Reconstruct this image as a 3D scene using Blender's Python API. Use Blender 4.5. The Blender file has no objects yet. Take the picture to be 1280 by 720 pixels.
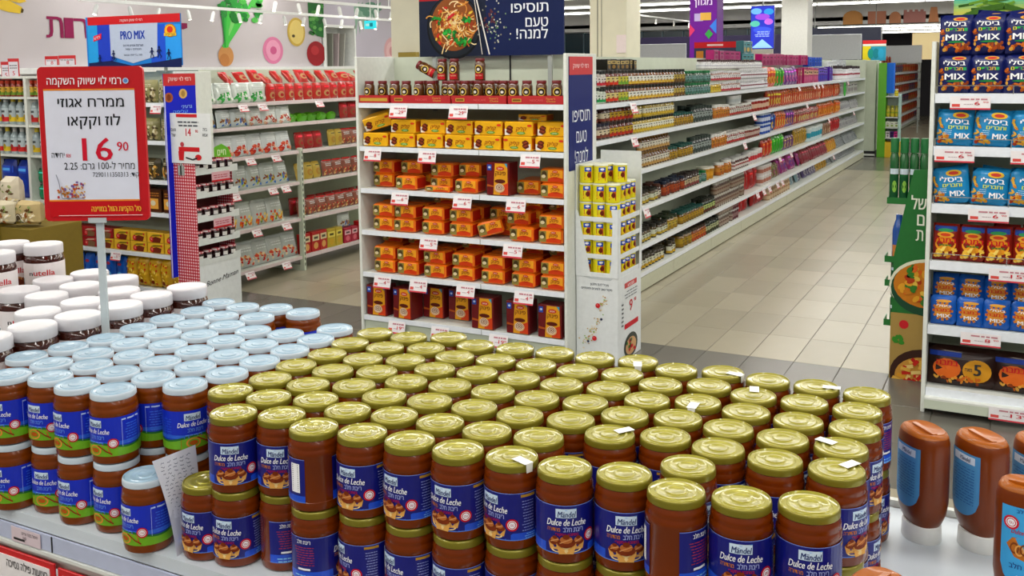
import bpy, math, random
import numpy as np
from mathutils import Vector, Matrix
random.seed(7)
SC = bpy.context.scene
COL = SC.collection
PI = math.pi

# ---------------------------------------------------------------- camera
H = 1.98                                     # eye height, metres
FPX, PX, PY = 1215.0, 640.0, 207.0           # focal length and principal point of the photograph, pixels
RM = np.array([[0.88696, 0.03681049, -0.46037696],
               [0.46172354, -0.09365147, 0.8820662],
               [-0.01064569, -0.99492431, -0.10006138]])   # rows: world X, Y, Z in camera axes (right, down, forward)
cam_data = bpy.data.cameras.new('camera')
cam_data.sensor_width = 36.0
cam_data.lens = 36.0 * FPX / 1280.0
cam_data.shift_y = -(360.0 - PY) / 1280.0
cam_data.clip_start, cam_data.clip_end = 0.05, 200
cam = bpy.data.objects.new('camera', cam_data)
COL.objects.link(cam)
mw = Matrix.Identity(4)
for r_ in range(3):
    mw[r_][0], mw[r_][1], mw[r_][2] = RM[r_][0], -RM[r_][1], -RM[r_][2]
mw[0][3], mw[1][3], mw[2][3] = 0, 0, H
cam.matrix_world = mw
SC.camera = cam
SC.view_settings.view_transform = 'Standard'
SC.view_settings.look = 'None'
SC.view_settings.gamma = 1
SC.view_settings.exposure = -0.3
# the store is far larger than the part built here: its soft lit surroundings
world = bpy.data.worlds.new('world'); SC.world = world
world.use_nodes = True
world.node_tree.nodes['Background'].inputs[0].default_value = (0.92, 0.96, 1.0, 1)
world.node_tree.nodes['Background'].inputs[1].default_value = 0.2
# fluorescent rows: one area light just under each row of tubes
TUBE_Y = [-2.6, -0.2, 2.2, 4.8, 7.4, 10.0, 13.0, 16.0, 19.0, 22.0, 24.4]
for ty in TUBE_Y:
    ld = bpy.data.lights.new('tube_row_light', 'AREA')
    ld.shape = 'RECTANGLE'; ld.size = 15.0; ld.size_y = 0.14
    ld.energy = 165.0; ld.color = (1.0, 0.985, 0.95)
    lo = bpy.data.objects.new('tube_row_light', ld); COL.objects.link(lo)
    lo.location = (-1.5, ty, 3.36)

# ---------------------------------------------------------------- placing: measured sight lines met with real planes
def ray(px, py):
    return RM @ np.array([px - PX, py - PY, FPX])
def at_y(px, py, y):
    d = ray(px, py); t = y / d[1]; return Vector((d[0]*t, y, H + d[2]*t))
def at_x(px, py, x):
    d = ray(px, py); t = x / d[0]; return Vector((x, d[1]*t, H + d[2]*t))
def at_z(px, py, z):
    d = ray(px, py); t = (z - H) / d[2]; return Vector((d[0]*t, d[1]*t, z))

# ---------------------------------------------------------------- materials
MATS = {}
def hexc(h):
    h = h.lstrip('#'); out = []
    for i in (0, 2, 4):
        c = int(h[i:i+2], 16) / 255.0
        out.append(c/12.92 if c <= 0.04045 else ((c+0.055)/1.055)**2.4)
    return out
def M(h, rough=0.5, metal=0.0, coat=0.0, noise=0.06, scale=30.0, bump=0.0, emit=0.0, alpha=1.0, trans=0.0, spec=0.5):
    key = (spec, h, rough, metal, coat, noise, scale, bump, emit, alpha, trans)
    if key in MATS: return MATS[key]
    m = bpy.data.materials.new('paint_' + h.lstrip('#')); m.use_nodes = True
    nt = m.node_tree; bs = nt.nodes['Principled BSDF']
    c = hexc(h)
    bs.inputs['Roughness'].default_value = rough
    bs.inputs['Metallic'].default_value = metal
    bs.inputs['Coat Weight'].default_value = coat
    bs.inputs['Coat Roughness'].default_value = 0.06
    bs.inputs['Specular IOR Level'].default_value = spec
    if alpha < 1: bs.inputs['Alpha'].default_value = alpha
    if trans: bs.inputs['Transmission Weight'].default_value = trans
    if emit:
        bs.inputs['Emission Color'].default_value = (*c, 1); bs.inputs['Emission Strength'].default_value = emit
    if noise or bump:
        tc = nt.nodes.new('ShaderNodeTexCoord'); no = nt.nodes.new('ShaderNodeTexNoise')
        no.inputs['Scale'].default_value = scale; no.inputs['Detail'].default_value = 2
        nt.links.new(tc.outputs['Object'], no.inputs['Vector'])
        mix = nt.nodes.new('ShaderNodeMix'); mix.data_type = 'RGBA'
        mix.inputs[6].default_value = (*[x*(1-noise*1.5) for x in c], 1)
        mix.inputs[7].default_value = (*[min(1, x*(1+noise*1.5)) for x in c], 1)
        nt.links.new(no.outputs['Fac'], mix.inputs[0]); nt.links.new(mix.outputs[2], bs.inputs['Base Color'])
        if bump:
            bp = nt.nodes.new('ShaderNodeBump'); bp.inputs['Strength'].default_value = bump
            bp.inputs['Distance'].default_value = 0.01
            nt.links.new(no.outputs['Fac'], bp.inputs['Height']); nt.links.new(bp.outputs[0], bs.inputs['Normal'])
    else:
        bs.inputs['Base Color'].default_value = (*c, 1)
    MATS[key] = m
    return m
def P(h): return M(h, 0.5, 0, 0, 0.03, spec=.2)          # printed ink
def G(h): return M(h, 0.3, 0, 0.15, 0.05, spec=.3)       # glossy print on foil or film

# ---------------------------------------------------------------- mesh builder
class MB:
    def __init__(s): s.v = []; s.f = []; s.m = []; s.mats = []
    def mi(s, mat):
        if mat not in s.mats: s.mats.append(mat)
        return s.mats.index(mat)
    def face(s, pts, mat):
        n = len(s.v); s.v += [tuple(p) for p in pts]; s.f.append(tuple(range(n, n+len(pts)))); s.m.append(s.mi(mat)); return s
    def box(s, x0, x1, y0, y1, z0, z1, mat, rot=None):
        n = len(s.v); c = [(x0,y0,z0),(x1,y0,z0),(x1,y1,z0),(x0,y1,z0),(x0,y0,z1),(x1,y0,z1),(x1,y1,z1),(x0,y1,z1)]
        if rot: c = [tuple(rot @ Vector(p)) for p in c]
        s.v += c
        for f in ((0,3,2,1),(4,5,6,7),(0,1,5,4),(1,2,6,5),(2,3,7,6),(3,0,4,7)):
            s.f.append(tuple(n+i for i in f)); s.m.append(s.mi(mat))
        return s
    def bbox(s, x0, x1, y0, y1, z0, z1, mat, b=0.004):
        """box with chamfered vertical and top edges"""
        ring = lambda z, k: [(x0+k+b,y0+k,z),(x1-k-b,y0+k,z),(x1-k,y0+k+b,z),(x1-k,y1-k-b,z),(x1-k-b,y1-k,z),(x0+k+b,y1-k,z),(x0+k,y1-k-b,z),(x0+k,y0+k+b,z)]
        n = len(s.v); lv = [ring(z0, b), ring(z0+b, 0), ring(z1-b, 0), ring(z1, b)]
        for r in lv: s.v += r
        mi = s.mi(mat)
        for k in range(3):
            for i in range(8):
                j = (i+1) % 8; s.f.append((n+k*8+i, n+k*8+j, n+(k+1)*8+j, n+(k+1)*8+i)); s.m.append(mi)
        s.f.append(tuple(n+i for i in range(7, -1, -1))); s.m.append(mi)
        s.f.append(tuple(n+24+i for i in range(8))); s.m.append(mi)
        return s
    def prism(s, pts, y0, y1, mat, axis='y'):
        """polygon given in (a,b) pushed along one axis"""
        n = len(s.v); k = len(pts)
        if axis == 'y': mk = lambda a, b, t: (a, t, b)
        elif axis == 'x': mk = lambda a, b, t: (t, a, b)
        else: mk = lambda a, b, t: (a, b, t)
        s.v += [mk(a, b, y0) for a, b in pts] + [mk(a, b, y1) for a, b in pts]
        mi = s.mi(mat)
        s.f.append(tuple(n+i for i in range(k))); s.m.append(mi)
        s.f.append(tuple(n+k+i for i in range(k-1, -1, -1))); s.m.append(mi)
        for i in range(k):
            j = (i+1) % k; s.f.append((n+i, n+k+i, n+k+j, n+j)); s.m.append(mi)
        return s
    def lathe(s, prof, seg, mat, cx=0, cy=0, cz=0, sx=1, sy=1, rot=None):
        """prof: list of (r,z) or (r,z,material of the band above)"""
        n = len(s.v); R = len(prof)
        for p in prof:
            for i in range(seg):
                a = 2*PI*i/seg; q = (cx+p[0]*math.cos(a)*sx, cy+p[0]*math.sin(a)*sy, cz+p[1])
                if rot: q = tuple(rot @ Vector(q))
                s.v.append(q)
        for k in range(R-1):
            mi = s.mi(prof[k][2] if len(prof[k]) > 2 else mat)
            for i in range(seg):
                j = (i+1) % seg; s.f.append((n+k*seg+i, n+k*seg+j, n+(k+1)*seg+j, n+(k+1)*seg+i)); s.m.append(mi)
        if prof[0][0] > 1e-5: s.f.append(tuple(n+i for i in range(seg-1, -1, -1))); s.m.append(s.mi(mat))
        if prof[-1][0] > 1e-5: s.f.append(tuple(n+(R-1)*seg+i for i in range(seg))); s.m.append(s.mi(prof[-1][2] if len(prof[-1]) > 2 else mat))
        return s
    def tube(s, pts, r, mat, seg=6):
        n = len(s.v); pts = [Vector(p) for p in pts]; mi = s.mi(mat)
        for i, p in enumerate(pts):
            d = (pts[min(i+1, len(pts)-1)] - pts[max(i-1, 0)]).normalized()
            a = d.orthogonal().normalized() if i == 0 else (a - d*a.dot(d)).normalized()
            b = d.cross(a)
            for k in range(seg):
                t = 2*PI*k/seg; s.v.append(tuple(p + a*math.cos(t)*r + b*math.sin(t)*r))
        for i in range(len(pts)-1):
            for k in range(seg):
                j = (k+1) % seg; s.f.append((n+i*seg+k, n+i*seg+j, n+(i+1)*seg+j, n+(i+1)*seg+k)); s.m.append(mi)
        s.f.append(tuple(n+i for i in range(seg))); s.m.append(mi)
        s.f.append(tuple(n+(len(pts)-1)*seg+i for i in range(seg))); s.m.append(mi)
        return s
    def surf(s, F, u0, v0, u1, v1, nu, nv, mat, L=0):
        n = len(s.v); mi = s.mi(mat)
        for j in range(nv+1):
            for i in range(nu+1):
                s.v.append(tuple(F(u0+(u1-u0)*i/nu, v0+(v1-v0)*j/nv, L)))
        for j in range(nv):
            for i in range(nu):
                a = n+j*(nu+1)+i; s.f.append((a, a+1, a+nu+2, a+nu+1)); s.m.append(mi)
        return s
    def build(s, name, parent=None, smooth=False, shared=None):
        me = bpy.data.meshes.new(name); me.from_pydata(s.v, [], s.f)
        for m in s.mats: me.materials.append(m)
        me.polygons.foreach_set('material_index', s.m)
        if smooth:
            me.polygons.foreach_set('use_smooth', [True]*len(s.f))
            try: me.set_sharp_from_angle(angle=math.radians(40))
            except Exception: pass
        me.update()
        o = bpy.data.objects.new(name, me); COL.objects.link(o)
        if parent: o.parent = parent
        return o

# ---------------------------------------------------------------- print: flat lettering and pictures laid on any surface F(u,v,layer)
TXT = {}
def is_heb(ch): return '\u0590' <= ch <= '\u05ff'
def visual(s):
    if not any(is_heb(c) for c in s): return s
    toks, cur = [], ''
    for c in s:
        if c.isdigit() or (c in '.,' and cur): cur += c
        else:
            if cur: toks.append(cur); cur = ''
            toks.append(c)
    if cur: toks.append(cur)
    return ''.join(reversed(toks))
def raw(s):
    c = bpy.data.curves.new('lettering', 'FONT'); c.body = s; c.resolution_u = 2
    o = bpy.data.objects.new('lettering', c); COL.objects.link(o)
    bpy.context.view_layer.update()
    me = o.to_mesh()
    vs = [(v.co.x, v.co.y) for v in me.vertices]; fs = [tuple(p.vertices) for p in me.polygons]
    o.to_mesh_clear(); bpy.data.objects.remove(o); bpy.data.curves.remove(c)
    return vs, fs
# two letters whose font outlines overlap themselves are drawn as clean strokes
HAND = {'ת': (.64, [[(.04,.51),(.38,.51),(.47,.48),(.5,.39),(.5,0),(.59,0),(.59,.4),(.54,.55),(.39,.59),(.04,.59)], [(0,0),(.08,0),(.19,.05),(.23,.18),(.23,.505),(.14,.505),(.14,.18),(.12,.11),(.08,.08),(0,.08)]]),
        'א': (.57, [[(.03,.59),(.13,.59),(.5,0),(.4,0)], [(.40,.59),(.49,.59),(.49,.40),(.36,.26),(.32,.33),(.40,.42)], [(.05,0),(.14,0),(.14,.16),(.225,.26),(.185,.33),(.05,.18)]])}
def one(ch):
    if ch in TXT: return TXT[ch]
    if ch == ' ': TXT[ch] = ([], [], .26); return TXT[ch]
    if ch in HAND:
        vs, fs = [], []
        for pl in HAND[ch][1]: fs.append(tuple(range(len(vs), len(vs)+len(pl)))); vs += pl
        TXT[ch] = (vs, fs, HAND[ch][0]); return TXT[ch]
    vs, fs = raw(ch); v2, _ = raw(ch+ch)
    wd = lambda q: max(a[0] for a in q)-min(a[0] for a in q)
    TXT[ch] = (vs, fs, wd(v2)-wd(vs) if vs else .3); return TXT[ch]
def glyphs(s):
    if ('s', s) in TXT: return TXT[('s', s)]
    vs, fs, x = [], [], 0.0
    for ch in visual(s):
        a, b, adv = one(ch); n = len(vs)
        vs += [(x+p[0], p[1]) for p in a]; fs += [tuple(n+i for i in f) for f in b]; x += adv
    if vs:                                     # width runs -0.5..0.5, height is in units of the letter height above the baseline
        x0 = min(v[0] for v in vs); x1 = max(v[0] for v in vs)
        ref = 0.592 if any(is_heb(q) for q in s) else 0.68
        vs = [((p-x0)/(x1-x0 or 1)-0.5, y/ref) for p, y in vs]
    TXT[('s', s)] = (vs, fs); return TXT[('s', s)]
def text(mb, F, s, u, v, w, h, mat, L=2, bold=0.01, shear=0.0, rot=0.0, arc=0.0):
    """lettering w wide and h high, bottom centre at (u,v)"""
    vs, fs = glyphs(s); n = len(mb.v); mi = mb.mi(mat); ca, sa = math.cos(rot), math.sin(rot)
    for x, y in vs:
        a, b = x*w + shear*y*h, y*h + arc*(1-4*x*x)
        mb.v.append(tuple(F(u + a*ca - b*sa, v + a*sa + b*ca, L)))
    for f in fs: mb.f.append(tuple(n+i for i in f)); mb.m.append(mi)
    if bold > .004: text(mb, F, s, u+h*(.04 if bold < .02 else .10), v, w, h, mat, L+.45, 0, shear, rot, arc)
CNT = [0]
def J(L):
    """a hair of extra height so that overlapping inks never lie in one plane"""
    CNT[0] += 1; return L + (CNT[0] % 24)*0.038
def rect(mb, F, u0, v0, u1, v1, mat, L=1, nu=1, nv=1): mb.surf(F, u0, v0, u1, v1, nu, nv, mat, J(L))
def poly(mb, F, pts, mat, L=1):
    L = J(L); mb.face([F(a, b, L) for a, b in pts], mat)
def ell(mb, F, u, v, ru, rv, mat, L=1, n=14, rot=0.0):
    L = J(L); ca, sa = math.cos(rot), math.sin(rot); c = len(mb.v); mb.v.append(tuple(F(u, v, L)))
    for i in range(n):
        a = 2*PI*i/n; x, y = ru*math.cos(a), rv*math.sin(a); mb.v.append(tuple(F(u+x*ca-y*sa, v+x*sa+y*ca, L)))
    mi = mb.mi(mat)
    for i in range(n): mb.f.append((c, c+1+i, c+1+(i+1) % n)); mb.m.append(mi)
def ringp(mb, F, u, v, ro, ri, mat, L=1, n=18, e=1.0, a0=0, a1=2*PI):
    for i in range(n):
        a, b = a0+(a1-a0)*i/n, a0+(a1-a0)*(i+1)/n
        mb.face([F(u+ro*math.cos(a)*e, v+ro*math.sin(a), L), F(u+ro*math.cos(b)*e, v+ro*math.sin(b), L),
                 F(u+ri*math.cos(b)*e, v+ri*math.sin(b), L), F(u+ri*math.cos(a)*e, v+ri*math.sin(a), L)], mat)
def strip(mb, F, pts, w, mat, L=1):
    """a painted stroke"""
    L = J(L)
    for (a, b), (c, d) in zip(pts, pts[1:]):
        dx, dy = c-a, d-b; l = math.hypot(dx, dy) or 1; nx, ny = -dy/l*w/2, dx/l*w/2
        mb.face([F(a+nx, b+ny, L), F(a-nx, b-ny, L), F(c-nx, d-ny, L), F(c+nx, d+ny, L)], mat)
def lines(mb, F, u0, u1, v0, v1, n, mat, L=2, fill=0.45, rnd=None):
    rnd = rnd or random.Random(3); dv = (v1-v0)/n
    for i in range(n):
        u = u0 + rnd.uniform(0, .2)*(u1-u0)
        while u < u1:
            e = min(u1, u + rnd.uniform(.1, .28)*(u1-u0)); rect(mb, F, u, v0+dv*i, e, v0+dv*(i+fill), mat, L); u = e + .04*(u1-u0)
def flatF(step=0.0006, y0=0.0):
    return lambda u, v, L: (u, y0 - L*step, v)
def cylF(r, step=0.00022):
    return lambda u, v, L: ((r+L*step)*math.sin(u/r), -(r+L*step)*math.cos(u/r), v)

# ---------------------------------------------------------------- things
def put(o, label, cat, group=None, kind=None):
    if label and len(label.split()) > 16:
        label = label.replace(' on the ', ', ').replace(' of the left gondola', '').replace(' from the near end', ' along').replace(' in the rear rank', ' behind')
        label = ' '.join(w for w in label.split() if w not in ('the', 'a', 'with'))
    if label: o['label'] = label
    if cat: o['category'] = cat
    if group: o['group'] = group
    if kind: o['kind'] = kind
    return o
def empty(name, loc=(0, 0, 0), rz=0.0, rx=0.0, ry=0.0):
    o = bpy.data.objects.new(name, None); COL.objects.link(o); o.location = loc; o.rotation_euler = (rx, ry, rz); o.empty_display_size = .05
    return o
USED = {}
KIDS = {}
def kids(o):
    if o.name not in KIDS: KIDS[o.name] = [c for c in bpy.data.objects if c.parent == o]
    return KIDS[o.name]
def clone(proto, loc, rz=0.0, label=None, cat=None, group=None, rx=0.0, ry=0.0, scale=None):
    """first use moves the prototype itself, then copies it, its parts and sub-parts"""
    if proto.name not in USED:
        ks = [(c, list(kids(c))) for c in kids(proto)]; USED[proto.name] = ks; r = proto
    else:
        r = proto.copy(); COL.objects.link(r)
        for c, gs in USED[proto.name]:
            d = c.copy(); COL.objects.link(d); d.parent = r
            for g in gs:
                e = g.copy(); COL.objects.link(e); e.parent = d
    r.location = loc; r.rotation_euler = (rx, ry, rz)
    if scale: r.scale = scale
    elif r is not proto: r.scale = (1, 1, 1)
    put(r, label, cat, group)
    if group is None and 'group' in r: del r['group']
    return r
def frame_of(root):
    """world position of a point given in a thing's own axes"""
    m = Matrix.Translation(root.location) @ root.rotation_euler.to_matrix().to_4x4()
    return lambda x, y, z: m @ Vector((x, y, z))
ORD = ['zeroth','first','second','third','fourth','fifth','sixth','seventh','eighth','ninth','tenth','eleventh','twelfth','thirteenth',
       'fourteenth','fifteenth','sixteenth','seventeenth','eighteenth','nineteenth','twentieth','twenty-first','twenty-second','twenty-third','twenty-fourth']
def nth(i, n, side='left'):
    return ('%smost' % side) if i == 1 else ORD[i] + ' from ' + side if i < 24 else '%dth from %s' % (i, side)

# ================================================================ the setting
WHITE = M('e9ebea', 0.4); OFFW = M('dcdfd8', 0.5); SAGE = M('c3cbb8', 0.45, scale=8); RAIL = M('e6ebf2', 0.3); GREYM = M('9aa09c', 0.4)
DARK = M('15171a', 0.6); RED = M('c8141c', 0.4); NAVY = M('0b1550', 0.4); CREAM = M('ded9c2', 0.55, scale=5)
def struct(name, mb, parent=None, smooth=False):
    o = mb.build(name, parent, smooth)
    if not parent: o['kind'] = 'structure'
    return o
# floor: porcelain tiles 0.30 x 0.60 laid along the aisle, with a grey band across the main aisle and another at the far end
grout = M('6d665a', 0.8)
fl = MB(); fl.box(-16, 8, -8, 45, -0.03, -0.006, grout)
floor = struct('floor', fl)
def tile_mesh(mat, w, d):
    t = MB(); g = 0.0022
    t.bbox(g, w-g, g, d-g, -0.006, 0.0, mat, 0.001); o = t.build('tile'); me = o.data; bpy.data.objects.remove(o); return me
def floor_mat(h, k):
    m = M(h, 0.22, 0, 0, 0.05, 3.0 + k*0.01); return m
LIGHT = [tile_mesh(floor_mat(h, i), 0.30, 0.60) for i, h in enumerate(['a39b86', 'a8a08b', '9e9682'])]
GREY = [tile_mesh(floor_mat(h, 5+i), 0.30, 0.60) for i, h in enumerate(['66635c', '6a6760'])]
Y_EDGE, X_EDGE = 6.50, -1.575
rest = {0: MB(), 1: MB()}
cells = []
for j in range(-12, 60):
    y = Y_EDGE + j*0.6
    if y > 41 or y < 0.2: continue
    for i in range(-36, 14):
        x = X_EDGE + i*0.30
        grey = (j in (-1, -2, -3)) or (y > 19.0 and y < 26)
        cells.append((math.hypot(x+1.0, y-5.4), x, y, grey))
def in_view(x, y):
    c = RM.T @ np.array([x+.15, y+.3, -H]); u, v = PX+FPX*c[0]/c[2], PY+FPX*c[1]/c[2]
    if not (c[2] > 0 and 300 < u < 1290 and 180 < v < 560): return False
    if 455 < u < 800 and y > 5.6 and u < 790: return False      # behind the end display
    if u > 1160 and y > 5.9: return False
    return True
vis = sorted([c for c in cells if in_view(c[1], c[2]) and -6.2 < c[1]], key=lambda c: c[0])[:296]
vset = {(round(c[1], 3), round(c[2], 3)) for c in vis}
rt = random.Random(1)
for _, x, y, g in cells:
    off = 0.0
    if (round(x, 3), round(y, 3)) in vset:
        o = bpy.data.objects.new('tile', rt.choice(GREY if g else LIGHT)); COL.objects.link(o); o.parent = floor; o.location = (x, y, 0)
    else:
        gg = 0.0022; m = rest[1 if g else 0]
        m.face([(x+gg, y+gg, 0), (x+.3-gg, y+gg, 0), (x+.3-gg, y+.6-gg, 0), (x+gg, y+.6-gg, 0)], floor_mat('66635c', 5) if g else floor_mat('a39b86', 0))
for k, m in rest.items():
    o = m.build('tile_field', floor); o['kind'] = 'stuff'

# ceiling, lamps, far bulkhead, rear wall
CEIL = M('cbc8c0', 0.8, scale=4)
struct('ceiling', MB().box(-16, 8, -8, 27, 3.62, 3.72, CEIL).box(-16, 8, 27, 41, 3.12, 3.22, CEIL))
tube_on = M('fffdf4', 0.4, emit=11.0, noise=0)
for k, ty in enumerate(TUBE_Y + [28.6, 31.0, 34.0]):
    zc = 3.40 if ty < 27 else 2.98
    r = put(empty('ceiling_light', (0, ty, zc)), 'long white fluorescent strip light across the ceiling, %s row from the front of the shop' % ORD[k+1], 'ceiling light', 'rows of fluorescent lights')
    MB().box(-14, 6.5, -0.018, 0.018, 0.035, 0.075, WHITE).box(-14, -13.98, -.01, .01, .07, .22 if ty < 27 else .14, WHITE).box(-3, -2.98, -.01, .01, .07, .22 if ty < 27 else .14, WHITE).build('housing', r)
    t = MB()
    for i in range(17): t.box(-14+i*1.2+0.02, -14+i*1.2+1.18, -0.03, 0.03, 0.0, 0.034, tube_on)
    t.build('tube', r)
bulk = MB().box(-14, 2.0, 27.0, 27.2, 3.0, 3.62, M('dedcda', 0.7, scale=2))
F27 = lambda u, v, L: (u, 27.0-0.004*L, v)
xa = -5.6
for (dx, w, h0, kind, col) in [(0.0, .80, .36, 'd', 'dc9a55'), (1.0, .72, .32, 'r', 'c98468'), (1.85, .45, .30, 'd', 'cf8a62'), (2.4, .85, .28, 'c', 'bd7f78'), (3.35, .40, .38, 't', 'd68f62')]:
    x = -4.2+dx*0.62; w *= .62; c = P(col); z = 3.02
    if kind == 'd':
        rect(bulk, F27, x, z, x+w, z+h0*.5, c, 1); ell(bulk, F27, x+w/2, z+h0*.5, w/2, h0*.5, c, 1)
    elif kind == 't': poly(bulk, F27, [(x, z), (x+w, z), (x+w*.8, z+h0), (x+w*.2, z+h0)], c, 1)
    else:
        rect(bulk, F27, x, z, x+w, z+h0, c, 1)
        if kind == 'c':
            for i in range(4): rect(bulk, F27, x+i*w/4, z+h0, x+i*w/4+w*.15, z+h0+.05, c, 1)
rect(bulk, F27, -14, 3.0, 2, 3.02, P('3a3f45'), 1)
for k in range(3):                                     # red emblem on the grey bulkhead
    strip(bulk, F27, [(-5.75+.1*k, 3.3-.05*k), (-5.35, 3.05+.05*k)], .03, P('c22a2a'), 2)
struct('wall_bulkhead', bulk)
rw = MB().box(-16, 6, 40, 40.2, 0, 3.2, M('2a2630', 0.6, scale=1.5))
struct('wall_far', rw)
struct('wall_left', MB().box(-14.2, -14, -2, 40, 0, 3.65, M('b8b4b6', 0.7)))
glazing = M('12303a', 0.2, scale=2)
g = MB().box(-13, -4.9, 27.3, 27.36, 0.9, 3.0, glazing)
for i in range(14): g.box(-13+i*.62, -12.97+i*.62, 27.26, 27.3, 0.9, 3.0, M('56707a', .4))
struct('window_1', g)

# produce mural wall high on the left, running along the shop
wood = M('c4bcc0', 0.6, noise=0.07, scale=1.3)
mur = MB().box(-9.15, -9.0, 4.0, 11.35, 2.03, 3.62, wood)
mur.box(-9.1, -8.9, 4.0, 12.1, 1.97, 2.03, WHITE)
FM = lambda u, v, L: (-9.0+0.003*L, u, v)             # u runs along the shop (to the right in view)
def mpt(px, py): q = at_x(px, py, -9.0); return q.y, q.z
MAG = P('8d1a4e')
for (s, pa, pb) in [('ת', (57.5, 47), (77, 21)), ('ו', (80.5, 47.5), (90, 22.5)), ('ר', (92.5, 47.5), (108, 23.5)), ('י', (224, 41), (233, 29))]:
    (u0, v0), (u1, v1) = mpt(*pa), mpt(*pb)
    text(mur, FM, s, (u0+u1)/2, v0, u1-u0, v1-v0, MAG, 2, bold=0.012)
# printed fruit and vegetables
def mell(px, py, rx, ry, mat, L=2, n=24):
    u, v = mpt(px, py); u1, _ = mpt(px+rx, py); _, v1 = mpt(px, py-ry); ell(mur, FM, u, v, u1-u, v1-v, mat, L, n)
def mpoly(pts, mat, L=2): poly(mur, FM, [mpt(*p) for p in pts], mat, L)
YEL = P('e8c33a'); LGR = P('2c9a35'); DGR = P('1d6a28')
mpoly([(-6, -1), (12, 1), (27, 9), (29, 14), (24, 17), (10, 15), (-6, 10)], YEL); mpoly([(8, -8), (26, -4), (32, 2), (24, 4), (8, 0)], YEL, 3)
mpoly([(26, 10), (29, 12), (28, 16), (25, 16)], P('4a3a12'), 3)
mell(282, 70, 9.5, 13, P('c58a50')); mell(280, 75, 6, 8, P('b87840'), 3)
rr = random.Random(5)
for k in range(9):
    a = -6+k*3.4; uv = [mpt(281+rr.uniform(-3, 3), 59), mpt(283+a*.6, 36), mpt(284+a*1.35, 6)]
    strip(mur, FM, uv, .045, P(rr.choice(['2fae3d', '49c24a', '1f8a31', '7fd070'])), 3)
for k in range(34):
    mell(283+rr.uniform(-8, 42), rr.uniform(-6, 26), rr.uniform(3, 6), rr.uniform(2.5, 5), P(rr.choice(['2f9a3d', '1c7a2c', '4fb04a'])), 4, 7)
for k in range(8): mell(277+rr.uniform(-2, 5), rr.uniform(8, 20), 3, 3, P('2f8a3d'), 4, 6)
mell(341, 63, 12.5, 17, P('d77aa0')); mell(341, 63, 9, 13, P('e59ab8'), 3); mell(341, 63, 4, 5, P('c85a88'), 4)
mell(370, 40, 11, 18, P('c9a84a')); mell(370, 40, 9, 15, P('e0c772'), 3); mell(366, 45, 2, 2, P('4a3a20'), 4, 8)
mell(395, 67, 11.5, 15.5, P('97121c')); mell(393, 63, 5, 6, P('b52a30'), 3)
mpoly([(384, 0), (404, 0), (404, 47), (396, 45), (386, 34)], DGR)
for k in range(26): mell(rr.uniform(386, 402), rr.uniform(1, 42), 2.6, 2.6, P(rr.choice(['3c8a35', '1c5522', '63a850'])), 3, 6)
struct('wall_mural', mur)
# second mural panel further back, and the open box shelf between the two
m2 = MB().box(-9.9, -9.8, 11.35, 16.5, 2.05, 3.62, M('bcb6c4', 0.6, noise=.07, scale=1.3))
m2.box(-9.85, -9.7, 11.3, 16.5, 1.6, 2.05, M('c2bccb', .6))
FM2 = lambda u, v, L: (-9.8+0.003*L, u, v)
def m2pt(px, py): q = at_x(px, py, -9.8); return q.y, q.z
for (px, py, rx, ry, c, L) in [(489, 64, 9, 17, 'd9a8ac', 1), (489, 64, 6.5, 12, 'e4bcbe', 2), (489, 64, 3, 6, 'cf9296', 3)]:
    u, v = m2pt(px, py); u1, _ = m2pt(px+rx, py); _, v1 = m2pt(px, py-ry); ell(m2, FM2, u, v, u1-u, v1-v, P(c), L)
for k in range(7):
    x = 442+k*4.5; poly(m2, FM2, [m2pt(x, 8+k % 3*3), m2pt(x+7, 2), m2pt(x+3, 46-k*3)], P(['8fb29c', '7aa38c'][k % 2]), 1)
for k in range(10):
    u, v = m2pt(455+rr.uniform(-3, 18), rr.uniform(2, 18)); ell(m2, FM2, u, v, .12, .05, P('5f9078'), 2, 7)
struct('wall_mural_2', m2)
r = put(empty('wall_shelf', (-9.0, 11.37, 2.02)), 'white open box shelf with grey dividers between the two mural panels', 'shelf')
MB().box(-.35, -.3, 0, .75, 0, .62, WHITE).box(-.35, 0.02, 0, .03, 0, .62, WHITE).box(-.35, .02, .72, .75, 0, .62, WHITE).box(-.35, .02, 0, .75, .58, .62, WHITE).box(-.35, .02, 0, .75, -.04, 0, WHITE).build('frame', r)
for k in range(4):
    a = .12+k*.13; MB().prism([(a, .01), (a+.02, .01), (a+.02+k*.02, .5), (a+k*.02, .5)], -.28, -.05, M(['a8a8a0', '8d8f84', 'b5a6a8'][k % 3], .5), 'x').build('divider', r)
struct('trim_1', MB().box(-9.9, -9.0, 11.33, 11.37, 2.03, 3.62, WHITE))
es = put(empty('exit_sign', at_y(463, 31, 8.9)), 'small glowing turquoise sign hanging in front of the mural', 'sign')
MB().box(-.075, .075, -.01, .01, -.045, .045, M('18b7c4', .3, emit=.9, noise=0)).build('panel', es)
fx = MB(); rect(fx, flatF(.001, -.011), -.055, -.012, -.01, .012, P('bff5f5')); rect(fx, flatF(.001, -.011), .0, -.02, .04, .02, P('0b8f9c')); fx.build('pictogram', es)
MB().tube([(0, 0, .045), (0, 0, .9)], .004, WHITE).build('rod', es)

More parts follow.
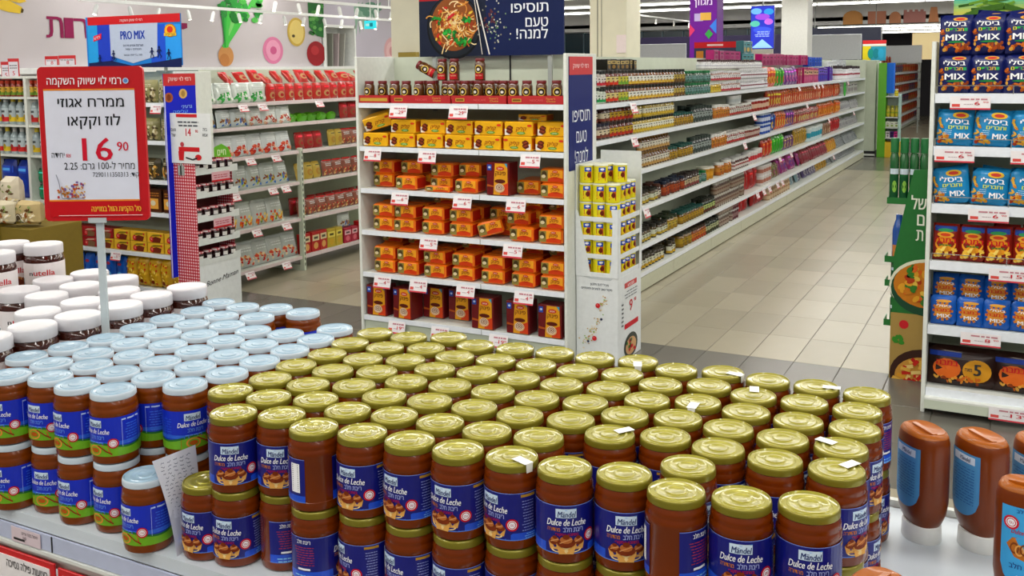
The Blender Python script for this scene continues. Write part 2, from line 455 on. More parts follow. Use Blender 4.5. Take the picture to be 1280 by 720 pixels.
# columns
def column(name, label, x0, x1, y0, d, z1, mat, z0=0.0):
    r = put(empty(name, ((x0+x1)/2, y0, 0)), label, 'column'); w = (x1-x0)/2
    MB().bbox(-w, w, 0, d, z0, z1, mat, .01).build('shaft', r); return r
c = column('column', 'square cream column rising behind the long gondola near its front end', -3.94, -3.54, 9.3, .42, 3.62, CREAM)
MB().box(-.115, -.105, -.006, 0, 0, 3.62, M('8a8878')).box(-.07, -.062, -.006, 0, 0, 3.62, M('a5a292')).build('cable_trunking', c)
MB().box(.10, .2, -.012, -.002, 2.12, 2.3, P('e9d9d9')).build('notice', c)
column('column', 'plain cream column immediately left of the noodle poster', at_y(488, 30, 7.0).x, at_y(526, 30, 7.0).x, 7.0, .3, 3.62, CREAM)
column('column', 'white column far back beside the glowing blue screen', -4.3, -3.78, 20, .5, 3.62, M('d8d8d2', .5))
gb = at_y(512, 70.5, 6.98)
put(MB().box(gb.x-.09, gb.x+.09, 6.94, 6.99, gb.z-.035, gb.z+.035, M('a08a3a', .4, .4)).build('wall_plate'), 'brass-coloured plate low on the cream column beside the noodle poster', 'plate')
# purple banner column
pb = column('banner_column', 'column wrapped in a purple banner with a green diamond', -4.34, -3.93, 14, .35, 3.62, P('6a148f'))
b = MB(); FB = flatF(.002, -.001)
text(b, FB, 'מגוון', 0, 2.86, .26, .08, P('e9d9f5'), 2)
rect(b, FB, -.13, 2.63, .0, 2.74, P('b9a6d8'), 2); rect(b, FB, -.04, 2.64, .12, 2.75, P('d8a84a'), 3)
poly(b, FB, [(.10, 2.55), (.2, 2.66), (.2, 2.44)], P('3a7be0'), 2); poly(b, FB, [(.03, 2.44), (.09, 2.51), (.15, 2.44), (.09, 2.37)], P('35a04a'), 3)
poly(b, FB, [(-.205, 2.6), (-.12, 2.5), (-.205, 2.4)], P('d4356a'), 2); b.build('banner_print', pb)
# blue glowing screen
scp = put(empty('screen', (-3.74, 16, 2.6)), 'glowing blue and violet advertising screen on its own panel above the long gondola', 'screen')
MB().box(-.19, .19, 0, .04, -.36, .34, M('20265a', .3)).box(-.17, .17, .0, .05, -.62, -.36, M('cfd0c0')).box(-.01, .01, .01, .03, .34, 1.02, GREYM).build('housing', scp)
b = MB(); e = lambda h: M(h, .4, emit=.9, noise=0); FS = flatF(.002, -.001)
rect(b, FS, -.185, -.35, .185, .33, e('2436c8'))
for (u, v, a, c_) in [(-.1, .25, .09, '6fb6ff'), (.1, .24, .08, '2f9be8'), (0, .16, .12, 'a04ae0'), (-.12, .05, .08, '59c8b0'), (.1, .08, .07, 'c86ae0'), (0, -.05, .15, '3a5af0')]: ell(b, FS, u, v, a, .05, e(c_), 2)
poly(b, FS, [(-.17, -.34), (.17, -.34), (0, -.2)], e('9ad4f5'), 3); lines(b, FS, -.12, .12, -.16, -.06, 4, e('a9c4ff'), 3); b.build('display', scp)
# far red header sign with food pictures
rs = put(empty('header_sign', (-3.66, 13.0, 2.02)), 'dark header sign with red top band and food pictures behind the long gondola', 'sign')
b = MB().box(-.3, .3, 0, .03, 0, .28, M('16204a')); rect(b, FB, -.3, .2, .3, .28, P('cf1a22'), 1); rect(b, FB, -.12, .225, .1, .25, P('f2d0d0'), 2)
rect(b, FB, -.27, .03, -.17, .16, P('c8802a'), 2)
for k in range(9): ell(b, FB, -.1+k*.03, .08+.03*(k % 2), .03, .03, P(['d86a30', 'c03a28', 'd9a05a'][k % 3]), 2, 8)
text(b, FB, 'קופה', .2, .08, .16, .05, P('e8e8f0'), 2); b.box(-.25, -.22, .03, .05, -2.02, .25, GREYM).box(.22, .25, .03, .05, -2.02, .25, GREYM); b.build('board', rs)
# plain boards standing far back
for (x0, x1, y, z0, z1, lab) in [(-8.1, -6.9, 22.0, 1.6, 2.5, 'pale grey blank board far back behind the long gondola'),
                                 (-4.25, -3.02, 21.9, 2.08, 2.62, 'pale grey blank board standing above the far end of the long gondola'),
                                 (-3.47, -2.5, 30.0, 2.0, 2.5, 'small grey blank board above the far snack shelves')]:
    r = put(empty('blank_board', ((x0+x1)/2, y, 0)), lab, 'board'); w = (x1-x0)/2
    MB().bbox(-w, w, 0, .05, z0, z1, M('c3c6ca', .5), .006).build('panel', r)
    for sx in (-w+.05, w-.08): MB().box(sx, sx+.03, .05, .08, 0, z1-.05, GREYM).build('post', r)
put(MB().bbox(-9.3, -5.0, 24, 24.3, 0, 2.72, M('2a1a52', .4)).build('purple_kiosk'), 'dark violet kiosk wall far back behind the blank board', 'kiosk')
put(MB().bbox(-4.9, -3.15, 26.2, 26.5, 1.9, 2.92, M('121a3c', .4)).box(-4.8, -4.78, 26.3, 26.32, 2.9, 3.62, GREYM).box(-3.3, -3.28, 26.3, 26.32, 2.9, 3.62, GREYM).build('dark_fascia'), 'dark blue fascia panel under the skyline frieze', 'panel')
put(MB().bbox(-2.95, -2.2, 32, 32.3, 2.1, 2.9, M('e6cf9a', .5, emit=.5)).box(-2.6, -2.58, 32.1, 32.12, 2.9, 3.12, GREYM).build('lit_panel'), 'warm lit panel glowing beyond the far snack shelves', 'panel')

# track lights over the produce corner
def track(x, y0, y1, z, n, lab):
    r = put(empty('track_light', (x, y0, z)), lab, 'track light')
    MB().box(-.015, .015, 0, y1-y0, 0, .03, WHITE).build('track', r)
    for t_ in (.1, .9): MB().box(-.004, .004, t_*(y1-y0), t_*(y1-y0)+.008, .03, 3.62-z, WHITE).build('rod', r)
    for i in range(n):
        y = (i+.5)*(y1-y0)/n; s = MB()
        rot = Matrix.Translation((0, y, -.02)) @ Matrix.Rotation(math.radians(18*(1 if i % 2 else -1)), 4, 'X')
        s.lathe([(.019, -.10), (.020, -.02), (.012, 0)], 10, WHITE, rot=rot); o = s.build('spotlight', r, True)
        MB().lathe([(.017, -.102), (.0001, -.105)], 10, M('fff6e0', .4, emit=9.0, noise=0), rot=rot).build('lens', o)
a, b_ = at_x(100, 10, -7.6), at_x(500, 26, -7.6)
track(-7.6, a.y, b_.y, at_x(300, 12, -7.6).z-.02, 14, 'lower white track of small spotlights over the produce mural')
a, b_ = at_x(330, 0, -6.6), at_x(500, 12, -6.6)
track(-6.6, a.y, b_.y, at_x(400, 4, -6.6).z, 7, 'upper white track of small spotlights nearer the noodle poster')
track(-6.9, 17, 24, 3.0, 6, 'far white track of spotlights left of the purple banner')

# ================================================================ foreground: the freezer with its top shelf
TZ = 1.226                                   # top of the shelf the jars stand on
YF, YB = 1.032, 1.725
fz = put(empty('freezer_counter', (-0.8, YF, 0)), 'white freezer counter whose top shelf carries the jars', 'counter')
SHW = M('cdd5dc', 0.3, scale=3)
MB().box(-3.0, 2.0, .0, YB-YF, TZ-.022, TZ, SHW).box(-3.0, 2.0, YB-YF-.012, YB-YF, TZ, TZ+.012, OFFW).build('shelf_board', fz)
rl = MB().box(-3.0, 2.0, -.004, .0, TZ-.052, TZ-.024, M('b9c0d8', 0.25)).build('price_rail', fz)
MB().box(-3, 2, -.007, .0, TZ-.06, TZ-.054, OFFW).build('rail_lip', rl)
for jx in (-.62, .35): MB().box(jx, jx+.002, -.0055, -.004, TZ-.052, TZ-.024, DARK).build('rail_joint', rl)
MB().box(-3, 2, .01, .03, TZ-.09, TZ-.02, OFFW).build('front_beam', fz)
for x in (-2.9, -1.0, 1.0): MB().box(x, x+.05, .3, .36, .88, TZ-.02, OFFW).build('post', fz)
MB().bbox(-3.0, 2.0, .03, YB-YF+.1, .08, .88, M('dfe3e6', .35), .02).build('body', fz)
MB().box(-2.96, 1.96, .07, YB-YF+.05, 0, .08, DARK).build('plinth', fz)
# ticket in the rail
tk = MB().box(0, .075, 0, .001, 0, .026, P('d8c6cc')); FT = flatF(.0004)
text(tk, FT, 'חיתול בננה אריזה', .048, .016, .042, .005, P('40343a'), 1, .002); text(tk, FT, '10', .035, .008, .008, .005, P('40343a'), 1)
rect(tk, FT, .006, .004, .035, .008, P('2a2a2a'), 1)
q = at_y(14, 657, YF-.006)
put(tk.build('shelf_ticket'), 'small printed ticket in the rail of the jar shelf', 'ticket').location = (q.x, YF-.0065, TZ-.0515)
# red framed freezer signs hanging under the rail
def frame_sign(x0, x1, z1, txt, lab):
    r = put(empty('framed_sign', ((x0+x1)/2, YF-.012, z1)), lab, 'sign'); w = (x1-x0)/2
    MB().bbox(-w, w, 0, .004, -.21, 0, RED, .001).build('frame', r)
    b = MB().box(-w+.012, w-.012, -.0012, 0, -.2, -.011, P('ece6e6')); F = flatF(.0006, -.0012)
    for (s, u, v, ww, h) in txt: text(b, F, s, u, v, ww, h, P('3a3436'), 1, .005)
    b.build('card', r)
xr = at_y(76, 714, YF).x
frame_sign(-1.86, xr, TZ-.066, [('רצועות פילה נסיכה', (xr+1.86)/2-.018-.052, -.030, .106, .012)], 'red framed sign with black lettering under the jar shelf')
xs = at_y(80, 716, YF).x
frame_sign(xs, xs+.28, TZ-.070, [('קפוא', 0, -.06, .1, .024)], 'second red framed card right of the lettered sign under the shelf')

# ---------------------------------------------------------------- caramel jars
CAR = M('6e2a00', 0.25, 0, 0.4, 0.12, 25, spec=.3); CARW = M('763402', 0.25, 0, 0.4, 0.12, 25, spec=.3)
GOLD = M('9a922a', 0.42, 0.5, 0.8, 0.02); GOLDS = M('8a8124', 0.36, 0.5, .4); BLUEW = M('93adbf', 0.35, 0, 0.3, .02); BLUEWS = M('c3d0da', .35)
def jar_body(r, h, mat):
    return [(r*.86, 0), (r*.97, .003), (r, .009), (r, h*.13), (r*.985, h*.135), (r*.985, h*.70), (r, h*.71), (r, h*.75), (r*.97, h*.785),
            (r*.955, h*.80), (r*.975, h*.82), (r*.95, h*.86), (r*.90, h*.90), (r*.88, h*.92)]
def lid(mb, r, h, z, top, side, beads=True):
    z1 = z+h
    pr = [(r*.97, z), (r*1.0, z+.001), (r*1.0, z+h*.55), (r*.985, z+h*.8), (r*.96, z1-.0005), (r*.93, z1), (r*.90, z1-.0020), (r*.87, z1-.0022)]
    pr = [(a, b, side) for a, b in pr[:4]] + [(a, b, top) for a, b in pr[4:]]
    pr += [(r*.74, z1-.0022, top), (r*.70, z1-.0008, top), (r*.62, z1-.0006, top), (r*.58, z1-.0016, top), (r*.40, z1-.0018, top), (r*.36, z1-.0004, top), (r*.30, z1-.0003, top), (r*.26, z1-.0012, top), (.0001, z1-.001, top)]
    mb.lathe(pr, 36, top)
JH, JR, LR, LH = 0.117, 0.0385, 0.0362, 0.0115
NAV = M('0c1476', 0.35, 0, .25, .02); NAV2 = M('1a4fd0', .35, 0, .25, .02); WH = P('f2f2f4'); PALE = P('a9b2e6'); REDP = P('c41428'); ORA = P('c8741a'); TAN = P('dba050'); BRN = P('7a3010'); BRH = P('b96a30'); GLD = P('b98a2a')
def wrap(u, R): return u
def pastry(b, F, u, v, s, L=3):
    poly(b, F, [(u-.011*s, v+.006*s), (u+.011*s, v+.006*s), (u+.008*s, v-.006*s), (u-.008*s, v-.006*s)], TAN, L)
    ell(b, F, u, v+.007*s, .0105*s, .0055*s, BRN, L+1, 12); ell(b, F, u, v+.011*s, .007*s, .0045*s, BRH, L+2, 10); ell(b, F, u, v+.0145*s, .004*s, .003*s, BRN, L+3, 8)
    strip(b, F, [(u-.007*s, v+.007*s), (u, v+.010*s), (u+.006*s, v+.012*s)], .0012, P('d99a60'), L+4)
def badge(b, F, u, v, r, L=4):
    ell(b, F, u, v, r, r, REDP, L, 18); ringp(b, F, u, v, r*.72, r*.62, WH, L+1, 16); ell(b, F, u, v, r*.5, r*.5, WH, L+1, 12); text(b, F, 'OU', u, v-r*.22, r*.6, r*.4, REDP, L+2)
def gold_label():
    b = MB(); R = JR*1.0; F = cylF(R, .00018); v0, v1 = .0155, .0800
    b.surf(F, -.100, v0, .100, v1, 40, 1, NAV, 0)
    rect(b, F, -.1, v0, .1, v0+.0012, P('5d86d8'), 1, 40); rect(b, F, -.1, v1-.0008, .1, v1, P('7f94d8'), 1, 40)
    rect(b, F, -.1, v0+.001, -.028, v0+.013, NAV2, 1, 12); rect(b, F, .034, v0+.001, .1, v0+.010, NAV2, 1, 12); poly(b, F, [(.022, v0+.001), (.034, v0+.001), (.034, v0+.01)], NAV2, 1)
    rect(b, F, -.0135, .0635, .0135, .0755, P('cfe2f2'), 2, 3); poly(b, F, [(-.0135, .0755), (0, .0735), (.0135, .0765), (.0135, .0635+.012)], P('3a86d8'), 3)
    text(b, F, 'Mändel', 0, .0648, .0225, .0075, P('1a2c6a'), 4, .01, .15)
    text(b, F, 'Dulce de Leche', 0, .0525, .052, .0085, WH, 3, .018, .2, arc=.0012)
    text(b, F, 'ריבת חלב', .009, .0452, .026, .0055, PALE, 3, .006); text(b, F, 'מהדורה', -.0165, .0455, .017, .0045, ORA, 3)
    text(b, F, 'במתכון המקורי', .001, .0400, .030, .0032, REDP, 3)
    ell(b, F, 0, .021, .020, .0045, P('e8c98a'), 2, 16)
    pastry(b, F, -.0145, .026, .8); pastry(b, F, .0155, .026, .8); pastry(b, F, 0, .0225, 1.15, 8)
    badge(b, F, .033, .0372, .0085)
    rect(b, F, .045, .0740, .0665, .0775, GLD, 2, 3); lines(b, F, .046, .064, .028, .072, 11, PALE, 2, .22, random.Random(4)); lines(b, F, .05, .066, .017, .026, 3, P('8fd0f0'), 3, .3)
    rect(b, F, .076, .030, .092, .073, WH, 2, 3)
    for k in range(13): rect(b, F, .0785, .0325+k*.0031, .0895, .0325+k*.0031+.0016, DARK, 3)
    text(b, F, 'ריבת חלב', -.072, .0705, .022, .005, WH, 3); lines(b, F, -.088, -.056, .038, .068, 8, P('b03a4a'), 2, .3, random.Random(9)); rect(b, F, -.082, .0305, -.062, .0335, WH, 3, 2); lines(b, F, -.088, -.056, .017, .026, 2, P('8fd0f0'), 3, .35)
    return b
def white_label():
    b = MB(); F = cylF(JR, .00018); v0, v1 = .0155, .0800; BL = M('0f2cc0', .35, 0, .25, .02); B2 = M('2a63d8', .35); GR = M('6fae1a', .4, 0, .1, .1, 60); DG = M('1f6a2a', .4)
    b.surf(F, -.108, v0, .108, v1, 40, 1, BL, 0)
    rect(b, F, -.108, v0+.018, .108, v0+.024, B2, 1, 30)
    n = 40
    for i in range(n):
        a, c = -.108+.216*i/n, -.108+.216*(i+1)/n; h = lambda u: v0+.016+.004*math.sin(u*60+1.2)
        b.face([F(a, v0, 2), F(c, v0, 2), F(c, h(c)+.0035, 2), F(a, h(a)+.0035, 2)], DG); b.face([F(a, v0, 3), F(c, v0, 3), F(c, h(c), 3), F(a, h(a), 3)], GR)
    rect(b, F, .05, .0645, .0535+.02, .0645, GR, 1)
    rect(b, F, -.0135, .0635, .0135, .0755, P('cfe2f2'), 4, 3); text(b, F, 'Mändel', 0, .0648, .0225, .0075, P('1a2c6a'), 5, .01, .15)
    text(b, F, 'Dulce de Leche', 0, .0525, .050, .0080, WH, 4, .016, .2, arc=.001)
    text(b, F, 'ריבת חלב', .004, .0440, .026, .0055, P('6f9cf0'), 4); lines(b, F, -.014, .016, .038, .042, 1, P('6f9cf0'), 4, .4)
    poly(b, F, [(-.02, v0+.001), (.028, v0+.001), (.024, .030), (.012, .036), (-.006, .0365), (-.02, .031)], M('c46a1c', .4, 0, .1), 5)
    ringp(b, F, .0, .0255, .0085, .0065, P('e08c38'), 6, 14, 1.4); ell(b, F, .0, .0255, .007, .004, P('b35412'), 6)
    strip(b, F, [(.006, .034), (.020, .0245), (.029, .0195)], .0022, P('8a2a1a'), 8); badge(b, F, .031, .0375, .0085, 9)
    LB = P('b9cdf8')
    for (a, c, d, e_) in [(.045, .030, .0455, .074), (.045, .0735, .078, .076), (.0775, .030, .078, .074)]: rect(b, F, a, c, d, e_, LB, 4, 2)
    lines(b, F, .048, .074, .034, .070, 8, P('4a78e8'), 4, .3, random.Random(2)); lines(b, F, -.09, -.035, .036, .070, 8, P('3a66e0'), 4, .25, random.Random(6))
    return b
def make_jar(kind, sticker=False):
    r = empty('caramel_jar')
    MB().lathe(jar_body(JR, JH, None), 32, CAR if kind == 'g' else CARW).build('glass_body', r, True)
    l = MB(); lid(l, LR, LH, JH-LH, GOLD if kind == 'g' else BLUEW, GOLDS if kind == 'g' else BLUEWS); l.build('lid', r, True)
    (gold_label() if kind == 'g' else white_label()).build('label', r)
    s = MB()
    if sticker:
        s.surf(lambda u, v, L: (u, v, JH+.0005), .010, -.009, .0375, .006, 2, 1, P('e6e6e2'))
        s.face([(.0375, -.007, JH+.0005), (.0375, .005, JH+.0005), (.0372, .004, JH-.012), (.0372, -.006, JH-.012)], P('e6e6e2')); s.build('seal_sticker', r)
    return r
JG, JGS, JW = make_jar('g'), make_jar('g', True), make_jar('w')
GOLD_ROWS = [
 [(473,415.5),(515,420),(559.5,422),(599.5,429),(644,434),(692,439),(740,444.5),(793,450),(844.5,459),(902,464),(957,472.5),(1017.5,481),(1082,491)],
 [(442,429.5),(485.5,434),(531,437),(572,444),(618.5,449.5),(667,455),(717.5,461),(771,467.5),(822.5,477),(881,481),(939,492.5),(1002,500.5),(1067.5,510.5)],
 [(413,443),(457,448),(504,452),(546,460),(594,466),(644,472.5),(696,479),(751,486),(806,495.5),(866,502),(926,512.5),(991,524),(1060.5,532.5)],
 [(368.5,454),(421,462.5),(470,467),(514,475.5),(562.5,482),(615,489),(668,497),(724.5,504.5),(783,514),(843,521),(906,534),(974,544.5),(1047,557)],
 [(348,471),(390,478),(440,483),(484,491),(534.5,499.5),(589,507),(644,516),(702.5,523),(760,534),(826,544.5),(891,556),(962,569.5),(1040,583)],
 [(303,485),(346,493),(399,497.5),(443,507.5),(498,516),(551,523),(608,533),(669,543)],
 [(307.5,509),(360,516),(407,526),(460,535),(519,547),(578,555),(640,566),(702.5,580),(772.5,590),(844,605),(924,620),(1009.5,627.5)]]
GOLD_ROWS[5] += [(864, 579)]
TOPZ = TZ + 2*JH
ROWN = ['back row', 'second row from the back', 'third row from the back', 'middle row', 'third row from the front', 'second row from the front', 'front row']
jars = []
for ri, row in enumerate(GOLD_ROWS):
    for ci, p in enumerate(row):
        q = at_z(p[0], p[1]+.5, TOPZ); jars.append(['g', ri, ci, q.x, q.y])
WHITE_L = [(277,378),(303,382),(341,384.5),(374.5,388.5),(245,388.5),(273,393.5),(312,396),(212,399.5),(240,404.5),(279,406.5),(312,412),(349,417.5),
 (386.5,422),(418,409.5),(175.5,410),(203.5,416),(244.5,417.5),(278,425.5),(314,430.5),(352.5,435.5),(138,421.5),(166,427),(207,431),(241,437),(279,442.5),(318,449),
 (97,432),(124.5,438),(167,441.5),(201,449.5),(240,455),(279,462.5),(48.5,443),(76,450),(120,454),(155,460),(194,467),(234,474.5),(28,463),(72,467),(110,474),(150,481)]
for i, p in enumerate(WHITE_L):
    q = at_z(p[0], p[1], TOPZ); jars.append(['w', -1, i, q.x, q.y])
PSX, PSY = -1.625, at_x(118, 180, -1.625).y
for it in range(80):                           # jars cannot share space: ease neighbours apart
    for i in range(len(jars)):
        for j in range(i+1, len(jars)):
            dx, dy = jars[j][3]-jars[i][3], jars[j][4]-jars[i][4]; d = math.hypot(dx, dy)
            if d < 0.0786:
                k = (0.0786-d)/2/(d or 1); jars[i][3] -= dx*k; jars[i][4] -= dy*k; jars[j][3] += dx*k; jars[j][4] += dy*k
for a in jars:
    dx, dy = a[3]-PSX, a[4]-PSY; d = math.hypot(dx, dy)
    if d < .056: a[3] += dx*(.056-d)/d; a[4] += dy*(.056-d)/d
FR = {0: 12, 1: 18, 2: 172, 3: -62+100, 4: 48, 5: 36, 6: 50, 7: -2, 8: -4, 9: 205, 10: 0, 11: -4}
BR = [34, 250, 285, 70, 60, 52, 20, 5, 0, 10, 0, 5]
# right turn of the label is positive in FR: front of the label turned towards the left of the picture
CH = math.radians(8)
rj = random.Random(11)
def face_cam(x, y): return math.atan2(x, y)*-1        # rotation that turns -Y of the jar to the eye
order = sorted([j for j in jars if j[0] == 'w'], key=lambda a: (round(a[4]/.085), a[3]))
wl = {}
for ri in sorted({round(a[4]/.085) for a in order}):
    g_ = [a for a in order if round(a[4]/.085) == ri]
    for k, a in enumerate(g_): wl[id(a)] = (ri, k+1, len(g_))
wrows = sorted({v[0] for v in wl.values()})
for a in jars:
    kind, ri, ci, x, y = a; base = face_cam(x, y)
    if kind == 'g':
        n = len(GOLD_ROWS[ri]); where = '%s in the %s' % (nth(ci+1, n), ROWN[ri])
        if ri == 6: rt_ = base - math.radians(FR[ci]); rb = base - math.radians(BR[ci])
        elif ci == n-1: rt_ = base + math.radians([160, 45, 60, 150, 52, 30][ri]); rb = base + math.radians([30, 50, 70, 40, 60, 20][ri])
        elif ci == 0: rt_ = base + math.radians(rj.uniform(-60, 60)); rb = rt_
        else: rt_ = rj.uniform(0, 6.28); rb = rj.uniform(0, 6.28)
        pr = JGS if (ri, ci) in ((6, 6), (4, 8), (4, 12), (2, 9), (0, 11), (0, 9), (3, 12), (1, 10), (0, 7)) else JG
        # lid stickers stay where the jar is turned
        clone(pr, (x, y, TZ+JH), rt_, 'upper-layer gold-lidded caramel jar, %s' % where, 'jar', 'gold-lidded jars, upper layer')
        clone(JG, (x, y, TZ), rb, 'lower-layer gold-lidded caramel jar, %s' % where, 'jar', 'gold-lidded jars, lower layer')
    else:
        r_i, k, n = wl[id(a)]; rr_ = wrows.index(r_i)+1
        where = '%s in %s' % (nth(k, n), 'the front row' if rr_ == 1 else 'the %s row back' % ORD[rr_])
        off = math.radians(-48) if ri < 0 else 0
        tw = {41: 52, 40: 62, 39: 50, 38: 40, 37: -14, 36: 90}.get(ci, rj.uniform(20, 120))
        clone(JW, (x, y, TZ+JH), base - math.radians(tw), 'upper-layer pale-lidded caramel jar, %s' % where, 'jar', 'pale-lidded jars, upper layer')
        clone(JW, (x, y, TZ), base - math.radians(rj.uniform(35, 60)), 'lower-layer pale-lidded caramel jar, %s' % where, 'jar', 'pale-lidded jars, lower layer')
# the loose pair at the front of the gap
q = at_z(257, 599, TZ+JH); LG = (q.x, q.y)
r = clone(JG, (q.x, q.y, TZ), face_cam(q.x, q.y)-math.radians(50), 'single gold-lidded jar standing alone beside the handwritten note', 'jar')
st = MB(); text(st, lambda u, v, L: (u, v, JH+.0006), 'למוצרים', .006, .006, .02, .006, P('f0f0e0'), 0); st = st.build('lid_print', r)
q = at_z(193, 590, TZ+JH)
clone(JW, (q.x-.008, q.y-.01, TZ), face_cam(q.x, q.y)-math.radians(60), 'single pale-lidded jar in front of the stack, touching the handwritten note', 'jar')
# handwritten note leaning in the gap
F = None
pa, pb, pc, pd = at_y(190, 577, 1.034), at_y(244, 556, 1.115), at_y(249, 700, 1.085), at_y(222, 700, 1.04)
nb = MB(); nu, nv = 6, 10
def FN(u, v, L):
    p = (pd*(1-u)+pc*u)*(1-v) + (pa*(1-u)+pb*u)*v
    return p + Vector((0, -.0003*L + .006*math.sin(v*3.1) - .003*math.sin(u*3), 0))
nb.surf(FN, 0, 0, 1, 1, nu, nv, P('d9dbe6'), 0); nb.surf(FN, 0, 0, 1, 1, nu, nv, P('c9cbd6'), -2)
no = nb.build('paper_note'); put(no, 'crumpled white handwritten note stuck between the pale-lidded and gold-lidded jars', 'note')
ink = MB(); ri_ = random.Random(8)
for k in range(26):
    v = .04+k*.036; u = .1+ri_.uniform(0, .1)
    while u < .88:
        pts = [(u+i*.022, v+ri_.uniform(-.008, .012)) for i in range(5)]; strip(ink, FN, pts, .006, P('4a5270'), 1); u += .13+ri_.uniform(0, .05)
ink.build('handwriting', no)

# ---------------------------------------------------------------- chocolate spread jars, left
CHOC = M('3d1408', 0.15, 0, 0.9, .1, 20); LIDW = M('d2d0d4', 0.35, 0, .2, .02)
def spread_jar():
    r = empty('chocolate_spread_jar'); R = .0465
    MB().lathe([(R*.8, 0), (R*.95, .004), (R, .012), (R, .03), (R*.985, .05), (R, .085), (R*.99, .095), (R*.94, .103), (R*.88, .108), (R*.86, .112)], 28, CHOC).build('glass_body', r, True)
    l = MB(); l.lathe([(R*.955, .108), (R*.965, .109), (R*.965, .127), (R*.95, .1305), (R*.92, .1318), (R*.88, .1310), (R*.6, .1306), (.0001, .1306)], 32, LIDW); l.build('lid', r, True)
    b = MB(); F = cylF(R*1.004, .0002); b.surf(F, -.125, .022, .125, .090, 40, 1, P('e4dede'), 0)
    for s in (-.0, .11):
        text(b, F, 'n', s-.0265, .060, .0085, .011, P('151515'), 3, .015); text(b, F, 'utella', s+.0045, .060, .048, .0135, P('c8141c'), 3, .015)
        rect(b, F, s-.02, .028, s+.025, .048, P('8a4a20'), 2, 4); ell(b, F, s+.002, .046, .018, .007, P('c89050'), 3, 12); ell(b, F, s+.01, .037, .012, .008, P('6a2a10'), 4, 12); poly(b, F, [(s-.03, .03), (s-.018, .037), (s-.022, .05)], P('3f9a2a'), 5)
    rect(b, F, -.075, .03, -.05, .055, WH, 2, 3)
    for k in range(9): rect(b, F, -.073+k*.0024, .033, -.0718+k*.0024, .052, DARK, 3)
    b.build('label', r); return r
NJ = spread_jar(); NH = .132; NT = TZ+2*NH
NUT = [(39,406.7),(91,396),(47,388),(58,368),(23,361),(103,375.5),(152,379.5),(192.5,367),(149,362),(146,347),(102,355),(68,348),(110,340),(234,358.7),(2,416)]
sp = []
for i, p in enumerate(NUT):
    q = at_z(p[0], p[1], NT); sp.append([q.x, q.y, i])
for it in range(80):
    for i in range(len(sp)):
        for j in range(i+1, len(sp)):
            dx, dy = sp[j][0]-sp[i][0], sp[j][1]-sp[i][1]; d = math.hypot(dx, dy)
            if d < .095: k = (.095-d)/2/(d or 1); sp[i][0] -= dx*k; sp[i][1] -= dy*k; sp[j][0] += dx*k; sp[j][1] += dy*k
    for s_ in sp:
        dx, dy = s_[0]-PSX, s_[1]-PSY; d = math.hypot(dx, dy)
        if d < .062: s_[0] += dx*(.062-d)/d; s_[1] += dy*(.062-d)/d
        for a in jars:
            if a[0] != 'w': continue
            dx, dy = s_[0]-a[3], s_[1]-a[4]; d = math.hypot(dx, dy)
            if d < .086: k = (.086-d)/d; s_[0] += dx*k; s_[1] += dy*k
        s_[1] = min(s_[1], YB-.06)
NNM = ['in front at the left, lid largest in the picture', 'just left of the pole in front', 'behind the largest lid', 'third back on the left', 'near the left picture edge',
       'directly left of the sign pole, middle', 'immediately right of the pole', 'second right of the sign pole', 'second row right of the pole', 'back row right of the pole', 'behind and left of the pole',
       'back row left of the pole', 'furthest back touching the pole', 'rightmost of all beside the pale-lidded jars', 'cut by the left picture edge']
for x, y, i in sp:
    clone(NJ, (x, y, TZ+NH), face_cam(x, y)+rj.uniform(-.5, .5), 'white-lidded chocolate spread jar, %s' % NNM[i], 'jar', 'chocolate spread jars')
    clone(NJ, (x, y, TZ), face_cam(x, y)+rj.uniform(-.5, .5), 'lower chocolate spread jar under the one %s' % NNM[i], 'jar', 'chocolate spread jars, lower layer')
UP = [(33,318,'in front with its red lettering showing'),(56,308.5,'second from right of the raised group'),(64,309,''),(19.5,302.6,'behind the lettered one'),(-2,326,'cut by the left picture edge'),(4,299,'at the back left corner')]
UZ = 1.560
ups = []
for p in [(33,319),(60,308.5),(18,303),(-4,327)]:
    q = at_z(p[0], p[1], UZ); ups.append([q.x, q.y])
for it in range(60):
    for i in range(4):
        for j in range(i+1, 4):
            dx, dy = ups[j][0]-ups[i][0], ups[j][1]-ups[i][1]; d = math.hypot(dx, dy)
            if d < .096: k = (.096-d)/2/d; ups[i][0] -= dx*k; ups[i][1] -= dy*k; ups[j][0] += dx*k; ups[j][1] += dy*k
        for x, y, _ in sp:
            dx, dy = ups[i][0]-x, ups[i][1]-y; d = math.hypot(dx, dy)
            if d < .097: k = (.097-d)/d; ups[i][0] += dx*k; ups[i][1] += dy*k
        ups[i][1] = min(ups[i][1], YB-.055); ups[i][0] = min(ups[i][0], -2.13)
bx0, bx1 = -2.30, -2.084; by0 = 1.26
put(MB().bbox(bx0, bx1, by0, YB-.006, TZ, UZ-NH, M('b79f8a', .6), .003).build('cardboard_tray'), 'beige cardboard carton lifting the raised spread jars at the left', 'carton')
for (x, y), nm in zip(ups, ['in front with red lettering showing', 'at the right end of the carton', 'at the back', 'cut by the left picture edge']):
    clone(NJ, (x, y, UZ-NH), face_cam(x, y)+rj.uniform(-.15, .15), 'chocolate spread jar raised on the carton, %s' % nm, 'jar', 'raised chocolate spread jars')

# ---------------------------------------------------------------- price sign on a pole
px_, py_ = -1.625, 1.335
